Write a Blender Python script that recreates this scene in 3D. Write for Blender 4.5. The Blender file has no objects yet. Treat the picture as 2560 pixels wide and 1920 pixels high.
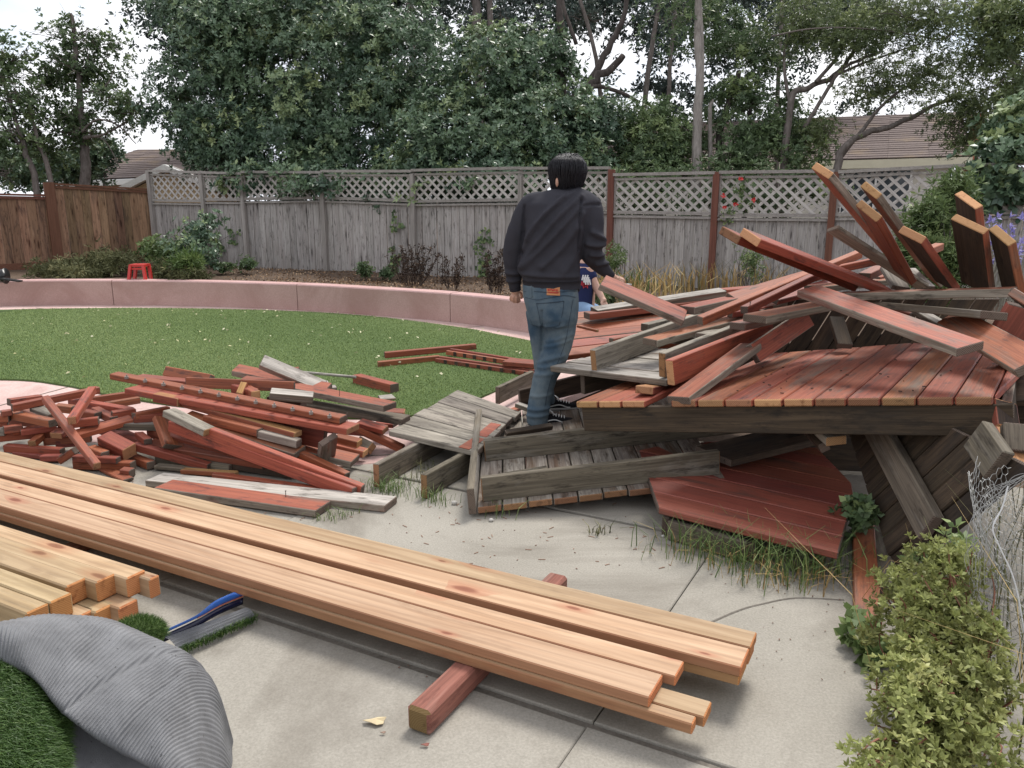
import bpy, bmesh, math, random
import numpy as np
from mathutils import Vector, Matrix

S = bpy.context.scene
COL = S.collection
R = math.radians
random.seed(7)
RNG = np.random.default_rng(11)

# ------------------------------------------------------------------ camera
H, FPX, PITCH = 1.68, 2000.0, math.atan(469 / 2000.0)
cd = bpy.data.cameras.new('camera')
cam = bpy.data.objects.new('camera', cd)
COL.objects.link(cam)
cam.location = (0, 0, H)
cam.rotation_euler = (R(90) - PITCH, 0, 0)
cd.sensor_width = 36
cd.lens = FPX / 2560 * 36
cd.clip_end = 600
cd.clip_start = 0.05
S.camera = cam
S.render.resolution_x, S.render.resolution_y = 1024, 768

# ------------------------------------------------------------------ sky, sun, exposure
SUN_EL, SUN_AZ = R(58), R(25)          # bright overcast, sun high beyond the fence to the right
world = bpy.data.worlds.new('World')
S.world = world
world.use_nodes = True
wn = world.node_tree
wn.nodes.clear()
sky = wn.nodes.new('ShaderNodeTexSky')
sky.sky_type = 'NISHITA'
sky.sun_disc = False
sky.sun_elevation = SUN_EL
sky.sun_rotation = SUN_AZ
wtc = wn.nodes.new('ShaderNodeTexCoord')
wmap = wn.nodes.new('ShaderNodeMapping')
wmap.inputs['Scale'].default_value = (1, 1, 2.6)
wnoi = wn.nodes.new('ShaderNodeTexNoise')
wnoi.inputs['Scale'].default_value = 2.6
wnoi.inputs['Detail'].default_value = 7
wramp = wn.nodes.new('ShaderNodeValToRGB')
wramp.color_ramp.elements[0].position = 0.28
wramp.color_ramp.elements[1].position = 0.45
wmix = wn.nodes.new('ShaderNodeMix')
wmix.data_type = 'RGBA'
wno2 = wn.nodes.new('ShaderNodeTexNoise'); wno2.inputs['Scale'].default_value = 4.5; wno2.inputs['Detail'].default_value = 5
wrm2 = wn.nodes.new('ShaderNodeValToRGB')                # cloud layer, radiance before the 0.1 strength
wrm2.color_ramp.elements[0].position, wrm2.color_ramp.elements[1].position = 0.38, 0.62
wrm2.color_ramp.elements[0].color, wrm2.color_ramp.elements[1].color = (0.76, 0.79, 0.88, 1), (1.08, 1.08, 1.10, 1)
wsc = wn.nodes.new('ShaderNodeVectorMath'); wsc.operation = 'SCALE'; wsc.inputs['Scale'].default_value = 6.7
wn.links.new(wtc.outputs['Generated'], wno2.inputs['Vector']); wn.links.new(wno2.outputs['Fac'], wrm2.inputs[0]); wn.links.new(wrm2.outputs[0], wsc.inputs[0]); wn.links.new(wsc.outputs[0], wmix.inputs[7])
wbg = wn.nodes.new('ShaderNodeBackground')
wbg.inputs['Strength'].default_value = 0.1
wout = wn.nodes.new('ShaderNodeOutputWorld')
wn.links.new(wtc.outputs['Generated'], wmap.inputs[0])
wn.links.new(wmap.outputs[0], wnoi.inputs['Vector'])
wn.links.new(wnoi.outputs['Fac'], wramp.inputs[0])
wn.links.new(wramp.outputs[0], wmix.inputs[0])
wn.links.new(sky.outputs[0], wmix.inputs[6])
wn.links.new(wmix.outputs[2], wbg.inputs['Color'])
wn.links.new(wbg.outputs[0], wout.inputs[0])

sl = bpy.data.lights.new('sun', 'SUN')
sl.energy = 2.0
sl.angle = R(18)
sl.color = (1.0, 0.96, 0.90)
sun = bpy.data.objects.new('sun', sl)
COL.objects.link(sun)
sdir = Vector((math.sin(SUN_AZ) * math.cos(SUN_EL), math.cos(SUN_AZ) * math.cos(SUN_EL), math.sin(SUN_EL)))
sun.rotation_euler = sdir.to_track_quat('Z', 'Y').to_euler()
sun.location = (0, 0, 30)

S.view_settings.view_transform = 'Standard'
S.view_settings.look = 'None'
S.view_settings.exposure = 0.92
S.view_settings.gamma = 1.0
S.view_settings.use_curve_mapping = False
S.cycles.max_bounces = 6
S.cycles.transparent_max_bounces = 8
S.cycles.use_denoising = True

# ------------------------------------------------------------------ places: photo pixel + height / depth / plane -> point
CP, SP = math.cos(PITCH), math.sin(PITCH)
CAM = Vector((0, 0, H))
CRIGHT, CUP, CFWD = Vector((1, 0, 0)), Vector((0, SP, CP)), Vector((0, CP, -SP))

def ray(px, py):
    return CFWD + CRIGHT * ((px - 1280) / FPX) + CUP * ((960 - py) / FPX)

def at(px, py, v):
    """v below 1.6: the height of the point above the patio; else its distance ahead of the camera."""
    d = ray(px, py)
    s = (v - H) / d.z if v < 1.6 else v
    return CAM + d * s

def on_plane(px, py, p0, n):
    d = ray(px, py)
    return CAM + d * ((p0 - CAM).dot(n) / d.dot(n))

VIEWS = dict(N=(0, 0, 1), A=(900, 780, 2.212), B=(1380, 680, 3.6867), C=(1240, 380, 4.1475), D=(1240, 700, 4.1475),
             E=(0, 930, 4.608), F=(480, 880, 3.6867), G=(1960, 380, 3.6867), H=(1960, 700, 2.765),
             P=(0, 820, 2.212), Q=(0, 1100, 2.023), W=(900, 1200, 2.212), Y=(1760, 1000, 1.80375), Z=(1600, 380, 2.30417),
             T=(0, 0, 2.1833), U=(850, 0, 2.1833), V=(1660, 0, 2.1833), X=(0, 0, 0.8641))

def px(view, x, y):
    ox, oy, k = VIEWS[view]
    return ox + x / k, oy + y / k

def pt(view, x, y, v):
    return at(*px(view, x, y), v)

# ------------------------------------------------------------------ object helpers
def tag(o, label=None, cat=None, group=None, kind=None):
    if label: o['label'] = label
    if cat: o['category'] = cat
    if group: o['group'] = group
    if kind: o['kind'] = kind
    return o

def link(o, parent=None):
    COL.objects.link(o)
    if parent is not None:
        o.parent = parent
        o.matrix_parent_inverse = PW(parent).inverted()
    return o

def PW(o):
    """world matrix without waiting for the depsgraph"""
    if o.parent is None:
        return o.matrix_basis.copy()
    return PW(o.parent) @ o.matrix_parent_inverse @ o.matrix_basis

def thing(name, loc, label, cat, group=None):
    o = bpy.data.objects.new(name, None)
    o.empty_display_size = 0.1
    o.location = loc
    COL.objects.link(o)
    return tag(o, label, cat, group)

def mesh_obj(name, verts, faces, mats, parent=None, smooth=False, fm=None):
    me = bpy.data.meshes.new(name)
    me.from_pydata([tuple(v) for v in verts], [], faces)
    for m in (mats if isinstance(mats, (list, tuple)) else [mats]):
        me.materials.append(m)
    if fm is not None:
        me.polygons.foreach_set('material_index', fm)
    if smooth:
        me.polygons.foreach_set('use_smooth', [True] * len(me.polygons))
    me.update()
    o = bpy.data.objects.new(name, me)
    return link(o, parent)

class MB:
    def __init__(s): s.v, s.f, s.m = [], [], []
    def add(s, vs, fs, mi=0):
        b = len(s.v)
        s.v += [Vector(v) for v in vs]
        s.f += [tuple(i + b for i in f) for f in fs]
        s.m += [mi] * len(fs)
    def box(s, c, sx, sy, sz, mi=0, M=None):
        vs = [Vector((x * sx / 2, y * sy / 2, z * sz / 2)) for x in (-1, 1) for y in (-1, 1) for z in (-1, 1)]
        if M is not None: vs = [M @ v for v in vs]
        vs = [v + Vector(c) for v in vs]
        s.add(vs, [(0, 1, 3, 2), (4, 6, 7, 5), (0, 4, 5, 1), (2, 3, 7, 6), (0, 2, 6, 4), (1, 5, 7, 3)], mi)
    def beam(s, a, b, w, t, up=Vector((0, 0, 1)), mi=0):
        a, b = Vector(a), Vector(b)
        d = (b - a).normalized()
        y = up.cross(d)
        y = y.normalized() if y.length > 1e-5 else Vector((1, 0, 0))
        z = d.cross(y)
        vs = []
        for p in (a, b):
            for sy in (-1, 1):
                for sz in (-1, 1):
                    vs.append(p + y * (sy * w / 2) + z * (sz * t / 2))
        s.add(vs, [(0, 1, 3, 2), (4, 6, 7, 5), (0, 4, 5, 1), (2, 3, 7, 6), (0, 2, 6, 4), (1, 5, 7, 3)], mi)
    def tube(s, pts, rad, n=8, mi=0, cap=True):
        pts = [Vector(p) for p in pts]
        if not hasattr(rad, '__len__'): rad = [rad] * len(pts)
        b = len(s.v)
        ref = None
        for i, p in enumerate(pts):
            d = (pts[min(i + 1, len(pts) - 1)] - pts[max(i - 1, 0)])
            d = d.normalized() if d.length > 1e-9 else Vector((0, 0, 1))
            if ref is None:
                ref = d.orthogonal().normalized()
            ref = (ref - d * ref.dot(d))
            ref = ref.normalized() if ref.length > 1e-6 else d.orthogonal().normalized()
            bi = d.cross(ref)
            for k in range(n):
                a = 2 * math.pi * k / n
                s.v.append(p + (ref * math.cos(a) + bi * math.sin(a)) * rad[i])
        for i in range(len(pts) - 1):
            for k in range(n):
                s.f.append((b + i * n + k, b + i * n + (k + 1) % n, b + (i + 1) * n + (k + 1) % n, b + (i + 1) * n + k))
                s.m.append(mi)
        if cap:
            s.f.append(tuple(b + k for k in reversed(range(n)))); s.m.append(mi)
            e = b + (len(pts) - 1) * n
            s.f.append(tuple(e + k for k in range(n))); s.m.append(mi)
    def build(s, name, mats, parent=None, smooth=False):
        return mesh_obj(name, s.v, s.f, mats, parent, smooth, s.m)

def spline(ps, n):
    """Catmull-Rom through points, n samples per span"""
    ps = [Vector(p) for p in ps]
    out = []
    for i in range(len(ps) - 1):
        p0, p1, p2, p3 = ps[max(i - 1, 0)], ps[i], ps[i + 1], ps[min(i + 2, len(ps) - 1)]
        for k in range(n):
            t = k / n
            out.append(0.5 * ((2 * p1) + (p2 - p0) * t + (2 * p0 - 5 * p1 + 4 * p2 - p3) * t * t + (3 * p1 - p0 - 3 * p2 + p3) * t ** 3))
    out.append(ps[-1])
    return out

# ------------------------------------------------------------------ materials
class NT:
    def __init__(s, name, rough=0.8, spec=0.3):
        s.mat = bpy.data.materials.new(name)
        s.mat.use_nodes = True
        s.t = s.mat.node_tree
        s.b = s.t.nodes['Principled BSDF']
        s.b.inputs['Roughness'].default_value = rough
        s.b.inputs['Specular IOR Level'].default_value = spec
        s.tc = s.t.nodes.new('ShaderNodeTexCoord')
        s.oi = s.t.nodes.new('ShaderNodeObjectInfo')
    def n(s, typ, **kw):
        x = s.t.nodes.new('ShaderNode' + typ)
        for k, v in kw.items(): setattr(x, k, v)
        return x
    def l(s, a, b): s.t.links.new(a, b)
    def coords(s, scale=(1, 1, 1), rnd=True, out='Object'):
        m = s.n('Mapping')
        m.inputs['Scale'].default_value = scale
        src = s.tc.outputs[out]
        if rnd:
            a = s.n('VectorMath', operation='ADD')
            r = s.n('VectorMath', operation='SCALE')
            c = s.n('CombineXYZ')
            mul = s.n('Math', operation='MULTIPLY'); mul.inputs[1].default_value = 37.0
            s.l(s.oi.outputs['Random'], mul.inputs[0])
            for i in range(3): s.l(mul.outputs[0], c.inputs[i])
            s.l(src, a.inputs[0]); s.l(c.outputs[0], a.inputs[1])
            src = a.outputs[0]
        s.l(src, m.inputs[0])
        return m.outputs[0]
    def noise(s, vec, scale, detail=4, rough=0.55, dist=0.0):
        x = s.n('TexNoise')
        x.inputs['Scale'].default_value = scale
        x.inputs['Detail'].default_value = detail
        x.inputs['Roughness'].default_value = rough
        x.inputs['Distortion'].default_value = dist
        s.l(vec, x.inputs['Vector'])
        return x.outputs['Fac']
    def ramp(s, fac, stops):
        x = s.n('ValToRGB')
        e = x.color_ramp.elements
        while len(e) < len(stops): e.new(0.5)
        for k, (p, c) in enumerate(stops):
            e[k].position = p
            e[k].color = (c, c, c, 1) if not hasattr(c, '__len__') else (*c, 1)
        s.l(fac, x.inputs[0])
        return x.outputs[0]
    def mix(s, fac, a, b, mode='MIX'):
        x = s.n('Mix', data_type='RGBA', blend_type=mode)
        for i, v in ((0, fac), (6, a), (7, b)):
            if hasattr(v, 'is_linked') or hasattr(v, 'links'): s.l(v, x.inputs[i])
            elif hasattr(v, '__len__'): x.inputs[i].default_value = (*v, 1)
            else: x.inputs[i].default_value = v
        return x.outputs[2]
    def vary(s, col, lo=0.8, hi=1.2, hue=0.0, sat=0.0):
        h = s.n('HueSaturation')
        mr = s.n('MapRange'); mr.inputs['To Min'].default_value = lo; mr.inputs['To Max'].default_value = hi
        s.l(s.oi.outputs['Random'], mr.inputs['Value'])
        s.l(mr.outputs[0], h.inputs['Value'])
        if hue:
            m2 = s.n('MapRange'); m2.inputs['To Min'].default_value = 0.5 - hue; m2.inputs['To Max'].default_value = 0.5 + hue
            f = s.n('Math', operation='FRACT'); k = s.n('Math', operation='MULTIPLY'); k.inputs[1].default_value = 7.31
            s.l(s.oi.outputs['Random'], k.inputs[0]); s.l(k.outputs[0], f.inputs[0]); s.l(f.outputs[0], m2.inputs['Value'])
            s.l(m2.outputs[0], h.inputs['Hue'])
        s.l(col, h.inputs['Color'])
        return h.outputs[0]
    def bump(s, fac, strength=0.3, dist=0.01):
        x = s.n('Bump')
        x.inputs['Strength'].default_value = strength
        x.inputs['Distance'].default_value = dist
        s.l(fac, x.inputs['Height'])
        s.l(x.outputs[0], s.b.inputs['Normal'])
    def color(s, c):
        if hasattr(c, '__len__'): s.b.inputs['Base Color'].default_value = (*c, 1)
        else: s.l(c, s.b.inputs['Base Color'])
        return s

def wood(name, dark, light, weather=None, wamt=0.5, spots=None, knots=None, rough=0.8, lo=0.75, hi=1.2, hue=0.01, grain=1.0, spec=0.25, kscale=(1.6, 5.0, 5.0), streak=0.5, cathedral=0):
    m = NT(name, rough, spec)
    v = m.coords((1.3, 22, 22))
    g1 = m.noise(v, 1.6 * grain, 6, 0.62, 0.6)
    v2 = m.coords((1.0, 75, 75))
    g2 = m.noise(v2, 1.8 * grain, 3, 0.6, 0.3)
    c = m.mix(m.ramp(g1, [(0.3, 0.0), (0.72, 1.0)]), dark, light)
    c = m.mix(streak, c, m.mix(m.ramp(g2, [(0.35, 0.35), (0.65, 1.0)]), (0, 0, 0), c))
    if weather is not None:
        v3 = m.coords((0.9, 5, 5))
        w = m.noise(v3, 1.7, 5, 0.65, 0.8)
        e = 0.5 + (0.5 - wamt) * 0.55
        c = m.mix(m.ramp(w, [(e - 0.07, 0.0), (e + 0.09, 0.92)]), c, m.mix(m.ramp(g2, [(0.3, 0.45), (0.7, 1)]), (0.03, 0.025, 0.022), weather))
    if cathedral:
        wv_ = m.n('TexWave', wave_type='BANDS', bands_direction='Y')
        wv_.inputs['Scale'].default_value = 1.0; wv_.inputs['Distortion'].default_value = 14.0; wv_.inputs['Detail'].default_value = 2.0; wv_.inputs['Detail Scale'].default_value = 0.7
        m.l(m.coords((0.45, 6, 6)), wv_.inputs['Vector'])
        c = m.mix(m.ramp(wv_.outputs['Fac'], [(0.0, cathedral), (0.35, 0.0), (1.0, 0.0)]), c, [k * 0.72 for k in dark])
    if spots is not None:
        v4 = m.coords((2.4, 9, 9))
        d = m.noise(v4, 2.3, 4, 0.7)
        c = m.mix(m.ramp(d, [(0.54, 0.0), (0.70, 0.9)]), c, spots)
    if knots is not None:
        vo = m.n('TexVoronoi', voronoi_dimensions='2D'); vo.inputs['Scale'].default_value = 1.0; vo.inputs['Randomness'].default_value = 1.0
        kv = m.coords(kscale)
        a = m.n('VectorMath', operation='ADD'); sc = m.n('VectorMath', operation='SCALE'); sc.inputs['Scale'].default_value = 0.10
        nn = m.n('TexNoise'); nn.inputs['Scale'].default_value = 3.0; m.l(kv, nn.inputs['Vector'])
        m.l(nn.outputs['Color'], sc.inputs[0]); m.l(kv, a.inputs[0]); m.l(sc.outputs[0], a.inputs[1]); m.l(a.outputs[0], vo.inputs['Vector'])
        kd = vo.outputs['Distance']
        wv = m.n('Math', operation='SINE'); wm_ = m.n('Math', operation='MULTIPLY'); wm_.inputs[1].default_value = 70.0
        m.l(kd, wm_.inputs[0]); m.l(wm_.outputs[0], wv.inputs[0])
        sp = m.n('SeparateColor'); m.l(vo.outputs['Color'], sp.inputs[0])
        gate = m.ramp(sp.outputs[0], [(0.52, 0.0), (0.60, 1.0)])
        sz = m.n('MapRange'); sz.inputs['To Min'].default_value = 0.7; sz.inputs['To Max'].default_value = 2.4
        m.l(sp.outputs[1], sz.inputs['Value'])
        km = m.n('Math', operation='MULTIPLY'); m.l(kd, km.inputs[0]); m.l(sz.outputs[0], km.inputs[1]); kd = km.outputs[0]
        def gated(f):
            g = m.n('Math', operation='MULTIPLY'); m.l(f, g.inputs[0]); m.l(gate, g.inputs[1]); return g.outputs[0]
        halo = gated(m.ramp(kd, [(0.05, 0.6), (0.34, 0.0)]))
        c = m.mix(halo, c, knots)
        core = gated(m.ramp(kd, [(0.0, 0.95), (0.07, 0.8), (0.12, 0.0)]))
        c = m.mix(core, c, [k * 0.55 for k in knots])
    c = m.vary(c, lo, hi, hue)
    m.color(c)
    m.bump(g2, 0.35, 0.004)
    return m.mat

def endgrain(name, a, b, crack=(0.03, 0.025, 0.02), lo=0.7, hi=1.2):
    m = NT(name, 0.85, 0.2)
    v = m.coords((1, 1, 1))
    w = m.n('TexWave', wave_type='RINGS')
    w.inputs['Scale'].default_value = 45; w.inputs['Distortion'].default_value = 3.5; w.inputs['Detail'].default_value = 3
    m.l(v, w.inputs['Vector'])
    n = m.noise(v, 28, 5, 0.6)
    c = m.mix(w.outputs['Fac'], a, b)
    c = m.mix(m.ramp(n, [(0.56, 0.0), (0.72, 0.8)]), c, crack)
    m.color(m.vary(c, lo, hi, 0.01))
    m.bump(n, 0.4, 0.004)
    return m.mat

GW = (0.27, 0.245, 0.22)
M = {}
M['red'] = wood('red_stain_wood', (0.25, 0.060, 0.029), (0.37, 0.108, 0.050), weather=(0.17, 0.11, 0.08), wamt=0.24, spots=(0.065, 0.024, 0.017), rough=0.6, lo=0.72, hi=1.16, spec=0.4)
M['redworn'] = wood('worn_red_stain_wood', (0.27, 0.075, 0.038), (0.38, 0.126, 0.064), weather=(0.19, 0.135, 0.105), wamt=0.36, spots=(0.09, 0.035, 0.028), rough=0.65, lo=0.8, hi=1.14, spec=0.35)
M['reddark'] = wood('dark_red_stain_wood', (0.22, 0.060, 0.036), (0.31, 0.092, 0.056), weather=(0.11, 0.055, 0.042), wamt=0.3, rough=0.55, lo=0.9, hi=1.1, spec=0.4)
M['gray'] = wood('weathered_gray_wood', (0.165, 0.143, 0.115), (0.38, 0.34, 0.285), weather=(0.14, 0.12, 0.10), wamt=0.35, spots=(0.05, 0.042, 0.034), lo=0.8, hi=1.2)
M['graypale'] = wood('pale_weathered_wood', (0.28, 0.255, 0.225), (0.52, 0.48, 0.43), weather=(0.20, 0.175, 0.15), wamt=0.35, spots=(0.07, 0.06, 0.05), lo=0.9, hi=1.15)
M['graybrown'] = wood('weathered_gray_brown_wood', (0.10, 0.082, 0.06), (0.22, 0.185, 0.138), weather=(0.24, 0.215, 0.18), wamt=0.35, spots=(0.035, 0.028, 0.022), lo=0.85, hi=1.15)
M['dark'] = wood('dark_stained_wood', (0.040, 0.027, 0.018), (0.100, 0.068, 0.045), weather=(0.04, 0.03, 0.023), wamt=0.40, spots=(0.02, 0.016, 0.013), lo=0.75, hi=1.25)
M['edge'] = wood('gray_board_edge', (0.155, 0.125, 0.095), (0.36, 0.315, 0.255), weather=(0.25, 0.09, 0.06), wamt=0.30, spots=(0.05, 0.04, 0.03), lo=0.8, hi=1.2)
M['raw'] = wood('raw_split_wood', (0.38, 0.19, 0.075), (0.55, 0.31, 0.135), spots=(0.2, 0.085, 0.04), lo=0.8, hi=1.15)
M['under'] = wood('bare_deck_underside', (0.19, 0.155, 0.125), (0.44, 0.395, 0.34), weather=(0.15, 0.09, 0.05), wamt=0.40, spots=(0.05, 0.035, 0.024), lo=0.75, hi=1.15)
M['cedar'] = wood('new_cedar', (0.38, 0.245, 0.130), (0.54, 0.395, 0.245), weather=(0.45, 0.295, 0.16), wamt=0.38, knots=(0.33, 0.125, 0.052), rough=0.6, lo=0.82, hi=1.12, hue=0.014, grain=0.5, spec=0.3, streak=0.2, kscale=(2.3, 7.5, 7.5), cathedral=0.42)
M['cedaredge'] = wood('new_cedar_edge', (0.28, 0.145, 0.070), (0.39, 0.215, 0.108), weather=(0.33, 0.145, 0.066), wamt=0.35, rough=0.6, lo=0.9, hi=1.08, grain=0.5, spec=0.3, streak=0.2)
M['treated'] = wood('red_brown_treated_post', (0.21, 0.088, 0.058), (0.34, 0.155, 0.105), weather=(0.33, 0.19, 0.14), wamt=0.4, spots=(0.12, 0.05, 0.035), lo=0.95, hi=1.05)
M['endraw'] = endgrain('raw_end_grain', (0.36, 0.19, 0.085), (0.50, 0.295, 0.15), (0.16, 0.07, 0.03))
M['endrawb'] = endgrain('brown_end_grain', (0.19, 0.095, 0.05), (0.32, 0.175, 0.09), (0.05, 0.03, 0.02))
M['enddark'] = endgrain('dark_end_grain', (0.075, 0.055, 0.042), (0.17, 0.13, 0.105))
M['endcedar'] = endgrain('cedar_end_grain', (0.43, 0.17, 0.065), (0.53, 0.24, 0.10), (0.22, 0.075, 0.03), 0.92, 1.08)
M['endgreen'] = endgrain('treated_end_grain', (0.21, 0.145, 0.055), (0.27, 0.19, 0.08), (0.12, 0.08, 0.03))
WOOD = dict(R=('red', 'red', 'red', 'enddark'), RR=('red', 'red', 'red', 'endraw'), RB=('red', 'red', 'red', 'endrawb'),
            RG=('redworn', 'edge', 'edge', 'enddark'), RO=('redworn', 'edge', 'edge', 'endraw'), RD=('reddark', 'reddark', 'reddark', 'enddark'),
            G=('gray', 'gray', 'gray', 'enddark'), GO=('gray', 'gray', 'gray', 'endrawb'), GP=('graypale', 'graybrown', 'graybrown', 'enddark'),
            B=('graybrown', 'graybrown', 'graybrown', 'enddark'), BO=('graybrown', 'graybrown', 'graybrown', 'endrawb'),
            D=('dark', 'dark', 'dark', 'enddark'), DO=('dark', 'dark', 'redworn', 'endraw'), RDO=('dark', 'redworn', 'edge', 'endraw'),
            O=('raw', 'red', 'red', 'endraw'), K=('graypale', 'edge', 'edge', 'enddark'),
            C=('cedar', 'cedar', 'cedaredge', 'endcedar'), P4=('cedar', 'cedaredge', 'cedar', 'endcedar'), T=('treated', 'treated', 'treated', 'endgreen'),
            U=('under', 'redworn', 'edge', 'endrawb'), WP=('graypale', 'graypale', 'edge', 'enddark'))

# ------------------------------------------------------------------ boards
def board4(name, a0, a1, b1, b0, t, code, parent=None, bev=0.004, nrm=None):
    """One sawn board: top corners a0,a1 (one end) and b0,b1 (other end), thickness t down from them."""
    a0, a1, b0, b1 = (Vector(v) for v in (a0, a1, b0, b1))
    x = ((b0 + b1) - (a0 + a1)).normalized()
    n = x.cross((a1 - a0) + (b1 - b0))
    n = n.normalized()
    if nrm is not None and n.dot(nrm) < 0 or nrm is None and n.z < 0:
        n = -n
    y = n.cross(x).normalized()
    c = (a0 + a1 + b0 + b1) / 4 - n * (t / 2)
    Mx = Matrix((x, y, n)).transposed().to_4x4()
    Mx.translation = c
    inv = Mx.inverted()
    top = [inv @ v for v in (a0, a1, b1, b0)]
    if (top[1] - top[0]).cross(top[3] - top[0]).z < 0:
        top = [top[0], top[3], top[2], top[1]]
    bm = bmesh.new()
    tv = [bm.verts.new((p.x, p.y, p.z)) for p in top]
    bv = [bm.verts.new((p.x, p.y, p.z - t)) for p in top]
    f = bm.faces.new(tv); f.material_index = 0
    f = bm.faces.new(list(reversed(bv))); f.material_index = 1
    for i in range(4):
        j = (i + 1) % 4
        f = bm.faces.new((tv[j], tv[i], bv[i], bv[j]))
        f.material_index = 3 if is_end(top, i, j) else 2
    bm.normal_update()
    if bev > 0:
        es = [e for e in bm.edges]
        bmesh.ops.bevel(bm, geom=es, offset=min(bev, t * 0.3), segments=1, affect='EDGES', clamp_overlap=True, material=-1)
    bm.normal_update()
    me = bpy.data.meshes.new(name)
    bm.to_mesh(me); bm.free()
    for k in WOOD[code]: me.materials.append(M[k])
    o = bpy.data.objects.new(name, me)
    o.matrix_basis = Mx
    return link(o, parent)

def is_end(top, i, j):
    lo = min(p.x for p in top); hi = max(p.x for p in top)
    half = (lo + hi) / 2
    return (top[i].x < half) == (top[j].x < half)

def screen_w(d, sx, sy, p):
    """unit vector perpendicular to d that shows in the picture along (sx, sy)"""
    e1 = d.orthogonal().normalized(); e2 = d.cross(e1)
    q = p - CAM
    er = CRIGHT - CFWD * (q.dot(CRIGHT) / q.dot(CFWD)); eu = CUP - CFWD * (q.dot(CUP) / q.dot(CFWD))
    a1, b1 = e1.dot(er), -e1.dot(eu)
    a2, b2 = e2.dot(er), -e2.dot(eu)
    # (c*a1+s*a2)*sy - (c*b1+s*b2)*sx = 0
    th = math.atan2(-(a1 * sy - b1 * sx), (a2 * sy - b2 * sx))
    w = e1 * math.cos(th) + e2 * math.sin(th)
    if w.dot(er) * sx - w.dot(eu) * sy < 0: w = -w
    return w

def plank(name, P, Q, w, t, roll, code, parent=None, bev=0.004, skew=0.0):
    P, Q = Vector(P), Vector(Q)
    d = (Q - P).normalized()
    if isinstance(roll, tuple):
        y = screen_w(d, *roll, P)
    else:
        y0 = Vector((0, 0, 1)).cross(d)
        y0 = y0.normalized() if y0.length > 1e-4 else Vector((1, 0, 0))
        z0 = d.cross(y0)
        y = y0 * math.cos(R(roll)) + z0 * math.sin(R(roll))
    z = d.cross(y)
    if z.z < -0.02 or (abs(z.z) <= 0.02 and z.y > 0): z = -z
    o = z * (t / 2)
    return board4(name, P + y * w / 2 + o - d * skew, P - y * w / 2 + o + d * skew, Q - y * w / 2 + o + d * skew * .7, Q + y * w / 2 + o - d * skew * .3, t, code, parent, bev, nrm=z)

def deck(parent, l0, l1, r0, r1, n, t, code, gap=0.006, skip=(), nrm=None, codes=None, jit=0.0, name='plank'):
    """n boards side by side: the first starts on edge l0-r0, the last ends on l1-r1; board ends on l0-l1 and r0-r1."""
    l0, l1, r0, r1 = (Vector(v) for v in (l0, l1, r0, r1))
    W = (l1 - l0).length
    g = gap / W / 2
    for i in range(n):
        if i in skip: continue
        u, v = i / n + g, (i + 1) / n - g
        j0, j1 = random.uniform(-jit, jit), random.uniform(-jit, jit)
        off = Vector((0, 0, random.uniform(-0.003, 0.003)))
        dl = (r0 - l0).normalized()
        board4(name, l0.lerp(l1, u) + dl * j0 + off, l0.lerp(l1, v) + dl * j0 + off, r0.lerp(r1, v) + dl * j1 + off, r0.lerp(r1, u) + dl * j1 + off, t, codes[i] if codes else code, parent, 0.004, nrm)
# ================================================================== ground, patio, path, lawn, wall, bed
def sheet(name, poly, z, mat, parent=None, thick=0.0):
    """flat polygon (world xy) as a sheet or a slab"""
    bm = bmesh.new()
    vs = [bm.verts.new((p[0], p[1], z)) for p in poly]
    f = bm.faces.new(vs)
    if f.normal.z < 0 or True:
        bm.normal_update()
        if f.normal.z < 0: f.normal_flip()
    if thick:
        r = bmesh.ops.extrude_face_region(bm, geom=[f])
        for v in [g for g in r['geom'] if isinstance(g, bmesh.types.BMVert)]: v.co.z -= thick
        bmesh.ops.recalc_face_normals(bm, faces=bm.faces)
        es = [e for e in bm.edges if all(abs(v.co.z - z) < 1e-5 for v in e.verts)]
        bmesh.ops.bevel(bm, geom=es, offset=0.004, segments=1, affect='EDGES')
    me = bpy.data.meshes.new(name); bm.to_mesh(me); bm.free()
    me.materials.append(mat)
    return link(bpy.data.objects.new(name, me), parent)

def ground_mat(name, stops, scale, fine, bump, rough=0.92, stain=None, stain_amt=0.6, speck=None):
    m = NT(name, rough, 0.2)
    v = m.coords((1, 1, 1), rnd=False)
    a = m.noise(v, scale, 6, 0.6, 0.4)
    b = m.noise(v, fine, 4, 0.7)
    c = m.ramp(a, stops)
    c = m.mix(0.55, c, m.mix(m.ramp(b, [(0.25, 0.0), (0.75, 1.0)]), [k * 0.62 for k in stops[0][1]], stops[-1][1]))
    if stain is not None:
        d = m.noise(v, scale * 0.45, 7, 0.68, 1.2)
        c = m.mix(m.ramp(d, [(0.47, 0.0), (0.68, stain_amt)]), c, stain)
    if speck is not None:
        e = m.noise(v, fine * 1.7, 2, 0.5)
        c = m.mix(m.ramp(e, [(0.66, 0.0), (0.74, 0.8)]), c, speck)
    m.color(c)
    m.bump(b, bump, 0.004)
    return m.mat

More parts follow.
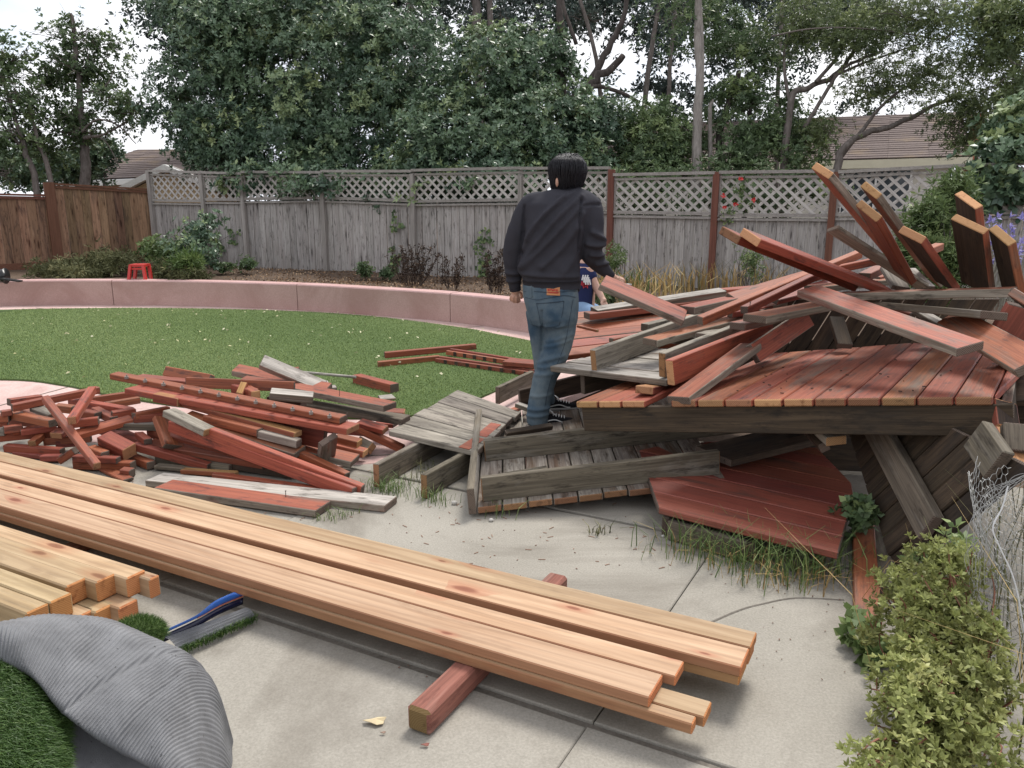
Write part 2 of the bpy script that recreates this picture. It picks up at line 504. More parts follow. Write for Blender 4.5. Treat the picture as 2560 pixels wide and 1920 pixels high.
MC = ground_mat('concrete', [(0.3, (0.255, 0.235, 0.198)), (0.7, (0.395, 0.37, 0.322))], 1.6, 110, 0.35, stain=(0.15, 0.132, 0.108), stain_amt=0.75, speck=(0.20, 0.18, 0.155))
MJ = ground_mat('joint_dirt', [(0.3, (0.12, 0.108, 0.09)), (0.7, (0.24, 0.215, 0.185))], 8, 60, 0.6)
MSOIL = ground_mat('soil', [(0.3, (0.055, 0.038, 0.027)), (0.7, (0.15, 0.105, 0.075))], 3, 40, 1.0, speck=(0.30, 0.2, 0.14))
MPINK = ground_mat('pink_stamped_concrete', [(0.3, (0.50, 0.35, 0.315)), (0.7, (0.66, 0.50, 0.465))], 2.2, 45, 0.4, stain=(0.33, 0.185, 0.165), stain_amt=0.55)
MWALL = ground_mat('pink_stucco', [(0.3, (0.42, 0.275, 0.245)), (0.7, (0.53, 0.36, 0.325))], 2.0, 60, 0.25, stain=(0.32, 0.19, 0.165), stain_amt=0.7)
MCAP = ground_mat('pink_cap', [(0.3, (0.45, 0.27, 0.25)), (0.7, (0.58, 0.39, 0.37))], 2.0, 60, 0.25)

big = 140
tag(sheet('ground', [(-big, -20), (big, -20), (big, 260), (-big, 260)], -0.10, MSOIL), kind='structure')

# sky beyond the gardens: a far strip of hills closes the horizon
E1, E2 = Vector((0.88, -0.475, 0)).normalized(), Vector((0.475, 0.88, 0)).normalized()
def uv(u, v): return E1 * u + E2 * v
patio = thing('concrete_patio', (0, 3, -0.1), None, None); tag(patio, kind='structure')
v1, v2, gp = 2.14, 3.76, 0.034
rows = [(-1.2, v1 - gp / 2, (-6.5, -2.95, -0.87, 3.4)), (v1 + gp / 2, v2 - gp / 2, (-6.5, -2.95, -0.86, 3.6)), (v2 + gp / 2, 5.38, (-6.5, -2.93, -0.75, 3.6))]
for (va, vb, us) in rows:
    for i in range(len(us) - 1):
        g = 0.002
        z = random.uniform(-0.004, 0.004)
        o = sheet('slab', [uv(us[i] + g, va), uv(us[i + 1] - g, va), uv(us[i + 1] - g, vb), uv(us[i] + g, vb)], z, MC, patio, 0.09)
for v in (v1, v2):
    mb = MB(); mb.beam(tuple(uv(-6.5, v) + Vector((0, 0, -0.047))), tuple(uv(3.5, v) + Vector((0, 0, -0.047))), gp - 0.004, 0.07)
    mb.build('joint_strip', MJ, patio)
# cracked, patched area on the right of the second slab: a raised lip along an arc
arc = spline([at(1700, 1590, 0), at(1786, 1552, 0), at(1850, 1525, 0), at(1905, 1510, 0), at(1990, 1495, 0), at(2110, 1500, 0)], 6)
mb = MB(); mb.tube([p + Vector((0, 0, -0.006)) for p in arc], 0.009, 6); mb.build('crack', MJ, patio)
tag(sheet('packed_dirt', [at(900, 1260, 0) + Vector((0, 0, -0.03)), at(2800, 1260, 0), at(2600, 1000, 0), at(850, 1000, 0)], -0.03, MSOIL), kind='structure')

# lawn outline on the ground
lawn_px = [(-700, 880), (-420, 962), (0, 951), (160, 966), (270, 990), (480, 1022), (760, 1044), (1000, 1046), (1170, 1008), (1300, 950), (1376, 905), (1372, 875), (1325, 855), (1240, 838), (1157, 822), (926, 793), (694, 779), (347, 772.5), (0, 777), (-330, 790), (-640, 825)]
lawn_pts = [at(x, y, 0.0) for x, y in lawn_px]
lawn_c = spline(lawn_pts + [lawn_pts[0]], 5)[:-1]
MLAWN = ground_mat('lawn_thatch', [(0.3, (0.055, 0.095, 0.028)), (0.7, (0.10, 0.145, 0.05))], 2.5, 120, 0.8)
path_outer = [at(-420, 1108, 0), at(0, 1090, 0), at(300, 1110, 0), at(600, 1150, 0), at(833, 1166, 0), at(945, 1157, 0), at(1060, 1120, 0), at(1250, 1060, 0), at(1500, 960, 0), at(1650, 880, 0), at(1600, 840, 0)]
wall_px = [(-420, 792), (-200, 775), (0, 765.5), (150, 763), (285, 763), (500, 766), (745, 775.5), (900, 786), (1126, 805), (1334, 834), (1480, 865), (1620, 905)]
wall_base = spline([at(x, y, 0) for x, y in wall_px], 6)
sheet_poly = [tuple(p) for p in path_outer] + [tuple(p) for p in reversed(wall_base)]
tag(sheet('pink_path', [(p[0], p[1]) for p in sheet_poly], 0.0, MPINK, None, 0.06), kind='structure')
lawn = tag(sheet('lawn', [(p.x, p.y) for p in lawn_c], 0.018, MLAWN, None, 0.02), kind='structure')
# score lines of the stamped path: thin dark grooves across it
mb = MB()
for a, b in [((0, 1014), (170, 968)), ((250, 1095), (330, 1000)), ((740, 785), (760, 781)), ((1140, 822), (1240, 812)), ((500, 776), (508, 771)), ((120, 773), (90, 770)), ((990, 799), (1020, 800)), ((0, 1030), (330, 1062)), ((840, 1165), (860, 1120)), ((905, 1140), (1000, 1136))]:
    mb.beam(at(*a, 0.001), at(*b, 0.001), 0.012, 0.006)
tag(mb.build('path_groove', MJ), kind='structure')

# --- curved seat wall
wall = thing('seat_wall', wall_base[0], 'long curved pink stucco seat wall behind the lawn', 'wall')
WH = 0.395
def nearest(pxx):
    return min(range(len(wall_base)), key=lambda i: abs(1280 + FPX * wall_base[i].x / (wall_base[i].y * CP + H * SP) - pxx))
cuts = [0, nearest(283), nearest(745), nearest(1125), len(wall_base) - 1]
for a, b in zip(cuts[:-1], cuts[1:]):
    seg = wall_base[a:b + 1]
    nn = []
    for i, p in enumerate(seg):
        d = seg[min(i + 1, len(seg) - 1)] - seg[max(i - 1, 0)]
        nn.append(Vector((-d.y, d.x, 0)).normalized())
    n = len(seg)
    v, f = [], []
    tk = 0.26
    eps = 0.006
    for i, (p, q) in enumerate(zip(seg, nn)):
        dd = (seg[1] - seg[0]).normalized() * eps if i == 0 else ((seg[-1] - seg[-2]).normalized() * -eps if i == n - 1 else Vector())
        p = p + dd
        prof = [(0, 0), (0, WH - 0.02), (0.012, WH - 0.004), (0.03, WH), (tk - 0.03, WH), (tk, WH - 0.02), (tk, 0)]
        v += [p + q * a_ + Vector((0, 0, z_)) for a_, z_ in prof]
    k = 7
    for i in range(n - 1):
        for j in range(k - 1):
            f.append((i * k + j, i * k + j + 1, (i + 1) * k + j + 1, (i + 1) * k + j))
    f.append(tuple(range(k))); f.append(tuple((n - 1) * k + j for j in reversed(range(k))))
    fm = [1 if (j % (k - 1)) in (1, 2, 3) else 0 for j in range((n - 1) * (k - 1))] + [0, 0]
    mesh_obj('wall_segment', v, f, [MWALL, MCAP], wall, False, fm)

# --- raised planting bed behind the wall up to the fences
BZ = 0.34
def zbed(x, y):
    return BZ + 0.035 * math.sin(x * 1.3 + y) + 0.03 * math.sin(y * 2.1 - x * 0.7)
P2, P7 = at(618, 664, 0.36), at(1782, 717, 0.33)
fdir = Vector((P7.x - P2.x, P7.y - P2.y, 0)).normalized()
fnor = Vector((-fdir.y, fdir.x, 0))
FP = Vector((P2.x, P2.y, 0))
nx, ny = 120, 40
inner = [p + Vector((0, 0.15, 0)) for p in wall_base] + [at(1760, 940, 0), at(2200, 900, 0), at(2900, 900, 0)]
inner = spline(inner, 3)
V_, F_ = [], []
for i, p in enumerate(inner):
    fy = FP.y + (p.x - FP.x) * fdir.y / fdir.x + 3.0
    for j in range(ny):
        t = j / (ny - 1)
        y = p.y + (fy - p.y) * t
        edge = min(1, t * 14)
        V_.append((p.x, y, zbed(p.x, y) * (0.72 + 0.28 * edge) + random.uniform(-0.012, 0.012)))
for i in range(len(inner) - 1):
    for j in range(ny - 1):
        F_.append((i * ny + j, (i + 1) * ny + j, (i + 1) * ny + j + 1, i * ny + j + 1))
tag(mesh_obj('planting_bed', V_, F_, MSOIL, None, True), kind='structure')

# ================================================================== fences
MFG = wood('fence_gray_picket', (0.30, 0.28, 0.262), (0.52, 0.485, 0.46), weather=(0.38, 0.345, 0.32), wamt=0.4, spots=(0.075, 0.066, 0.062), lo=0.86, hi=1.12, hue=0.006, knots=(0.11, 0.095, 0.088), kscale=(1.5, 8, 8))
MFL = wood('fence_gray_lattice', (0.40, 0.375, 0.35), (0.60, 0.565, 0.53), lo=0.88, hi=1.1, hue=0.0)
MFD = wood('fence_gray_rail', (0.25, 0.228, 0.208), (0.42, 0.39, 0.36), lo=0.9, hi=1.1)
MFP = wood('fence_brown_post', (0.125, 0.052, 0.034), (0.20, 0.088, 0.06), lo=0.9, hi=1.1)
MBP = wood('brown_picket', (0.23, 0.13, 0.075), (0.38, 0.24, 0.15), weather=(0.13, 0.08, 0.056), wamt=0.36, spots=(0.06, 0.035, 0.022), knots=(0.09, 0.04, 0.02), lo=0.62, hi=1.2, hue=0.012, kscale=(1.6, 8, 8))

def vert_board(name, base, top, w, t, direc, mat, parent, bow=0.0):
    """upright board: local x runs up the board"""
    base, top = Vector(base), Vector(top)
    x = (top - base).normalized(); y = (direc - x * direc.dot(x)).normalized(); z = x.cross(y)
    L = (top - base).length
    Mx = Matrix((x, y, z)).transposed().to_4x4(); Mx.translation = base
    c = 0.003
    vs, fs = [], []
    for k in range(3):
        xx = L * k / 2
        b_ = bow * (1 if k == 1 else 0)
        vs += [(xx, -w / 2, -t / 2 + c + b_), (xx, -w / 2 + c, -t / 2 + b_), (xx, w / 2 - c, -t / 2 + b_), (xx, w / 2, -t / 2 + c + b_), (xx, w / 2, t / 2 + b_), (xx, -w / 2, t / 2 + b_)]
    for k in range(2):
        for j in range(6):
            fs.append((k * 6 + j, k * 6 + (j + 1) % 6, (k + 1) * 6 + (j + 1) % 6, (k + 1) * 6 + j))
    fs.append((5, 4, 3, 2, 1, 0)); fs.append(tuple(12 + j for j in range(6)))
    me = bpy.data.meshes.new(name); me.from_pydata(vs, [], fs); me.materials.append(mat); me.update()
    o = bpy.data.objects.new(name, me); o.matrix_basis = Mx
    return link(o, parent)

def fpt(x, y, off=0.0):
    return on_plane(x, y, FP + fnor * off, fnor)

def clip_seg(p, d, u0, u1, z0, z1):
    """clip the line p + k d to a rectangle (u, z)"""
    k0, k1 = -1e9, 1e9
    for c, dd, lo, hi in ((p[0], d[0], u0, u1), (p[1], d[1], z0, z1)):
        a, b = (lo - c) / dd, (hi - c) / dd
        if a > b: a, b = b, a
        k0, k1 = max(k0, a), min(k1, b)
    return (k0, k1) if k1 - k0 > 0.03 else None

gfence = thing('lattice_fence', fpt(1033, 690), 'weathered gray plank fence with lattice top along the back of the yard', 'fence')
# bays: (x_left, x_right, top L, top R, mid L, mid R) in photo pixels, x measured at mid height
bays = [(384, 513, 427, 431, 502, 504), (513, 614, 431, 434, 500, 501), (614, 811, 430, 431, 499, 496), (811, 1035, 428, 428, 496, 504), (1035, 1303, 426, 420, 505, 501),
        (1303, 1522, 421, 420, 520, 523), (1533, 1783, 437, 432, 532, 536), (1793, 2076, 431, 428, 539, 541), (2086, 2395, 430, 414, 538, 535), (2409, 2720, 414, 402, 534, 532)]
UDIR = fdir
def fu(p): return (p - FP).dot(fdir)
def fw(u, z, off=0.0): return FP + fdir * u + fnor * off + Vector((0, 0, z))
for bi, (xl, xr, tl, tr, ml, mr) in enumerate(bays):
    pml, pmr = fpt(xl, ml), fpt(xr, mr)
    ptl, ptr = fpt(xl, tl), fpt(xr, tr)
    u0, u1 = fu(pml), fu(pmr)
    z0, z1 = BZ - 0.1, None
    panel = MB()
    # frame: top cap, upper rail, lower rail (two slim bars), side stiles
    for za, zb, th, dep in ((ptl.z, ptr.z, 0.045, 0.13), (ptl.z - 0.07, ptr.z - 0.07, 0.035, 0.05), (pml.z + 0.012, pmr.z + 0.012, 0.05, 0.055), (pml.z - 0.055, pmr.z - 0.055, 0.03, 0.05)):
        panel.beam(fw(u0, za, -0.015), fw(u1, zb, -0.015), dep, th)
    for u, za, zb in ((u0 + 0.018, pml.z, ptl.z), (u1 - 0.018, pmr.z, ptr.z)):
        panel.beam(fw(u, za, -0.012), fw(u, zb - 0.03, -0.012), 0.034, 0.04, up=fdir)
    pb = panel.build('fence_panel', MFD, gfence)
    # lattice slats, one object each
    zlo, zhi = min(pml.z, pmr.z) + 0.02, max(ptl.z, ptr.z) - 0.07
    step = 0.166
    for sgn, off in ((1, 0.006), (-1, -0.006)):
        k = u0 - (zhi - zlo)
        while k < u1 + (zhi - zlo):
            c = clip_seg((k, zlo), (1, sgn * 0.93), u0 + 0.01, u1 - 0.01, zlo, zhi) if sgn > 0 else clip_seg((k, zhi), (1, -0.93), u0 + 0.01, u1 - 0.01, zlo, zhi)
            if c:
                zs = zlo if sgn > 0 else zhi
                jj = random.uniform(-0.004, 0.004)
                a = fw(k + c[0], zs + sgn * 0.93 * c[0] + jj, off); b = fw(k + c[1], zs + sgn * 0.93 * c[1] + jj, off)
                vert_board('slat', a, b, 0.041, 0.008, fdir, MFL, pb)
            k += step
    # pickets
    n = max(4, round((u1 - u0) / 0.145))
    for i in range(n):
        f0, f1 = i / n, (i + 1) / n
        um = u0 + (u1 - u0) * (f0 + f1) / 2
        zt = pml.z + (pmr.z - pml.z) * (f0 + f1) / 2 - 0.03
        w = (u1 - u0) / n - random.uniform(0.003, 0.010)
        lean = random.uniform(-0.006, 0.006)
        vert_board('picket', fw(um + lean, BZ - 0.12, 0.02 + random.uniform(-0.005, 0.005)), fw(um, zt, 0.02 + random.uniform(-0.004, 0.004)), w, 0.018, fdir, MFG, pb, random.uniform(-0.008, 0.008))
for x, yt, w, m in [(383, 424, 0.075, MFD), (513, 436, 0.075, MFD), (612, 438, 0.075, MFD), (811, 430, 0.085, MFD), (1035, 432, 0.085, MFD), (1303, 436, 0.07, MFD), (1528, 424, 0.095, MFP), (1788, 430, 0.095, MFP), (2081, 430, 0.095, MFP), (2402, 412, 0.105, MFP), (2725, 405, 0.1, MFP)]:
    p = fpt(x, 520); tz = fpt(x, yt).z
    vert_board('post', fw(fu(p), BZ - 0.2, -0.03), fw(fu(p), tz + (0.0 if m is MFP else -0.02), -0.03), w, 0.09, fdir, m, gfence)

# --- brown fence on the left, two stepped bays
bp0 = fpt(384, 600)
bl = at(-20, 679, BZ)
bd = Vector((bp0.x - bl.x, bp0.y - bl.y, 0)).normalized(); bn = Vector((-bd.y, bd.x, 0)); BF = Vector((bl.x, bl.y, 0))
def bpt(x, y): return on_plane(x, y, BF, bn)
bfence = thing('board_fence', bpt(140, 665), 'reddish brown board fence in two stepped bays at the left', 'fence')
cols = []
for (xa, xb, ta, tb) in [(-330, 131, 478, 489), (135, 378, 460, 474)]:
    a, b = bpt(xa, ta), bpt(xb, tb)
    ua, ub = (a - BF).dot(bd), (b - BF).dot(bd)
    mb = MB()
    mb.beam(BF + bd * ua + Vector((0, 0, a.z)) - bn * 0.01, BF + bd * ub + Vector((0, 0, b.z)) - bn * 0.01, 0.11, 0.035)
    mb.beam(BF + bd * ua + Vector((0, 0, a.z - 0.05)) - bn * 0.03, BF + bd * ub + Vector((0, 0, b.z - 0.05)) - bn * 0.03, 0.03, 0.05)
    pb = mb.build('fence_panel', MFP, bfence)
    mb = MB(); mb.beam(BF + bd * ua + Vector((0, 0, BZ + 0.06)) - bn * 0.025, BF + bd * ub + Vector((0, 0, BZ + 0.06)) - bn * 0.025, 0.03, 0.14); mb.build('kick_board', MFP, pb)
    n = round((ub - ua) / 0.15)
    for i in range(n):
        u = ua + (ub - ua) * (i + 0.5) / n
        zt = a.z + (b.z - a.z) * (i + 0.5) / n - 0.03
        vert_board('picket', BF + bd * u + bn * random.uniform(-0.004, 0.008) + Vector((0, 0, BZ - 0.05)), BF + bd * u + Vector((0, 0, zt)), (ub - ua) / n - 0.003, 0.018, bd, MBP, pb, random.uniform(-0.006, 0.006))
for x, yt, pw in [(133, 456, .175), (381, 470, .09)]:
    p = bpt(x, 560); u = (p - BF).dot(bd)
    vert_board('post', BF + bd * u - bn * 0.04 + Vector((0, 0, BZ - 0.15)), BF + bd * u - bn * 0.04 + Vector((0, 0, bpt(x, yt).z)), pw, 0.09, bd, MFP, bfence)

# ================================================================== houses beyond the fences
MSH = NT('asphalt_shingle', 0.9, 0.15)
_v = MSH.coords((1, 1, 1), rnd=False)
_a = MSH.noise(_v, 1.2, 5, 0.6); _b = MSH.noise(MSH.coords((3, 3, 3), rnd=False), 6, 3, 0.6)
MSH.color(MSH.mix(MSH.ramp(_a, [(0.52, 0.0), (0.80, 0.7)]), MSH.mix(_b, (0.10, 0.078, 0.07), (0.20, 0.16, 0.148)), (0.28, 0.205, 0.12)))
MSH = MSH.mat
def flat(name, c, rough=0.7, spec=0.3, var=0.12, sc=6):
    m = NT(name, rough, spec)
    m.color(m.mix(m.noise(m.coords(rnd=False), sc, 4), [k * (1 - var) for k in c], [min(1, k * (1 + var)) for k in c]))
    return m.mat
MCREAM, MWHITE, MTAN, MGLASS = flat('cream_siding', (0.56, 0.53, 0.46)), flat('white_trim', (0.74, 0.73, 0.70)), flat('tan_siding', (0.45, 0.33, 0.20)), flat('window_glass', (0.05, 0.06, 0.07), 0.08, 0.6)
MBRICK = flat('red_brick_paint', (0.34, 0.115, 0.075))

def roof_part(parent, e0, e1, r0, r1, courses, th=0.022):
    """a slope built of lapped shingle courses, from eave e0-e1 up to ridge r0-r1"""
    mb = MB()
    e0, e1, r0, r1 = (Vector(v) for v in (e0, e1, r0, r1))
    n = (e1 - e0).cross(r0 - e0).normalized()
    if n.z < 0: n = -n
    for i in range(courses):
        t0, t1 = i / courses, (i + 1.35) / courses
        t1 = min(t1, 1.0)
        m_ = max(3, int((e1 - e0).length / 0.9))
        for k in range(m_):
            a_, b_ = k / m_, (k + 1) / m_ - 0.0004
            lift = th * random.uniform(0.7, 1.3)
            dt = random.uniform(-0.10, 0.10) / courses
            p = lambda a, t, z: e0.lerp(e1, a).lerp(r0.lerp(r1, a), max(0, t)) + n * z
            mb.add([p(a_, t0 + dt, 0), p(b_, t0 + dt, 0), p(b_, t0 + dt, lift), p(a_, t0 + dt, lift), p(b_, t1, 0.003), p(a_, t1, 0.003)], [(0, 1, 2, 3), (3, 2, 4, 5)])
    o = mb.build('shingle_courses', MSH, parent)
    return tag(o, kind='stuff')

hr = thing('house', at(2250, 420, 22), 'cream house with brown shingled roof behind the fence at the right', 'house')
e0, e1 = at(1450, 420, 25.0), at(2432, 393, 20.0)
r0, r1 = at(1560, 315, 28.5), at(2405, 283, 23.5)
base = MB()
back = r0 - e0
base.add([e0, e1, r1, r0], [(0, 1, 2, 3)])
base.build('roof', MSH, hr)
roof_part(hr, e0 + Vector((0, 0, 0.03)), e1 + Vector((0, 0, 0.03)), r0 + Vector((0, 0, 0.03)), r1 + Vector((0, 0, 0.03)), 22)
dn = Vector((0, 0, -1))
mb = MB(); mb.beam(e0 + dn * 0.10, e1 + dn * 0.10, 0.05, 0.22); mb.build('fascia', flat('cream_fascia', (0.62, 0.58, 0.44)), hr)
w0, w1 = Vector((e0.x, e0.y + 0.45, e0.z)), Vector((e1.x - 0.25, e1.y + 0.45, e1.z))
mb = MB(); mb.add([w0 + dn * 0.1, w1 + dn * 0.1, Vector((w1.x, w1.y, -0.1)), Vector((w0.x, w0.y, -0.1))], [(0, 1, 2, 3)])
mb.add([w1 + dn * 0.1, w1 + Vector((1.0, 6, -0.1)), Vector((w1.x + 1.0, w1.y + 6, -0.1)), Vector((w1.x, w1.y, -0.1))], [(0, 1, 2, 3)])
mb.build('siding', MCREAM, hr)
wd = (w1 - w0).normalized()
def house_window(parent, c, w, h, d, nrm, panes=2):
    fr = MB()
    for s_ in (-1, 1):
        fr.beam(c + d * s_ * w / 2 - Vector((0, 0, h / 2)), c + d * s_ * w / 2 + Vector((0, 0, h / 2)), 0.07, 0.07, up=d)
        fr.beam(c - d * w / 2 + Vector((0, 0, s_ * h / 2)), c + d * w / 2 + Vector((0, 0, s_ * h / 2)), 0.07, 0.07)
    fr.beam(c - Vector((0, 0, h / 2)), c + Vector((0, 0, h / 2)), 0.06, 0.05, up=d)
    f = fr.build('window', MWHITE, parent)
    mb = MB(); mb.beam(c - d * w / 2 - nrm * 0.02, c + d * w / 2 - nrm * 0.02, 0.02, h); mb.build('pane', MGLASS, f)
cw = on_plane(2185, 480, w0, Vector((-wd.y, wd.x, 0)))
house_window(hr, cw - Vector((0, 0.05, 0)), 1.7, 1.15, wd, Vector((0, -1, 0)))
mb = MB(); q = at(2439, 330, 20.6); mb.beam(Vector((q.x, q.y, 0)), q + Vector((0, 0, 0.45)), 0.16, 0.3, up=Vector((0, 1, 0))); mb.build('corner_trim', MBRICK, hr)

hl = thing('house', at(330, 440, 26), 'small house with mauve shingle roof and white gable behind the brown fence', 'house')
e0, e1 = at(120, 455, 25.5), at(600, 436, 25.5)
r0, r1 = at(345, 376, 29.5), at(640, 374, 29.5)
mb = MB(); mb.add([e0, e1, r1, r0], [(0, 1, 2, 3)]); mb.build('roof', MSH, hl)
roof_part(hl, e0 + Vector((0, 0, 0.03)), e1 + Vector((0, 0, 0.03)), r0 + Vector((0, 0, 0.03)), r1 + Vector((0, 0, 0.03)), 16)
mb = MB(); mb.beam(e0 + dn * 0.09, e1 + dn * 0.09, 0.05, 0.17); mb.build('fascia', MWHITE, hl)
mb = MB(); mb.add([e0 + Vector((0.3, 0.4, -0.1)), e1 + Vector((0, 0.4, -0.1)), Vector((e1.x, e1.y + 0.4, -0.1)), Vector((e0.x + 0.3, e0.y + 0.4, -0.1))], [(0, 1, 2, 3)]); mb.build('siding', MTAN, hl)
# front gable with white barge boards
ga, gb, gc = at(300, 476, 23.5), at(415, 418, 23.5), at(540, 470, 23.5)
mb = MB(); mb.add([ga + dn * 0.15, gb + dn * 0.15, gc + dn * 0.15, Vector((gc.x, gc.y, 0)), Vector((ga.x, ga.y, 0))], [(0, 1, 2, 3, 4)]); mb.build('gable_wall', MTAN, hl)
mb = MB(); mb.beam(ga, gb, 0.35, 0.16, up=Vector((0, 0, 1))); mb.beam(gb, gc, 0.35, 0.16); mb.build('barge_board', MWHITE, hl)
mb = MB(); mb.add([ga + Vector((0, 0, .09)), gb + Vector((0, 0, .09)), gb + Vector((0, 3, .09)), ga + Vector((0, 3, .09))], [(0, 1, 2, 3)]); mb.add([gc + Vector((0, 0, .09)), gb + Vector((0, 0, .09)), gb + Vector((0, 3, .09)), gc + Vector((0, 3, .09))], [(0, 1, 2, 3)]); mb.build('gable_roof', MSH, hl)
# ================================================================== new lumber in the foreground
LZ = 0.038
T0, T1 = 0.1665, 0.1285                       # tops of the two layers of boards on the 4x4 bearers
dL, dR = at(0, 1125, T0), at(*px('W', 2200, 850), T0)
LD = (dR - dL).normalized(); LDn = Vector((-LD.y, LD.x, 0))       # along the lumber; to its far side
def lum(label, front, w, z, code='C', back=None, L=5.4, t=LZ, name='cedar_board', tw=0.0):
    f = pt('W', *front, z)
    d = (LD + LDn * tw).normalized(); nn = Vector((-d.y, d.x, 0))
    a0 = f - d * L
    o = board4(name, a0, a0 + nn * w, f + nn * w, f, t, code)
    return tag(o, label, 'board', 'new cedar boards stacked on bearers')
lum('new cedar board farthest back, its end sticking out beyond all the others', (2160, 925), 0.112, T0, tw=0.005)
lum('thick knotty new cedar board beside the farthest one, second from the back', (2108, 1037), 0.132, T0, tw=0.005)
lum('new cedar board in the middle of the top layer, its end set back', (1745, 1087), 0.101, T0, tw=0.001)
lum('front board of the top cedar layer with dark knots, shortest at its right end', (1600, 1203), 0.141, T0, tw=0.0)
lum('lower cedar board whose bright end sticks out under the front top board', (1905, 1312), 0.09, T1, tw=0.0)
lum('frontmost lower cedar board showing only a long narrow edge', (1838, 1352), 0.046, T1, tw=-0.001)
lum('lower cedar board seen in the gap between the middle boards', (1640, 962), 0.12, T1, tw=0.001)
lum('lower cedar board under the two farthest boards', (2098, 1085), 0.125, T1, tw=0.005)
lum('lower cedar board beneath the farthest back board', (2150, 972), 0.10, T1)
# bearer posts
pa, pb_ = pt('W', 318, 1268, 0.089), pt('W', 1100, 515, 0.089)
o = plank('bearer_post', pa - Vector((0, 0, 0.0445)), pb_ - Vector((0, 0, 0.0445)), 0.089, 0.089, 0, 'T', bev=0.011)
tag(o, 'red brown treated post lying on the concrete under the new cedar boards', 'post')
bd_ = (pb_ - pa).normalized()
# short-stack of 4x4 posts on the left
posts = [((640, 700), (738, 655), 'new cedar post farthest right of the stacked posts'), ((486, 720), (585, 680), 'second new cedar post from the right in the post stack'),
         ((334, 742), (424, 705), 'third new cedar post from the right, its end set back'), ((252, 822), (368, 772), 'new cedar post with a pale square end, left of a set-back one'),
         ((130, 878), (250, 832), 'front left new cedar post with a chipped top edge')]
for (fx, fy), (bx, by), lab in posts:
    z = 0.18
    f, b = pt('Q', fx, fy, z), pt('Q', bx, by, z)
    w = 0.089
    nn = (b - f).normalized()
    d = Vector((nn.y, -nn.x, 0)).normalized()
    if d.x < 0: d = -d
    dd = (LD + LDn * 0.0).normalized(); nn = Vector((-dd.y, dd.x, 0))
    o = board4('cedar_post', f - dd * 3.2, f - dd * 3.2 + nn * w, f + nn * w, f, 0.089, 'P4', bev=0.006)
    tag(o, lab, 'post', 'new cedar posts stacked at the left')
for (fx, fy), w, L, lab in [((755, 706), 0.05, 2.6, 'darker cedar post behind the right end of the stacked posts'), ((600, 852), 0.089, 3.0, 'lower cedar post under the right of the post stack'),
                            ((480, 872), 0.089, 3.0, 'lower cedar post in shadow beneath the middle of the stack'), ((372, 905), 0.089, 3.0, 'lower cedar post beneath the pale square ended one')]:
    z = 0.165 if fy < 720 else 0.089
    f = pt('Q', fx, fy, z); dd = LD.copy(); nn = Vector((-dd.y, dd.x, 0))
    o = board4('cedar_post', f - dd * L, f - dd * L + nn * w, f + nn * w, f, 0.089, 'P4', bev=0.006)
    tag(o, lab, 'post', 'new cedar posts stacked at the left')
o = plank('bearer_post', pt('Q', 180, 905, 0.02) - LD * 0.35 - Vector((0, 0.25, 0)), pt('Q', 640, 800, 0.02) - LD * 0.5 + Vector((0, .5, 0)), 0.089, 0.045, 0, 'T')
tag(o, 'flat treated bearer on the concrete under the stacked cedar posts', 'post')

# ================================================================== torn-out deck sections
def section(name, label, group='torn-out deck sections'):
    def f(loc): return thing(name, loc, label, 'deck section', group)
    return f
# A: gray wedge on joists with the sun-faded boards
c = [pt('A', 150, 655, 0.185), pt('A', 540, 430, 0.185), pt('A', 885, 552, 0.185), pt('A', 652, 772, 0.185)]
sec = section('deck_section', 'small gray wedge of faded deck boards left of the standing man')(c[0])
deck(sec, c[0], c[1], c[3], c[2], 6, 0.036, 'G', 0.012, jit=0.012)
for k, (a, b) in enumerate([((545, 745), (635, 688)), ((640, 680), (725, 610)), ((800, 545), (880, 515))]):
    q0, q1 = pt('A', *a, 0.1865), pt('A', *b, 0.1865)
    e = (c[3] - c[0]).normalized() * 0.085
    board4('paint_remnant', q0, q1, q1 + e, q0 + e, 0.004, 'R', sec, 0.0)
for (a, b) in [((88, 905), (420, 725)), ((352, 965), (640, 800))]:
    p0, p1 = pt('A', *a, 0.075), pt('A', *b, 0.075)
    plank('joist', p0, p1 + (p1 - p0) * 0.3, 0.145, 0.04, 90, 'BO', sec)
plank('joist', pt('A', 760, 462, 0.13), pt('A', 950, 368, 0.13), 0.14, 0.04, 90, 'B', sec)

# B: upside-down section in front, boards down, frame up
n0, n1 = pt('A', 648, 1118, 0.02), pt('A', 2026, 955, 0.13)
fl_, fr_ = pt('A', 690, 590, 0.08), pt('A', 1990, 560, 0.2)
sec = section('deck_section', 'upturned gray deck section with its wooden frame facing up, in front of the man')(n0)
bn_ = (n1 - n0).cross(fl_ - n0).normalized()
if bn_.z < 0: bn_ = -bn_
fr_ = n1 + (fl_ - n0)
deck(sec, n0 + bn_ * 0.036, n1 + bn_ * 0.036, fl_ + bn_ * 0.036, fr_ + bn_ * 0.036, 10, 0.036, 'U', 0.007, jit=0.01, nrm=bn_)
up_ = bn_ * (0.036 + 0.072)
ex = (n1 - n0).normalized(); ey = (fl_ - n0).normalized()
Lx, Ly = (n1 - n0).length, (fl_ - n0).length
def on_b(u, v, h=0.0): return n0 + ex * u + ey * v + bn_ * h
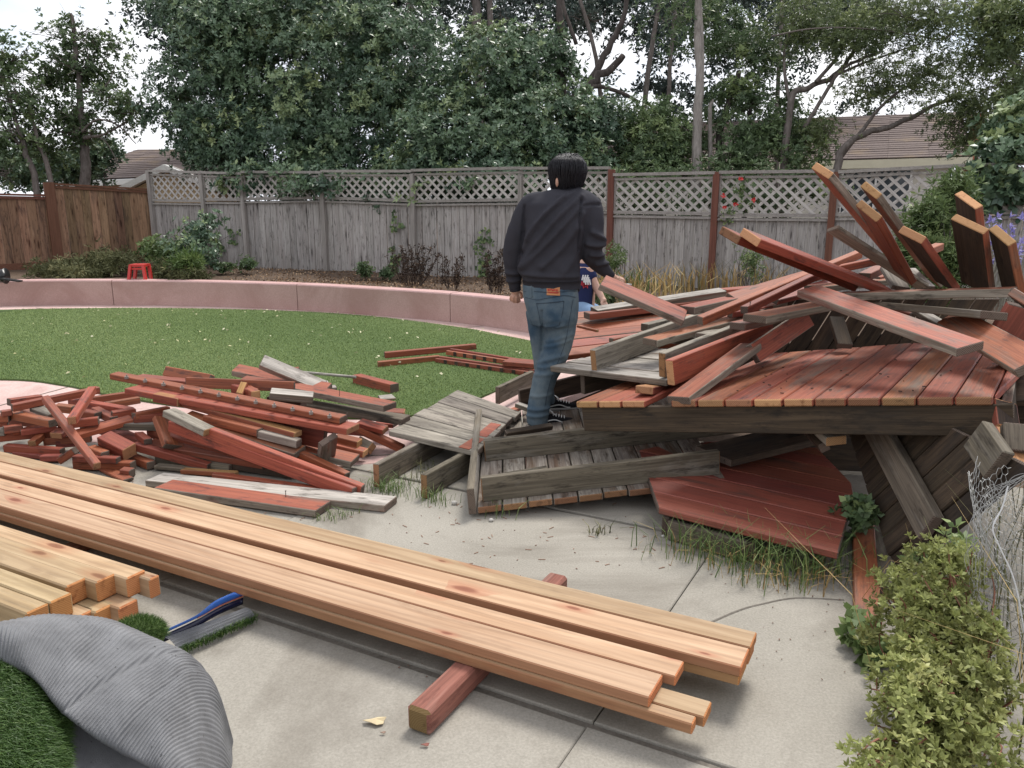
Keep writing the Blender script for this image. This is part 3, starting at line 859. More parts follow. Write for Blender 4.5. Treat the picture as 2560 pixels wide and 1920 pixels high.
def rail(u0, v0, u1, v1, code, hh=0.14, tt=0.04, base=0.036, nm='frame_beam'):
    a, b = on_b(u0, v0, base + hh / 2), on_b(u1, v1, base + hh / 2)
    d = (b - a).normalized(); y = bn_; z = d.cross(y)
    return board4(nm, a + y * hh / 2 + z * tt / 2, a - y * hh / 2 + z * tt / 2, b - y * hh / 2 + z * tt / 2, b + y * hh / 2 + z * tt / 2, tt, code, sec, 0.004, nrm=z)
rail(0.03, 0.085, Lx - 0.02, 0.085, 'BO')
rail(0.03, 0.70, Lx + 0.35, 0.70, 'BO')
rail(-0.024, 0.0, -0.024, 1.45, 'GP', hh=0.15, base=0.0)
for lab, a, b, cat in [('short gray stick lying on the frame by the near shoe', (805, 672), (1060, 632), 'stick'), ('short gray lath lying in the upturned deck section behind its front beam', (762, 918), (1036, 872), 'stick')]:
    p0, p1 = pt('A', *a, 0.16 if 'shoe' in lab else 0.10), pt('A', *b, 0.17 if 'shoe' in lab else 0.12)
    tag(plank('wood_stick', p0, p1, 0.045, 0.035, 20, 'D' if 'shoe' in lab else 'B'), lab, cat)

# C: big red deck section on top of the heap
L_, R_ = at(1438, 1004, 4.55), at(2483, 992, 3.35)
cx = (R_ - L_); cl = cx.length; cx = cx.normalized()
cyd = Vector((0, 0, 1)).cross(cx); cyd = Vector((cyd.x, cyd.y, 0)).normalized()
cn = cx.cross(cyd).normalized()
sec = section('deck_section', 'large red deck section with orange cut ends resting on top of the heap')(L_)
nb = 14
def con(u, v, h=0.0): return L_ + cx * u + cyd * v + cn * h
dmid = []
for x, y in [(560, 1172), (1100, 1135), (1580, 1098), (2063, 1135), (2212, 1235)]:
    q = on_plane(*px('Z', x, y), L_, cn) - L_
    dmid.append((q.dot(cx), q.dot(cyd)))
def vfar(u):
    return float(np.interp(u, [0.0] + [p[0] for p in dmid], [0.72] + [p[1] for p in dmid]))
umax = max(p[0] for p in dmid)
def vnear(u):
    if u <= cl: return 0.0
    return dmid[-1][1] * (u - cl) / max(dmid[-1][0] - cl, .01)
pitch = cl / nb
i = 0
while i * pitch < umax - .02:
    if i != 3:
        u0, u1 = i * pitch + .003, min((i + 1) * pitch - .003, umax - .005)
        n0_, n1_ = vnear(u0), vnear(u1)
        f0, f1 = max(vfar(u0), n0_ + .03), max(vfar(u1), n1_ + .02)
        o = board4('plank', con(u0, n0_), con(u1, n1_), con(u1, f1), con(u0, f0), 0.037, 'RR' if i in (0, 1, 2, 7, 8) else 'RB', sec, 0.006, nrm=cn)
        o.data.materials[0] = M['redworn'] if i > 2 else M['red']
    i += 1
def rim(u0, v0, u1, v1, code, hh=0.14, tt=0.04):
    a, b = con(u0, v0, -0.038 - hh / 2), con(u1, v1, -0.038 - hh / 2)
    d = (b - a).normalized(); z = d.cross(cn)
    if z.y > 0: z = -z
    return board4('rim_joist', a + cn * hh / 2 + z * tt / 2, a - cn * hh / 2 + z * tt / 2, b - cn * hh / 2 + z * tt / 2, b + cn * hh / 2 + z * tt / 2, tt, code, sec, 0.004, nrm=z)
rim(0.02, 0.045, cl + 0.07, 0.045, 'D')
rim(cl + 0.04, 0.09, cl + 0.02, 0.7, 'RDO')
rim(0.5, 0.5, 0.75, 1.0, 'D'); rim(1.3, 0.1, 1.3, 1.3, 'D')

# D: pale gray platform with rounded nosing lying on the red one
g0, g1 = pt('A', 1048, 300, 5.35), pt('A', 1680, 375, 4.5)
g2 = pt('A', 1190, 225, 5.75)
gx = (g1 - g0); gl = gx.length; gx.normalize(); gy = (g2 - g0); gy = (gy - gx * gy.dot(gx)).normalized()
sec = section('deck_section', 'pale gray weathered deck section lying over the left of the red deck')(g0)
gn = gx.cross(gy)
if gn.z < 0: gn = -gn
deck(sec, g0, g0 + gy * 0.72, g1 + gx * 0.02, g1 + gy * 0.72 - gx * 0.05, 5, 0.038, 'K', 0.006, nrm=gn)
for u in (0.25, 0.8):
    a, b = g0 + gx * u - gn * 0.11 + gy * 0.06, g0 + gx * u - gn * 0.11 + gy * 0.7
    plank('joist', a, b, 0.14, 0.04, 90, 'D', sec)

# E: red platform tilted behind the man
e0_, e1_ = at(1400, 897, 5.55), at(1700, 850, 5.75)
e2_, e3_ = at(1436, 782, 6.35), at(1900, 740, 6.6)
sec = section('deck_section', 'tilted red deck section behind the man with a worn gray streak')(e0_)
deck(sec, e0_ - Vector((0.15, 0, 0)), e2_ - Vector((0.1, 0, 0)), e1_ + Vector((0.5, 0.1, 0.03)), e3_, 6, 0.037, 'R', 0.006, codes=['R', 'R', 'RG', 'R', 'RG', 'R'])

# F: dark red wedge lying flat under the heap
zw = 0.165
w0_, w1_, w2_, w3_, w4_ = at(1646, 1268, zw), at(2096, 1381, zw), at(2140, 1218, zw), at(2010, 1085, zw), at(1640, 1130, zw)
sec = section('deck_section', 'dark red deck wedge lying low on the weeds under the heap')(w0_)
wx = (w1_ - w0_).normalized(); wy = Vector((-wx.y, wx.x, 0))
def leftright(v):
    """clip the wedge's outline at distance v from its near edge"""
    poly = [w0_, w1_, w2_, w3_, w4_ + Vector((-.1, .1, 0))]
    xs = []
    for a, b in zip(poly, poly[1:] + poly[:1]):
        va, vb = (a - w0_).dot(wy), (b - w0_).dot(wy)
        if (va - v) * (vb - v) <= 0 and abs(va - vb) > 1e-6:
            xs.append((a.lerp(b, (v - va) / (vb - va)) - w0_).dot(wx))
    return min(xs), max(xs)
vmax = max((p - w0_).dot(wy) for p in (w2_, w3_, w4_))
nbw = int(vmax / 0.19)
for i in range(nbw):
    va, vb = max(0.0005, i * 0.19 + 0.002), (i + 1) * 0.19 - 0.002
    la, ra = leftright(va); lb, rb = leftright(vb)
    board4('plank', w0_ + wx * la + wy * va, w0_ + wx * lb + wy * vb, w0_ + wx * rb + wy * vb, w0_ + wx * ra + wy * va, 0.037, 'RD', sec, 0.005)
plank('frame_beam', at(1672, 1322, 0.055), at(1868, 1378, 0.055), 0.10, 0.04, 90, 'B', sec)
plank('frame_beam', at(1664, 1316, 0.055), at(1720, 1235, 0.06), 0.10, 0.04, 90, 'B', sec)
plank('frame_beam', at(1876, 1380, 0.055), at(1925, 1285, 0.06), 0.10, 0.04, 90, 'D', sec)

# G: dark board panel leaning up on the right, its battens showing
ga_, gb_, gc_ = at(2237, 1443, 3.62), at(2112, 1060, 4.4), at(2560, 1185, 3.0)
sec = section('deck_section', 'dark brown deck section leaning on edge with its battens showing')(ga_)
gxx = (gc_ - ga_); gyy = (gb_ - ga_)
pn = gxx.cross(gyy).normalized()
if pn.y > 0: pn = -pn
NBG = 9
for i in range(NBG):
    a, b = i / NBG + 0.003, (i + 1) / NBG - 0.003
    dz = random.uniform(-0.004, 0.004)
    fa, fb = (min(1.15, (0.70 - (ga_ + gyy * q).z) / gxx.z) for q in (a, b))
    board4('plank', ga_ + gyy * a + pn * dz, ga_ + gyy * b + pn * dz, ga_ + gyy * b + gxx * fb + pn * dz, ga_ + gyy * a + gxx * fa + pn * dz, 0.03, 'D', sec, 0.006, nrm=pn)
def on_g(view, x, y, h): 
    q = on_plane(*px(view, x, y), ga_, pn)
    return q + pn * h
for (a, b) in [((800, 120), (1060, 590)), ((1270, 165), (1370, 310))]:
    p0, p1 = on_g('Y', *a, 0.03), on_g('Y', *b, 0.03)
    d = (p1 - p0).normalized(); y = pn.cross(d)
    board4('batten', p0 + y * .07 + pn * 0.03, p0 - y * .07 + pn * 0.03, p1 - y * .07 + pn * 0.03, p1 + y * .07 + pn * 0.03, 0.05, 'B', sec, 0.005, nrm=pn)

# ================================================================== loose boards (view, end 1, end 2, size, turn, finish, label)
# ends: x, y in the view, then height over the patio (below 1.6) or distance ahead of the camera
def loose(rows, group, name='board', cat='board'):
    for (v, x1, y1, k1, x2, y2, k2, w, t, roll, code, label) in rows:
        nm = name
        for key, n2 in (('stick', 'wood_stick'), ('block', 'wood_block'), ('lath', 'wood_lath'), ('post', 'wood_post')):
            if key in label.split(): nm = n2
        o = plank(nm, pt(v, x1, y1, k1), pt(v, x2, y2, k2), w, t, roll, code, skew=random.uniform(-.01, .01))
        tag(o, label, {'wood_stick': 'stick', 'wood_block': 'block', 'wood_lath': 'lath', 'wood_post': 'post'}.get(nm, cat), group)

HEAP = 'old boards heaped on the deck sections'
loose([
 ('H', 165, 75, 4.45, 1290, 478, 3.45, .145, .04, (225, -55), 'RG', 'wide red board lying diagonally on top of the heap, its dark end toward the camera'),
 ('H', 380, 112, 4.85, 1590, 82, 4.2, .15, .045, 0, 'RG', 'long red board lying level across the heap under the upright boards'),
 ('H', 560, 165, 4.9, 1455, 247, 3.85, .15, .04, -6, 'GP', 'gray board with a pale lichen spotted end below the long level red board'),
 ('H', 1150, 265, 4.3, 1720, 590, 3.3, .14, .04, 35, 'RG', 'red board sloping down to the right edge beneath the lichen spotted board'),
 ('Z', 632, 490, 4.2, 1420, 800, 4.95, .145, .045, (148, 100), 'RR', 'heavy red board rising to the left with its pale cut end over the heap'),
 ('Z', 515, 478, 4.32, 1200, 760, 5.0, .145, .045, (148, 90), 'RB', 'second red board hidden behind the heavy rising one, its tip poking out left'),
 ('G', 352, 168, 4.45, 1010, 960, 5.2, .14, .042, (210, 130), 'RDO', 'tallest leaning board with a sawn orange end against the lattice'),
 ('G', 780, 540, 4.2, 1120, 1140, 5.0, .15, .042, (240, 190), 'RR', 'leaning board with a broad red face just right of the tallest one'),
 ('G', 800, 350, 4.6, 1400, 1180, 5.3, .14, .042, (175, 130), 'RDO', 'leaning dark board with a rough orange end behind the broad red faced one'),
 ('G', 1180, 760, 4.1, 1510, 1215, 4.8, .14, .042, (210, 110), 'DO', 'leaning board with a smooth pale end in front of the light green shrub'),
 ('G', 1700, 438, 4.5, 1790, 1240, 4.9, .2, .045, (300, 215), 'DO', 'widest upright board with a cracked orange end at the right'),
 ('G', 1710, 660, 4.2, 1790, 1245, 4.6, .2, .042, (300, 140), 'DO', 'wide upright board with dark joist stripes in front of the cracked ended one'),
 ('G', 2010, 765, 4.15, 2130, 1330, 4.5, .17, .045, (220, 195), 'DO', 'upright dark board beside the purple flowers with a split orange end'),
 ('G', 445, 705, 4.9, 1290, 1245, 5.1, .075, .03, (60, -35), 'K', 'thin pale lath sloping down in front of a fence post'),
 ('Z', 345, 972, 4.75, 1262, 588, 5.6, .062, .05, 0, 'R', 'long red stick climbing across the heap toward a brown fence post'),
 ('Z', 600, 912, 4.6, 1060, 690, 5.1, .05, .045, 0, 'R', 'slim red stick with a nail lying beside the long climbing stick'),
 ('Z', 1150, 672, 5.3, 1440, 612, 5.1, .06, .045, 10, 'R', 'short red stick behind the broad red leaning board'),
 ('Z', 270, 912, 5.15, 525, 858, 5.35, .12, .05, 0, 'RG', 'short red topped board with a mossy gray edge near the back of the heap'),
 ('Z', 525, 850, 5.35, 1060, 690, 5.9, .10, .05, 25, 'R', 'red board continuing behind the mossy edged short one'),
 ('Z', 465, 800, 6.6, 760, 775, 6.8, .12, .03, 0, 'R', 'flat red board at the far side of the heap near the dry plants'),
 ('B', 385, 372, 6.15, 1572, 192, 6.5, .10, .06, 12, 'WP', 'long bleached board with a blackened end in front of the dry plants'),
 ('B', 320, 405, 6.1, 1560, 262, 6.5, .12, .05, 0, 'RD', 'dark red board lying under the long bleached one'),
 ('B', 460, 95, 5.15, 1225, 425, 5.1, .16, .042, 20, 'RG', 'red board with a splintered upper end held up beside the man'),
 ('B', 850, 512, 5.45, 1085, 455, 5.7, .06, .05, 0, 'G', 'short gray block standing behind the pale beam'),
 ('B', 378, 815, 5.0, 1450, 428, 5.9, .14, .042, 90, 'GO', 'pale weathered beam standing on edge across the gray deck section'),
 ('B', 900, 648, 4.9, 1760, 428, 5.35, .13, .042, 0, 'RG', 'red topped board with a dark chewed end lying over the pale beam'),
 ('B', 1012, 858, 4.5, 1720, 570, 5.2, .145, .042, 90, 'GO', 'mossy gray beam on edge paired with a red beam'),
 ('B', 1085, 930, 4.32, 2010, 555, 5.15, .145, .045, 88, 'RR', 'red beam on edge with a rotted orange end beside the mossy one'),
 ('Z', 660, 962, 4.4, 1060, 885, 4.85, .145, .042, 0, 'RG', 'red board with a blackened square end in the middle of the heap'),
 ('Z', 560, 1005, 4.62, 900, 930, 5.2, .10, .042, 0, 'RG', 'short red board under the blackened square ended one'),
 ('B', 1390, 590, 4.95, 1620, 530, 5.2, .10, .03, 0, 'G', 'gray board piece tucked between the mossy beam and red board'),
 ('Z', 220, 1432, 4.18, 640, 1120, 4.72, .135, .042, (60, 4), 'RG', 'red board with a broken upper end lying on the front left of the red deck'),
 ('Z', 650, 1165, 4.65, 965, 955, 5.0, .12, .04, 62, 'RG', 'snapped gray edged board rising behind the broken red one'),
 ('A', 1572, 432, 4.4, 1760, 405, 5.2, .105, .042, 0, 'O', 'short board with a clean yellow end tucked under the gray deck section'),
 ('G', 965, 1075, 5.35, 1075, 1260, 5.1, .12, .03, (1, .2), 'G', 'small gray brown board standing under the thin lath'),
 ('G', 1150, 1085, 5.3, 1330, 1255, 5.1, .10, .03, (1, .1), 'GP', 'small pale board beneath the broad red leaning board'),
 ('G', 740, 1150, 5.3, 885, 1080, 5.5, .08, .05, 0, 'RD', 'dark red block with a gray end behind the heavy rising board'),
 ('G', 835, 1168, 5.6, 945, 1140, 5.7, .08, .03, 0, 'R', 'small red block beyond the dark red one'),
 ('G', 1330, 915, 5.3, 1432, 872, 5.5, .06, .05, 0, 'R', 'short red stick poking out in front of the light green shrub'),
 ('Z', 1620, 930, 4.9, 1800, 1035, 4.6, .13, .03, (1, .2), 'GP', 'pale board seen through the gap between the crossing red and gray boards'),
 ('Z', 2180, 838, 3.7, 2330, 930, 3.5, .12, .042, (1, .8), 'DO', 'board at the right picture edge with an orange end'),
 ('H', 1540, 420, 4.0, 1690, 190, 3.9, .2, .042, (1, .3), 'RD', 'dark red board standing at the right edge behind the sloping board'),
 ('Y', 715, 545, .05, 738, 1022, .05, .10, .06, 0, 'R', 'red board lying on the ground toward the camera beside the shrub'),
 ('Y', 745, 560, .04, 840, 860, .03, .10, .05, 0, 'B', 'gray board lying on the ground beside the red one'),
 ('Y', 480, 80, 4.2, 598, 185, 3.85, .10, .045, (1, -.1), 'GO', 'gray block hanging below the rim of the red deck section'),
 ('Y', 430, 90, 4.3, 545, 215, 3.95, .05, .05, 30, 'D', 'dark stick beside the gray block below the deck rim'),
 ('Y', 250, 120, 5.0, 950, 150, 4.9, .5, .04, 82, 'D', 'dark wide board on edge, added to darken the gap under the red deck section'),  # added so the opening between wedge and leaning section reads dark
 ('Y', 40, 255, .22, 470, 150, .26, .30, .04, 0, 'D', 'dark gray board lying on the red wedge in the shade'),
 ('H', 1515, 850, 3.4, 1540, 1030, 3.35, .09, .045, (1, .1), 'DO', 'orange splintered board hanging at the right end of the deck rim'),
 ('H', 1545, 1050, 3.3, 1680, 1320, 3.1, .12, .045, (1, .2), 'O', 'raw orange board leaning at the right edge below the deck rim'),
 ('H', 1640, 1010, 3.2, 1650, 1200, 3.15, .14, .05, (1, .1), 'B', 'gray post standing at the right edge behind the wire netting'),
 ('A', 880, 480, 6.1, 1400, 350, 6.3, .14, .042, 90, 'D', 'dark joist on edge running under the gray deck section behind the shoes'),
 ('B', 1640, 392, 5.2, 2010, 335, 5.5, .05, .04, 0, 'R', 'short dark edged red stick under the slim nailed stick'),
 ('B', 1850, 372, 5.4, 2240, 232, 5.9, .12, .04, 0, 'RG', 'red board fanning out behind the blackened square ended board'),
 ('B', 1690, 430, 5.3, 2100, 300, 5.8, .09, .04, 0, 'RD', 'shaded red board in the middle of the fan of sticks'),
 ('B', 1100, 640, 5.1, 1360, 610, 5.3, .07, .03, 0, 'GP', 'small triangular looking gray piece on the pale deck boards'),
 ('B', 240, 500, 5.7, 425, 545, 5.6, .022, .018, 0, 'RB', 'thin red lath lying on the tilted red deck section'),
 ('B', 545, 630, 5.55, 700, 600, 5.7, .05, .03, 0, 'RD', 'small dark red block lying on the tilted red deck section'),
 ('Z', 760, 850, 5.4, 1120, 760, 5.9, .10, .04, 20, 'RD', 'dark red board behind the diagonal top board'),
 ('Z', 980, 790, 5.3, 1420, 745, 5.6, .12, .04, 0, 'RG', 'red board lying under the left end of the long level board'),
 ('Z', 1420, 905, 4.9, 1560, 940, 4.8, .05, .03, 0, 'R', 'small red stick in the dark gap under the crossing boards'),
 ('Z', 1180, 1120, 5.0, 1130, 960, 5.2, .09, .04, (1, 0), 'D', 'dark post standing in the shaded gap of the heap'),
 ('H', 1480, 540, 4.0, 1660, 640, 3.9, .2, .04, (1, .6), 'D', 'dark board added as shade at the right edge below the sloping red one'),  # added dark filler that stands in for shade beside the heap
 ('H', 1470, 760, 3.9, 1700, 740, 3.8, .2, .04, 40, 'D', 'dark board added as shade behind the right end of the deck rim'),  # added dark board, covers bare soil behind the rim with shade
 ('H', 1480, 930, 3.9, 1700, 930, 3.8, .25, .04, 80, 'D', 'dark board on edge, added as shade under the right end of the deck rim'),  # added dark board in place of shade below the rim end
 ('A', 868, 512, .22, 960, 545, .2, .06, .03, 0, 'GP', 'short pale stick behind the trouser leg of the man'),
], HEAP)
# dark boards added behind the gap to blacken the inside of the heap
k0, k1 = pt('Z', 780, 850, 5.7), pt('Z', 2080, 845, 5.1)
sec = section('deck_section', 'dark deck section added to blacken the gap between the crossing boards')(k0)
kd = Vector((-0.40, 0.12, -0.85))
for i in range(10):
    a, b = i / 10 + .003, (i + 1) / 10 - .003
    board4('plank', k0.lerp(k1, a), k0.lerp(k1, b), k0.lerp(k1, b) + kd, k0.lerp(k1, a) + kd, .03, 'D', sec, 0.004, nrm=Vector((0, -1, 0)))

SCRAP = 'red sawn-off sticks in the scrap pile'
loose([
 ('E', 520, 305, .40, 1120, 1085, .15, .044, .044, 0, 'RB', 'long red stick lying diagonally on top of the scrap pile'),
 ('E', 135, 412, .30, 1140, 205, .30, .05, .05, 0, 'R', 'long red stick with a gray end lying level across the back of the scrap pile'),
 ('E', 830, 562, .36, 1062, 205, .40, .05, .05, 0, 'RB', 'short red stick crossing the back stick, its brown end to the camera'),
 ('E', 130, 492, .23, 620, 590, .23, .06, .05, 0, 'R', 'red stick under the level back stick at the left of the scrap pile'),
 ('E', -60, 535, .22, 112, 530, .22, .06, .05, 0, 'R', 'red stick end cut by the left picture edge, second from the top'),
 ('E', 10, 480, .26, 140, 462, .26, .05, .04, 0, 'RD', 'short dark tipped stick at the far left of the scrap pile'),
 ('E', -60, 590, .18, 92, 582, .18, .05, .05, 0, 'R', 'flat red stick at the left edge over a gray ended one'),
 ('E', -90, 765, .10, 680, 690, .12, .05, .05, 0, 'R', 'long low red stick at the front left of the scrap pile'),
 ('E', 645, 738, .13, 770, 640, .15, .09, .042, 0, 'RR', 'short block with a wide raw yellow end facing out of the scrap pile'),
 ('E', 40, 668, .17, 262, 640, .17, .05, .05, 0, 'R', 'red stick with a square gray end at the left of the scrap pile'),
 ('E', -40, 690, .15, 66, 685, .15, .05, .05, 0, 'G', 'gray square stick end at the left picture edge'),
 ('E', 150, 700, .14, 610, 606, .17, .04, .03, 20, 'R', 'thin red lath sloping inside the scrap pile'),
 ('E', 240, 700, .15, 655, 638, .16, .045, .04, 0, 'R', 'red stick with a gray end above the long low one'),
 ('E', 870, 725, .20, 1520, 545, .24, .09, .035, 10, 'R', 'wide red board crossing behind the diagonal stick'),
 ('E', 800, 600, .26, 1140, 560, .27, .05, .05, 0, 'R', 'red stick with a gray end pointing right beneath the crossing stick'),
 ('E', 1375, 612, .21, 1840, 622, .20, .09, .045, 0, 'GP', 'gray weathered board with a black end at the right of the scrap pile'),
 ('E', 1530, 540, .25, 1965, 505, .25, .06, .05, 0, 'R', 'red stick above the gray weathered board, gray end to the right'),
 ('E', 1540, 512, .27, 1945, 432, .28, .05, .045, 0, 'R', 'red stick rising to the right above the other two'),
 ('E', 1290, 505, .25, 1560, 462, .25, .06, .06, 0, 'R', 'red stick with a round black knot in its end'),
 ('E', 650, 408, .29, 850, 432, .28, .06, .05, 0, 'R', 'short red block behind the diagonal stick'),
 ('E', 870, 350, .16, 1600, 245, .16, .05, .05, 0, 'R', 'long red stick lying out onto the lawn at the back of the scrap pile'),
 ('E', 1220, 385, .14, 1610, 320, .14, .05, .05, 0, 'R', 'red stick on the pink path behind the scrap pile'),
 ('E', 830, 335, .24, 1500, 450, .22, .065, .045, 0, 'R', 'long red board sloping right at the back of the scrap pile'),
 ('E', 950, 480, .24, 1140, 505, .24, .06, .05, 0, 'R', 'short red stick in the middle of the scrap pile'),
 ('E', 1100, 440, .23, 1320, 555, .23, .055, .05, 0, 'R', 'red stick with a gray end sloping to the right'),
 ('E', 1000, 440, .20, 1300, 480, .20, .10, .03, 0, 'RD', 'dark red board in the middle of the scrap pile'),
 ('E', 1205, 775, .16, 1500, 925, .10, .10, .09, 15, 'RR', 'thick red block with a raw split end and a black bolt hole'),
 ('E', 65, 872, .05, 725, 920, .05, .055, .05, 0, 'R', 'long red stick with a black left end at the front of the scrap pile'),
 ('E', 705, 1015, .06, 880, 895, .13, .05, .045, 0, 'R', 'short red stick leaning up at the front of the scrap pile'),
 ('E', 1050, 890, .11, 1215, 960, .10, .06, .05, 0, 'R', 'short red stick with a gray end under the diagonal one'),
 ('E', 870, 1060, .035, 1540, 1078, .04, .06, .055, 0, 'R', 'red stick lying level at the front right of the scrap pile'),
 ('E', 1200, 1110, .012, 1480, 1245, .012, .07, .02, 0, 'R', 'thin red board lying on the concrete behind the new lumber'),
 ('E', 1480, 965, .03, 1745, 1075, .03, .055, .05, 0, 'R', 'red stick lying on the concrete at the right of the scrap pile'),
 ('E', 1550, 850, .12, 2420, 1095, .035, .05, .05, 0, 'R', 'long notched red stick reaching out of the scrap pile to the right'),
 ('E', 1740, 690, .15, 1960, 765, .14, .06, .06, 0, 'R', 'short red block in front of the upright red board'),
 ('E', 1600, 720, .17, 1712, 805, .15, .05, .04, 0, 'R', 'small red block pointing at the camera in the scrap pile'),
 ('E', 370, 830, .09, 470, 745, .11, .05, .045, 0, 'RB', 'small stick with a brown end in the dark front of the scrap pile'),
 ('E', 480, 990, .03, 710, 985, .03, .05, .04, 0, 'RD', 'short dark red stick low at the front of the scrap pile'),
 ('E', 860, 990, .09, 1370, 1015, .08, .05, .04, 0, 'R', 'red stick behind the level front one'),
 ('E', 1405, 1150, .025, 1525, 1165, .025, .06, .05, 0, 'RD', 'small dark red block lying on the concrete behind the new lumber'),
 ('E', 100, 350, .26, 470, 300, .24, .06, .05, 0, 'R', 'red stick behind the left end of the level back stick'),
 ('E', 290, 420, .22, 780, 600, .18, .10, .03, 0, 'RD', 'dark red flat board beneath the diagonal stick'),
 ('E', 420, 420, .26, 640, 500, .24, .09, .03, 0, 'G', 'gray brown flat board beneath the diagonal stick'),
 ('E', 90, 570, .16, 520, 590, .16, .05, .05, 0, 'RD', 'dark red stick low at the left of the scrap pile'),
 ('E', 500, 800, .07, 1050, 760, .08, .05, .05, 0, 'RD', 'dark red stick low in the middle of the scrap pile'),
 ('E', 640, 830, .05, 980, 800, .05, .05, .05, 0, 'RD', 'dark red stick at the bottom of the scrap pile'),
 ('E', 1100, 640, .15, 1700, 830, .10, .06, .05, 0, 'RD', 'dark red stick behind the thick split block'),
 ('E', 1340, 690, .13, 1800, 880, .08, .09, .04, 0, 'RD', 'dark red board low at the right of the scrap pile'),
 ('E', 1130, 610, .19, 1240, 600, .18, .05, .04, 0, 'R', 'tiny red block in the middle of the scrap pile'),
 ('E', 950, 640, .17, 1080, 625, .16, .10, .03, 0, 'GP', 'small pale board piece in the middle of the scrap pile'),
 ('E', 200, 930, .02, 700, 985, .02, .07, .03, 0, 'RD', 'dark red board flat on the concrete under the front stick'),
 ('E', 1800, 1085, .02, 2380, 1135, .02, .06, .025, 0, 'B', 'gray splinter of wood lying on the concrete between the piles'),
 ('E', 220, 480, .2, 400, 430, .2, .08, .04, 0, 'R', 'red block under the back stick at the left'),
 ('E', 1180, 975, .06, 1340, 985, .06, .06, .05, 0, 'R', 'small red block with a raw top under the thick split block'),
], SCRAP)

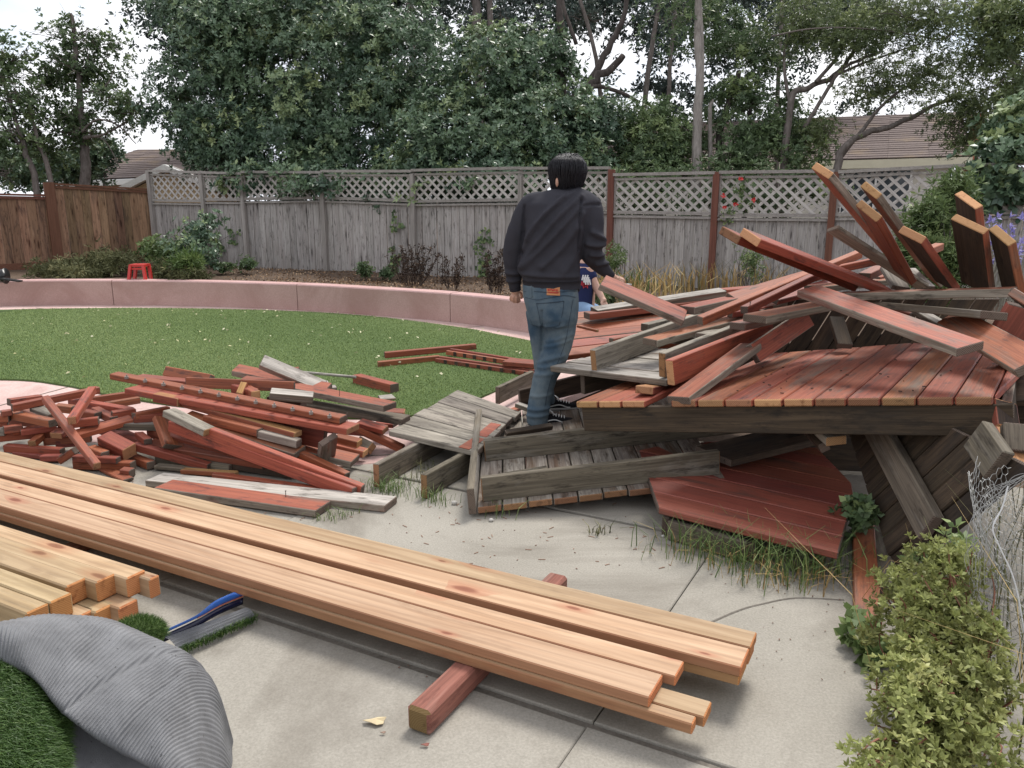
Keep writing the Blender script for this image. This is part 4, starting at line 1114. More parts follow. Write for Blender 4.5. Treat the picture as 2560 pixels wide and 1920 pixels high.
MID = 'old red boards in the middle pile'
loose([
 ('P', 630, 262, .47, 1900, 505, .35, .085, .04, 0, 'R', 'long red rail with a row of bolts along its top'),
 ('P', 735, 338, .42, 1955, 560, .30, .14, .04, 0, 'RB', 'wide red board lying beneath the bolted rail'),
 ('P', 1030, 300, .46, 1630, 325, .42, .07, .04, 80, 'R', 'red board on edge behind the bolted rail with dark brackets'),
 ('P', 918, 240, .46, 1170, 287, .44, .07, .045, 60, 'R', 'short red board rising behind the left of the bolted rail'),
 ('P', 765, 275, .42, 1060, 305, .42, .09, .04, 0, 'RD', 'dark red board behind the left end of the bolted rail'),
 ('F', 480, 252, .36, 1000, 305, .33, .14, .04, 0, 'RG', 'red board with a gray edge behind the cluster of raw blocks'),
 ('F', 930, 328, .34, 1830, 505, .30, .14, .042, 0, 'RG', 'long red board with an upright nail at the right of the middle pile'),
 ('F', 400, 165, .40, 1260, 345, .30, .12, .045, 15, 'RG', 'gray edged red board sloping down at the back of the middle pile'),
 ('F', 640, 90, .50, 1215, 330, .30, .12, .045, 30, 'K', 'dark purple brown board whose raised tip is highest in the middle pile'),
 ('F', 1035, 485, .24, 1975, 628, .20, .13, .042, 0, 'B', 'gray brown flat board below the long red board with the nail'),
 ('F', 720, 385, .40, 1120, 420, .36, .10, .05, 10, 'GP', 'rotten gray board with a black left end and a splintered right end'),
 ('F', 720, 430, .33, 1030, 480, .30, .10, .05, 0, 'D', 'blackened board beneath the rotten gray one'),
 ('F', 400, 330, .42, 575, 385, .40, .07, .06, 0, 'RR', 'raw ended block left of the upright raw slip'),
 ('F', 440, 392, .40, 485, 288, .46, .05, .03, (1, .1), 'O', 'upright raw yellow block in the cluster on the middle pile'),
 ('F', 500, 345, .41, 590, 400, .40, .06, .06, 0, 'RR', 'raw ended block right of the upright raw slip'),
 ('P', 862, 380, .40, 1000, 408, .38, .07, .055, 0, 'O', 'small block with a raw yellow top on the left of the middle pile'),
 ('P', 985, 405, .37, 1650, 588, .26, .075, .035, 0, 'O', 'long split board with a raw yellow top in the middle pile'),
 ('P', 932, 465, .36, 1160, 575, .27, .09, .045, 0, 'GO', 'short gray board with an orange end sloping over the scrap'),
 ('P', 1140, 500, .30, 1440, 578, .26, .05, .05, 0, 'R', 'red stick with a black end below the split yellow board'),
 ('P', 1435, 582, .25, 1655, 638, .22, .06, .05, 0, 'G', 'gray stub with a black end continuing the black ended red stick'),
 ('P', 1030, 490, .29, 1660, 690, .16, .11, .042, 12, 'RG', 'long red board with a pale streaked gray edge at the front of the middle pile'),
 ('P', 950, 540, .26, 1965, 915, .03, .05, .075, 0, 'R', 'front one of two long red sticks sloping down to the concrete'),
 ('P', 1150, 575, .26, 2005, 902, .035, .05, .075, 0, 'R', 'back one of two long red sticks sloping down to the concrete'),
 ('P', 1640, 688, .15, 1922, 822, .05, .05, .05, 0, 'R', 'red stick ending behind the two long sloping ones'),
 ('P', 1380, 520, .26, 1800, 612, .20, .13, .042, 80, 'R', 'wide red board on edge under the right of the bolted rail'),
 ('P', 1800, 745, .05, 1815, 615, .26, .12, .04, (1, -.65), 'RG', 'short red board standing upright at the right end of the middle pile'),
 ('P', 1640, 660, .13, 1965, 735, .06, .16, .04, 0, 'RG', 'flat red board with a black front edge right of the upright one'),
 ('F', 1520, 700, .16, 1945, 895, .04, .055, .05, 0, 'R', 'red stick pointing right onto the pink path beside the gray wedge'),
 ('F', 1545, 650, .20, 1790, 720, .17, .06, .04, 25, 'RB', 'broken splintered red block below the gray brown flat board'),
 ('F', 1330, 790, .13, 1545, 842, .11, .08, .045, 0, 'RR', 'upper of two raw ended blocks at the right of the middle pile'),
 ('F', 1320, 865, .09, 1600, 932, .06, .08, .045, 0, 'RR', 'lower of two raw ended blocks at the right of the middle pile'),
 ('F', 1540, 830, .07, 1655, 890, .06, .07, .05, 40, 'BO', 'dark brown block lying on the pink path right of the raw ended blocks'),
 ('F', 1640, 545, .14, 1960, 565, .12, .12, .04, 0, 'RR', 'red board end sticking out under the board with the nail'),
 ('F', 1700, 655, .12, 1880, 668, .12, .10, .03, 0, 'R', 'red board piece on the lawn edge beneath the gray brown flat board'),
 ('F', 1200, 700, .12, 1700, 745, .10, .09, .04, 0, 'RD', 'dark red board in the shade at the right of the middle pile'),
 ('P', 830, 640, .10, 1480, 745, .08, .10, .045, 10, 'RD', 'long dark red board low under the middle pile'),
 ('P', 930, 560, .20, 1400, 690, .14, .12, .042, 30, 'RD', 'dark red board sloping in the shade under the two long sticks'),
 ('P', 1080, 715, .05, 1640, 800, .03, .10, .05, 0, 'D', 'dark board lying on the concrete under the middle pile'),
 ('P', 880, 720, .03, 1290, 770, .03, .10, .05, 0, 'B', 'gray board on the concrete under the front of the middle pile'),
 ('P', 900, 500, .26, 960, 660, .12, .14, .04, (1, .2), 'R', 'red board standing on end between scrap pile and middle pile'),
 ('P', 1370, 600, .14, 1800, 700, .1, .12, .04, 0, 'RD', 'shaded red board beneath the wide one on edge'),
 ('P', 855, 838, .022, 2165, 975, .022, .15, .04, 0, 'WP', 'long whitewashed board lying on the concrete in front of the middle pile'),
 ('P', 905, 878, .024, 1790, 1002, .024, .15, .042, 0, 'RG', 'red board with a nail lying in front of the whitewashed one'),
 ('P', 1180, 812, .016, 1800, 900, .016, .05, .03, 0, 'R', 'narrow red lath lying behind the whitewashed board'),
 ('P', 1010, 790, .02, 1310, 808, .02, .05, .03, 0, 'O', 'small yellow lath near the gray splinter'),
 ('F', 1520, 248, .05, 1870, 340, .05, .09, .09, 0, 'R', 'thick red post stub with a dark end lying on the lawn'),
 ('F', 1725, 430, .025, 1865, 415, .025, .15, .02, 0, 'WP', 'square whitish board piece on the lawn below the thick red stub'),
 ('F', 1110, 295, .24, 1260, 285, .24, .10, .02, 0, 'WP', 'pale triangular board scrap by the wooden handle'),
 ('F', 1190, 335, .2, 1330, 325, .2, .10, .02, 0, 'WP', 'second pale board scrap just below the triangular one'),
], MID)
RAILS = 'red railing pieces lying on the lawn'
loose([
 ('A', 135, 238, .10, 640, 190, .10, .06, .06, 0, 'R', 'upper red post with a dark end lying on the lawn'),
 ('A', 98, 290, .04, 440, 255, .04, .06, .06, 0, 'RB', 'lower red post lying on the lawn beneath the upper one'),
 ('A', 808, 275, .10, 980, 290, .10, .20, .045, 0, 'RB', 'brown red board lying across the railing behind the trouser leg'),
], RAILS)
for lab, a, b, z in [('upper long red railing with dark notches on the lawn', (490, 215), (1000, 295), .10), ('lower long red railing with dark notches on the lawn', (430, 258), (1000, 340), .05)]:
    p0, p1 = pt('A', *a, z), pt('A', *b, z)
    t_ = thing('railing', p0, lab, 'railing', RAILS)
    d = (p1 - p0).normalized(); y = Vector((0, 0, 1)).cross(d)
    plank('rail', p0 + y * .03, p1 + y * .03, .035, .045, 0, 'R', t_)
    plank('rail', p0 - y * .03 - Vector((0, 0, .012)), p1 - y * .03 - Vector((0, 0, .012)), .035, .045, 0, 'R', t_)
    n = 9
    for i in range(1, n):
        q = p0.lerp(p1, i / n) - y * 0.049 - Vector((0, 0, .012))
        plank('notch', q - d * .02, q + d * .02, .006, .043, 0, 'D', t_, 0.0)
mb = MB(); mb.tube([pt('F', 945, 180, .16), pt('F', 1230, 206, .15), pt('F', 1512, 232, .13)], 0.013, 8)
hdl = mb.build('handle', M['graypale'])
ht = thing('tool_handle', pt('F', 945, 180, .16), 'pale round wooden tool handle lying between the middle pile and the red stub', 'tool')
hdl.parent = ht; hdl.matrix_parent_inverse = PW(ht).inverted()
plank('head_wedge', pt('F', 890, 172, .16), pt('F', 990, 160, .17), .05, .035, 20, 'R', ht)
# bolts on the bolted rail, nails standing on boards
MNAIL = flat('rusty_nail', (0.07, 0.05, 0.04), 0.6, 0.4)
MPLATE = flat('dull_zinc', (0.22, 0.19, 0.17), 0.5, 0.5)
rails_ = [o for o in bpy.data.objects if o.get('label', '').startswith('long red rail with a row of bolts')][0]
for i in range(12):
    x = 700 + i * 102
    mb = MB()
    p = pt('P', x, 272 + (x - 700) * 0.1925, .488 - .12 * (x - 630) / 1270)
    mb.tube([p - Vector((0, 0, .01)), p + Vector((0, 0, .006))], .014, 6); mb.tube([p, p + Vector((.003, 0, .018))], .005, 5)
    mb.build('bolt', MPLATE, rails_)
def nail(view, x, y, z, h, owner_label, tilt=(0.05, 0.02)):
    own = [o for o in bpy.data.objects if o.get('label', '') == owner_label]
    p = pt(view, x, y, z); q = p + Vector((tilt[0] * h, tilt[1] * h, h))
    mb = MB(); mb.tube([p - Vector((0, 0, .01)), q], .0022, 5); mb.tube([q, q + Vector((0, 0, .003))], .005, 6)
    mb.build('nail', MNAIL, own[0] if own else None)
nail('P', 1580, 935, .045, .035, 'red board with a nail lying in front of the whitewashed one')
nail('F', 1360, 405, .34, .045, 'long red board with an upright nail at the right of the middle pile')
nail('F', 1430, 625, .36, .04, 'wide red board lying beneath the bolted rail')
nail('Z', 630, 915, 4.6, .05, 'slim red stick with a nail lying beside the long climbing stick')
# ================================================================== vegetation
def leaf_mat(name, dark, mid, tip, rough=0.45, spec=0.45, trans=0.12):
    m = NT(name, rough, spec)
    a = m.n('Attribute', attribute_name='tint')
    c = m.ramp(a.outputs['Fac'], [(0.0, dark), (0.6, mid), (1.0, tip)])
    m.color(c)
    tr = m.n('BsdfTranslucent'); mx = m.n('MixShader'); mx.inputs[0].default_value = trans
    m.l(c, tr.inputs['Color'])
    out = m.t.nodes['Material Output']
    m.l(m.b.outputs[0], mx.inputs[1]); m.l(tr.outputs[0], mx.inputs[2]); m.l(mx.outputs[0], out.inputs['Surface'])
    return m.mat

def bark_mat(name, a, b):
    m = NT(name, 0.9, 0.15)
    v = m.coords((6, 6, 1.2))
    n = m.noise(v, 3, 6, 0.65, 0.5)
    m.color(m.ramp(n, [(0.3, a), (0.7, b)])); m.bump(n, 0.6, 0.02)
    return m.mat

def quads_mesh(name, V, tint, mats, parent=None, per=4, faces=None, smooth=False):
    """V: (n, per, 3) array, one polygon each"""
    n = V.shape[0]
    me = bpy.data.meshes.new(name)
    me.vertices.add(n * per)
    me.vertices.foreach_set('co', V.reshape(-1).astype(np.float32))
    me.loops.add(n * per)
    me.loops.foreach_set('vertex_index', np.arange(n * per, dtype=np.int32))
    me.polygons.add(n)
    me.polygons.foreach_set('loop_start', np.arange(0, n * per, per, dtype=np.int32))
    me.polygons.foreach_set('loop_total', np.full(n, per, dtype=np.int32))
    at_ = me.attributes.new('tint', 'FLOAT', 'POINT')
    at_.data.foreach_set('value', np.repeat(np.asarray(tint, np.float32), per))
    me.update(calc_edges=True)
    me.materials.append(mats)
    return link(bpy.data.objects.new(name, me), parent)

def unit(v): return v / np.maximum(np.linalg.norm(v, axis=-1, keepdims=True), 1e-9)

def rosettes(C, A, L, W, n, spread=(0.6, 1.4), tint=None, rng=RNG, droop=0.0):
    """n leaves around each centre C along axis A -> leaf quads"""
    K = C.shape[0]
    A = unit(A)
    e1 = unit(np.cross(A, rng.normal(size=(K, 3)))); e2 = np.cross(A, e1)
    out, tt = [], []
    for k in range(n):
        ph = 2 * np.pi * (k / n + rng.uniform(-0.08, 0.08, K))[:, None]
        al = rng.uniform(*spread, K)[:, None]
        p = e1 * np.cos(ph) + e2 * np.sin(ph)
        d = A * np.cos(al) + p * np.sin(al)
        d[:, 2] -= droop
        d = unit(d)
        s = unit(np.cross(d, A * 0.8 + p * -0.3 + rng.normal(size=(K, 3)) * 0.35))
        l = L * rng.uniform(0.65, 1.2, K)[:, None]
        w = W * rng.uniform(0.75, 1.2, K)[:, None]
        nrm = np.cross(s, d)
        b = C + d * l * 0.08
        V = np.stack([b, C + d * l * 0.55 + s * w / 2 + nrm * l * 0.06, C + d * l - nrm * l * 0.08, C + d * l * 0.55 - s * w / 2 + nrm * l * 0.06], 1)
        out.append(V)
        tt.append(np.clip((tint if tint is not None else rng.uniform(0, 1, K)) + rng.normal(0, 0.07, K), 0, 1))
    return np.concatenate(out), np.concatenate(tt)

def blob_points(blobs, clumps, per, sig, rng=RNG, shell=0.78, front=0.6):
    """clumped points in the outer shell of ellipsoids: centres, outward axes, clump tint"""
    P, A, T = [], [], []
    vol = np.array([b[1][0] * b[1][2] + b[1][1] * b[1][2] * .5 for b in blobs]); share = vol / vol.sum()
    for (c, r), sh in zip(blobs, share):
        k = max(3, int(clumps * sh))
        d = unit(rng.normal(size=(k, 3)))
        d[:, 1] -= front * rng.uniform(0, 1, k); d = unit(d)
        rr = 1 - (1 - shell) * rng.uniform(0, 1.6, k) ** 1.3
        lump = 1 + 0.13 * np.sin(d[:, 0] * 7 + c[0]) * np.cos(d[:, 2] * 6 + c[2] * 2) + 0.08 * np.sin(d[:, 2] * 13 + d[:, 0] * 9)
        cc = np.array(c) + d * np.array(r) * (rr * lump)[:, None]
        ct = np.clip(rng.beta(1.5, 2.8, k) * 1.1 + 0.14 * d[:, 2], 0, 1)
        idx = np.repeat(np.arange(k), per)
        off = rng.normal(size=(k * per, 3)) * sig * rng.uniform(0.5, 1.3, k)[idx][:, None]
        off[:, 2] *= 0.75
        P.append(cc[idx] + off)
        A.append(d[idx] * 0.7 + np.array([0, -0.15, 0.55]) + unit(off) * 0.5 + rng.normal(size=(k * per, 3)) * 0.3)
        T.append(ct[idx])
    return np.concatenate(P), np.concatenate(A), np.concatenate(T)

def eb(x, y, s, rx, ry, rd=None):
    """ellipsoid at a photo pixel and distance; radii in photo pixels"""
    c = at(x, y, s); k = s / FPX
    return ((c.x, c.y, c.z), (rx * k, (rd if rd else (rx + ry) / 2 * k), ry * k))

def limb_pts(ps, s):
    out = []
    for p in ps:
        ss = p[2] if len(p) > 2 else s
        out.append(at(p[0], p[1], ss))
    return spline(out, 5)

def tree(name, label, base, blobs, clumps, per, sig, L, W, nl, mat, limbs=(), bark=None, group='trees beyond the fence', cat='tree', shell=0.74, spread=(0.6, 1.4), twigs=0, twigmat=None, front=0.6, droop=0.0):
    t = thing(name, (base.x, base.y, 0), label, cat, group)
    P, A, T = blob_points(blobs, clumps, per, sig, shell=shell, front=front)
    V, tt = rosettes(P, A, L, W, nl, spread, T, droop=droop)
    quads_mesh('crown', V, tt, mat, t)
    for i, (nm, pts, r0, r1) in enumerate(limbs):
        n = len(pts)
        mb = MB(); q = [Vector(p) + Vector((random.uniform(-1, 1), random.uniform(-1, 1), random.uniform(-1, 1))) * r0 * 0.25 for p in pts]
        mb.tube(q, [r0 + (r1 - r0) * (k / (n - 1)) ** 0.8 for k in range(n)], 9)
        mb.build(nm, bark, t, True)
    if twigs:
        mb = MB()
        cs = np.array([b[0] for b in blobs]); rs = np.array([b[1] for b in blobs])
        for k in range(twigs):
            j = RNG.integers(len(blobs))
            d = unit(RNG.normal(size=3)); d[2] = abs(d[2]) * 0.6 + 0.1
            p0 = cs[j] + d * rs[j] * RNG.uniform(0.1, 0.5)
            p1 = cs[j] + d * rs[j] * RNG.uniform(0.85, 1.25)
            mid = (p0 + p1) / 2 + RNG.normal(size=3) * 0.10
            mb.tube(spline([p0, mid, p1], 3), [0.012] * 3 + [0.006] * 4, 4, cap=False)
            for q in range(2):
                e = mid + (p1 - mid) * RNG.uniform(0.1, .7); f = e + unit(p1 - p0 + RNG.normal(size=3) * 0.5) * RNG.uniform(.15, .4)
                mb.tube([e, f], [.006, .003], 3, cap=False)
        tag(mb.build('twigs', twigmat or bark, t), kind='stuff')
    return t

ML1 = leaf_mat('leathery_dark_leaf', (0.054, 0.098, 0.062), (0.135, 0.205, 0.112), (0.32, 0.39, 0.18), 0.40, 0.5)
ML2 = leaf_mat('mid_green_leaf', (0.058, 0.095, 0.045), (0.132, 0.195, 0.085), (0.27, 0.34, 0.135), 0.45, 0.4, 0.25)
ML3 = leaf_mat('pale_crown_leaf', (0.07, 0.10, 0.042), (0.165, 0.21, 0.085), (0.31, 0.36, 0.15), 0.45, 0.4, 0.35)  # lighter green leaf colour for the airy crowns at the right
MLS = leaf_mat('thin_crown_leaf', (0.05, 0.085, 0.035), (0.12, 0.175, 0.075), (0.24, 0.30, 0.13), 0.45, 0.4, 0.3)
MLD = leaf_mat('dark_far_leaf', (0.030, 0.046, 0.042), (0.062, 0.09, 0.074), (0.10, 0.135, 0.10), 0.6, 0.3, 0.06)  # dark bluish green leaf colour of the far wood and tall crowns
MBARK = bark_mat('gray_brown_bark', (0.075, 0.062, 0.055), (0.19, 0.165, 0.15))
MBARKD = bark_mat('dark_bark', (0.040, 0.032, 0.030), (0.105, 0.088, 0.080))
MBARKP = bark_mat('pale_bark', (0.16, 0.14, 0.125), (0.33, 0.30, 0.275))

# far dark wood behind everything, only its gaps let the sky through
far = []
for i in range(34):
    x = 420 + i * 52
    far.append(eb(x, 60 + 70 * math.sin(i * 1.7) - (60 if i % 3 else 0), 26 + (i % 4), 95, 130, 1.6))
    far.append(eb(x + 10, -60, 27, 90, 80, 1.5))
    if i % 2: far.append(eb(x + 20, 250 + 40 * math.sin(i), 27 + i % 3, 90, 110, 1.5))
far = [b for b in far if not (at(1960, 260, 26).x < b[0][0] < at(2160, 260, 26).x and b[0][2] < 6.3)]
P, A, T = blob_points(far, 1500, 11, 0.28, shell=0.5)
V, tt = rosettes(P, A, 0.20, 0.085, 5, (0.5, 1.5), T)
tag(quads_mesh('far_wood', V, tt, MLD), 'dark far wood of trees closing the view beyond the houses', 'trees', kind='stuff')

# big dense dark trees
blobs = [eb(530, 240, 17.3, 130, 190), eb(490, 60, 17.6, 75, 130), eb(600, 100, 17.3, 160, 170), eb(760, 180, 17.2, 200, 220), eb(700, 340, 16.9, 200, 120), eb(575, 370, 16.9, 100, 70),
         eb(880, 90, 17.5, 190, 170), eb(900, 310, 17.0, 210, 150), eb(1010, 180, 17.1, 150, 170), eb(700, 20, 18, 260, 90), eb(940, 410, 16.4, 150, 55), eb(800, 430, 16.2, 90, 40), eb(370, 0, 17.8, 45, 40), eb(490, 330, 17.2, 40, 100), eb(700, 470, 16.6, 130, 50), eb(930, 480, 16.2, 130, 50)]
tree('evergreen_tree', 'huge dense dark evergreen tree filling the left middle behind the lattice fence', at(760, 440, 17.5), blobs, 700, 28, 0.185, 0.118, 0.044, 7, ML1,
     [('trunk', limb_pts([(730, 640), (735, 420), (720, 200)], 17.8), 0.22, 0.12), ('limb', limb_pts([(880, 90), (905, 20), (900, -90)], 17.6), .07, .05), ('limb', limb_pts([(610, 60), (600, -60)], 17.6), .06, .05)], MBARKD)
blobs = [eb(1240, 190, 15.6, 120, 110), eb(1200, 330, 15.2, 190, 110), eb(1350, 300, 15.4, 130, 110), eb(1120, 410, 14.9, 170, 55), eb(1360, 150, 15.9, 80, 70), eb(1440, 380, 15.0, 110, 60), eb(1270, 420, 14.7, 80, 50), eb(1480, 310, 15.2, 70, 55), eb(1400, 490, 15.2, 110, 50), eb(1180, 490, 15.3, 130, 50), eb(1290, 470, 14.2, 40, 45), eb(970, 470, 14.9, 60, 50)]
tree('evergreen_tree', 'lower dense evergreen tree behind the head of the man, paler leaf tips', at(1260, 440, 15.5), blobs, 380, 28, 0.175, 0.115, 0.044, 7, ML1,
     [('trunk', limb_pts([(1420, 560), (1415, 330), (1440, 250), (1500, 190), (1560, 140)], 15.9), 0.17, 0.06), ('limb', limb_pts([(1420, 330), (1400, 220), (1405, 100), (1390, -40)], 16.0), .13, .06),
      ('limb', limb_pts([(1440, 250), (1500, 215), (1600, 255)], 15.8), .06, .03), ('limb', limb_pts([(1470, 210), (1520, 120), (1560, 40), (1570, -40)], 16), .08, .04), ('limb', limb_pts([(1440, 110), (1410, 20), (1400, -40)], 15.5), .04, .03)], MBARKD)
# overhang along the fence top
blobs = [eb(620, 455, 15.6, 60, 26), eb(850, 470, 14.9, 110, 34), eb(720, 440, 15.3, 100, 22), eb(960, 500, 14.6, 40, 40), eb(1120, 470, 14.2, 110, 28), eb(1285, 500, 13.75, 34, 46), eb(1200, 455, 13.9, 90, 25)]
tree('evergreen_tree', 'dark evergreen boughs spilling over the lattice left of the man', at(850, 520, 15.3), blobs, 95, 22, 0.12, 0.12, 0.048, 7, ML1, [('branch', limb_pts([(850, 560, 15.9), (850, 470, 15.2)], 15.2), .04, .02)], MBARKD)
# tall trunks behind
for lab, pts, r in [('tall bare dark trunk rising left of the pair of close trunks', [(1045, 560), (1035, 200), (1020, -60)], .12), ('left trunk of the close pair of tall trunks above the dense tree', [(1200, 560), (1195, 120), (1180, -60)], .17), ('right thinner trunk of the close pair above the dense tree', [(1232, 560), (1228, 120), (1220, -60)], .11),
                    ('slanting thin trunk crossing the sky gap above the man', [(1530, 520), (1490, 150), (1430, -60)], .06), ('slender trunk left of the pale tall trunk', [(1600, 540), (1612, 250), (1640, 60), (1660, -60)], .07),
                    ('thin trunk leaning right beyond the lattice', [(1650, 540), (1672, 220), (1690, -60)], .06), ('dark trunk among the leaves right of the pale trunk', [(1940, 540), (1945, 200), (1960, -60)], .06)]:
    s_ = 21 if pts[0][0] < 1300 else 17.5
    b = [eb(pts[-1][0], -20, s_ + 0.5, 110, 80), eb(pts[-1][0] + 40, 60, s_ + .8, 60, 50)]
    tree('tall_tree', lab, at(*pts[0], s_), b, 26, 12, .3, .14, .04, 6, MLD, [('trunk', [Vector((at(*pts[0], s_).x, at(*pts[0], s_).y, -.1))] + limb_pts(pts, s_)[1:], r, r * .6)], MBARK, twigs=14)
tree('tall_tree', 'pale tall trunk with peeling bark standing behind a brown fence post', at(1745, 560, 14.6), [eb(1740, -40, 15, 120, 70), eb(1700, 60, 15.2, 70, 60)], 34, 12, .25, .12, .035, 6, ML2,
     [('trunk', limb_pts([(1742, 560), (1745, 300), (1748, 140), (1742, -60)], 14.6), .105, .06), ('limb', limb_pts([(1748, 240), (1757, 150), (1752, 20)], 14.6), .04, .03), ('trunk', limb_pts([(1778, 560), (1775, 300), (1782, 250)], 14.9), .05, .03)], MBARKP, twigs=16)
# round bushes and light trees right of centre
tree('round_bush', 'rounded green bush behind the lattice left of the pale trunk', at(1640, 440, 15.2), [eb(1640, 350, 15.4, 95, 90), eb(1590, 400, 15.2, 70, 50), eb(1700, 400, 15.4, 60, 60)], 100, 24, .15, .11, .035, 7, ML2, [('stem', limb_pts([(1640, 560), (1640, 380)], 15.4), .05, .03)], MBARK, cat='bush')
tree('leafy_tree', 'bushy mid green tree right of the pale trunk', at(1860, 440, 15), [eb(1840, 170, 15.6, 90, 110), eb(1870, 300, 15.3, 120, 100), eb(1930, 400, 14.8, 140, 50), eb(1830, 400, 14.9, 70, 50), eb(1720, 480, 14.2, 120, 60), eb(1900, 480, 13.9, 110, 60), eb(2030, 490, 13.8, 60, 50), eb(1600, 490, 14.3, 80, 55), eb(1980, 350, 15, 70, 60), eb(1800, 60, 15.8, 60, 70)], 190, 22, .16, .11, .032, 7, ML2,
     [('trunk', limb_pts([(1790, 560), (1800, 330), (1850, 180)], 15.4), .08, .05), ('limb', limb_pts([(1860, 560), (1870, 330), (1880, 250)], 15.2), .05, .03)], MBARKD)
# leaning tree with curved limbs, airy crown
blobs = [eb(2120, 90, 14.2, 130, 80), eb(2330, 60, 13.8, 140, 80), eb(2480, 120, 13.0, 110, 100), eb(2300, 190, 14.0, 120, 55), eb(2410, 270, 13.4, 110, 60), eb(2000, 60, 14.6, 90, 80), eb(2440, 330, 13.2, 60, 50), eb(2540, 230, 12.6, 60, 100), eb(2200, 40, 14.6, 120, 60), eb(2040, 340, 14.5, 60, 50), eb(2420, 350, 13.2, 50, 40), eb(2170, 220, 14.6, 70, 40)]
tree('leaning_tree', 'leaning tree with sweeping dark limbs and an airy light crown before the brown roof', at(2090, 430, 14), blobs, 420, 18, .20, .085, .022, 6, ML3,
     [('trunk', limb_pts([(2080, 600), (2095, 405), (2140, 345), (2240, 310), (2330, 268), (2400, 230)], 14), .085, .025), ('limb', limb_pts([(2100, 395), (2160, 320), (2200, 270), (2260, 220), (2330, 180)], 14.1), .04, .018),
      ('limb', limb_pts([(1955, 560), (1975, 260), (2020, 220), (2085, 190), (2140, 120), (2170, 20)], 14.4), .075, .025), ('limb', limb_pts([(2040, 205), (2100, 130), (2130, 40)], 14.3), .04, .018), ('limb', limb_pts([(2010, 320), (2060, 240), (2110, 170), (2200, 130)], 14.2), .04, .025),
      ('limb', limb_pts([(1975, 260), (1960, 130), (2000, 20)], 14.5), .035, .018), ('limb', limb_pts([(1930, 90), (2050, 70), (2200, 75), (2350, 100)], 13.6), .014, .01), ('limb', limb_pts([(2085, 190), (2180, 150), (2300, 110)], 14.2), .03, .012)], MBARK, group='trees beyond the fence', twigs=60, shell=.5)
# right edge: tree and dark vine over the fence
tree('leafy_tree', 'tree at the right edge with pale yellow green sprays', at(2600, 300, 11), [eb(2520, 60, 12, 90, 110), eb(2580, 220, 11.6, 70, 120), eb(2480, 20, 12.5, 90, 60)], 90, 16, .18, .10, .03, 6, ML3, [('trunk', limb_pts([(2680, 700), (2660, 300), (2600, 60)], 12), .09, .05)], MBARK, shell=.5, twigs=20)
tree('climbing_vine', 'dark green creeper with broad leaves climbing over the lattice at the right edge', at(2500, 480, 10.6), [eb(2520, 420, 10.6, 70, 90, .3), eb(2470, 480, 10.7, 60, 40, .25), eb(2550, 330, 10.8, 40, 80, .3), eb(2440, 460, 10.8, 30, 40, .2)], 70, 20, .12, .13, .07, 6, ML1, [('stem', limb_pts([(2510, 700), (2500, 500)], 10.7), .02, .01)], MBARK, group='plants along the fence', cat='vine')

# left side: sparse trees in front of the gray house
blobs = [eb(180, 110, 19, 75, 80), eb(230, 190, 19, 110, 80), eb(130, 200, 19.2, 100, 80), eb(300, 260, 18.6, 90, 60), eb(170, 300, 19, 150, 60), eb(200, 345, 18.8, 80, 40), eb(120, 380, 19.2, 90, 50), eb(345, 285, 18.6, 45, 40), eb(250, 120, 19.2, 60, 50)]
tree('sparse_tree', 'twiggy thin crowned tree with a gray trunk behind the brown fence', at(213, 460, 18.8), blobs, 200, 10, .17, .11, .05, 6, MLS,
     [('trunk', limb_pts([(214, 640), (213, 460), (208, 350), (200, 230), (185, 110), (180, 30)], 18.8), .16, .03), ('limb', limb_pts([(210, 345), (260, 335), (320, 300), (355, 245)], 18.5), .04, .012), ('limb', limb_pts([(205, 330), (240, 300), (290, 310), (340, 360)], 18.4), .03, .01),
      ('limb', limb_pts([(208, 320), (150, 330), (110, 290), (60, 240)], 18.6), .035, .012), ('limb', limb_pts([(200, 230), (260, 220), (290, 160)], 18.6), .03, .01), ('limb', limb_pts([(210, 340), (260, 350), (300, 420)], 18.5), .02, .01)], MBARK, shell=.35, twigs=150)
blobs = [eb(20, 160, 18, 90, 70), eb(60, 260, 18, 90, 70), eb(10, 350, 17.8, 90, 70), eb(90, 350, 18.4, 60, 50), eb(-60, 220, 18, 110, 130), eb(0, 440, 17.8, 70, 30)]
tree('sparse_tree', 'thin leaning double stemmed tree at the left edge behind the brown fence', at(90, 470, 17.8), blobs, 140, 13, .18, .11, .045, 6, MLS,
     [('trunk', limb_pts([(100, 640), (90, 460), (60, 370), (30, 260), (0, 180)], 17.8), .09, .03), ('trunk', limb_pts([(140, 640), (125, 450), (95, 350), (70, 260)], 17.9), .08, .03), ('limb', limb_pts([(60, 370), (20, 330), (-20, 250)], 17.8), .04, .015)], MBARK, shell=.4, twigs=90)
tree('round_bush', 'dark rounded bush below the twiggy tree', at(260, 440, 21), [eb(235, 390, 21.5, 55, 45), eb(190, 420, 21.5, 80, 40), eb(60, 420, 21.5, 90, 45)], 100, 20, .2, .13, .06, 6, ML1, [('stem', limb_pts([(260, 600), (260, 420)], 21.5), .05, .03)], MBARK, cat='bush')

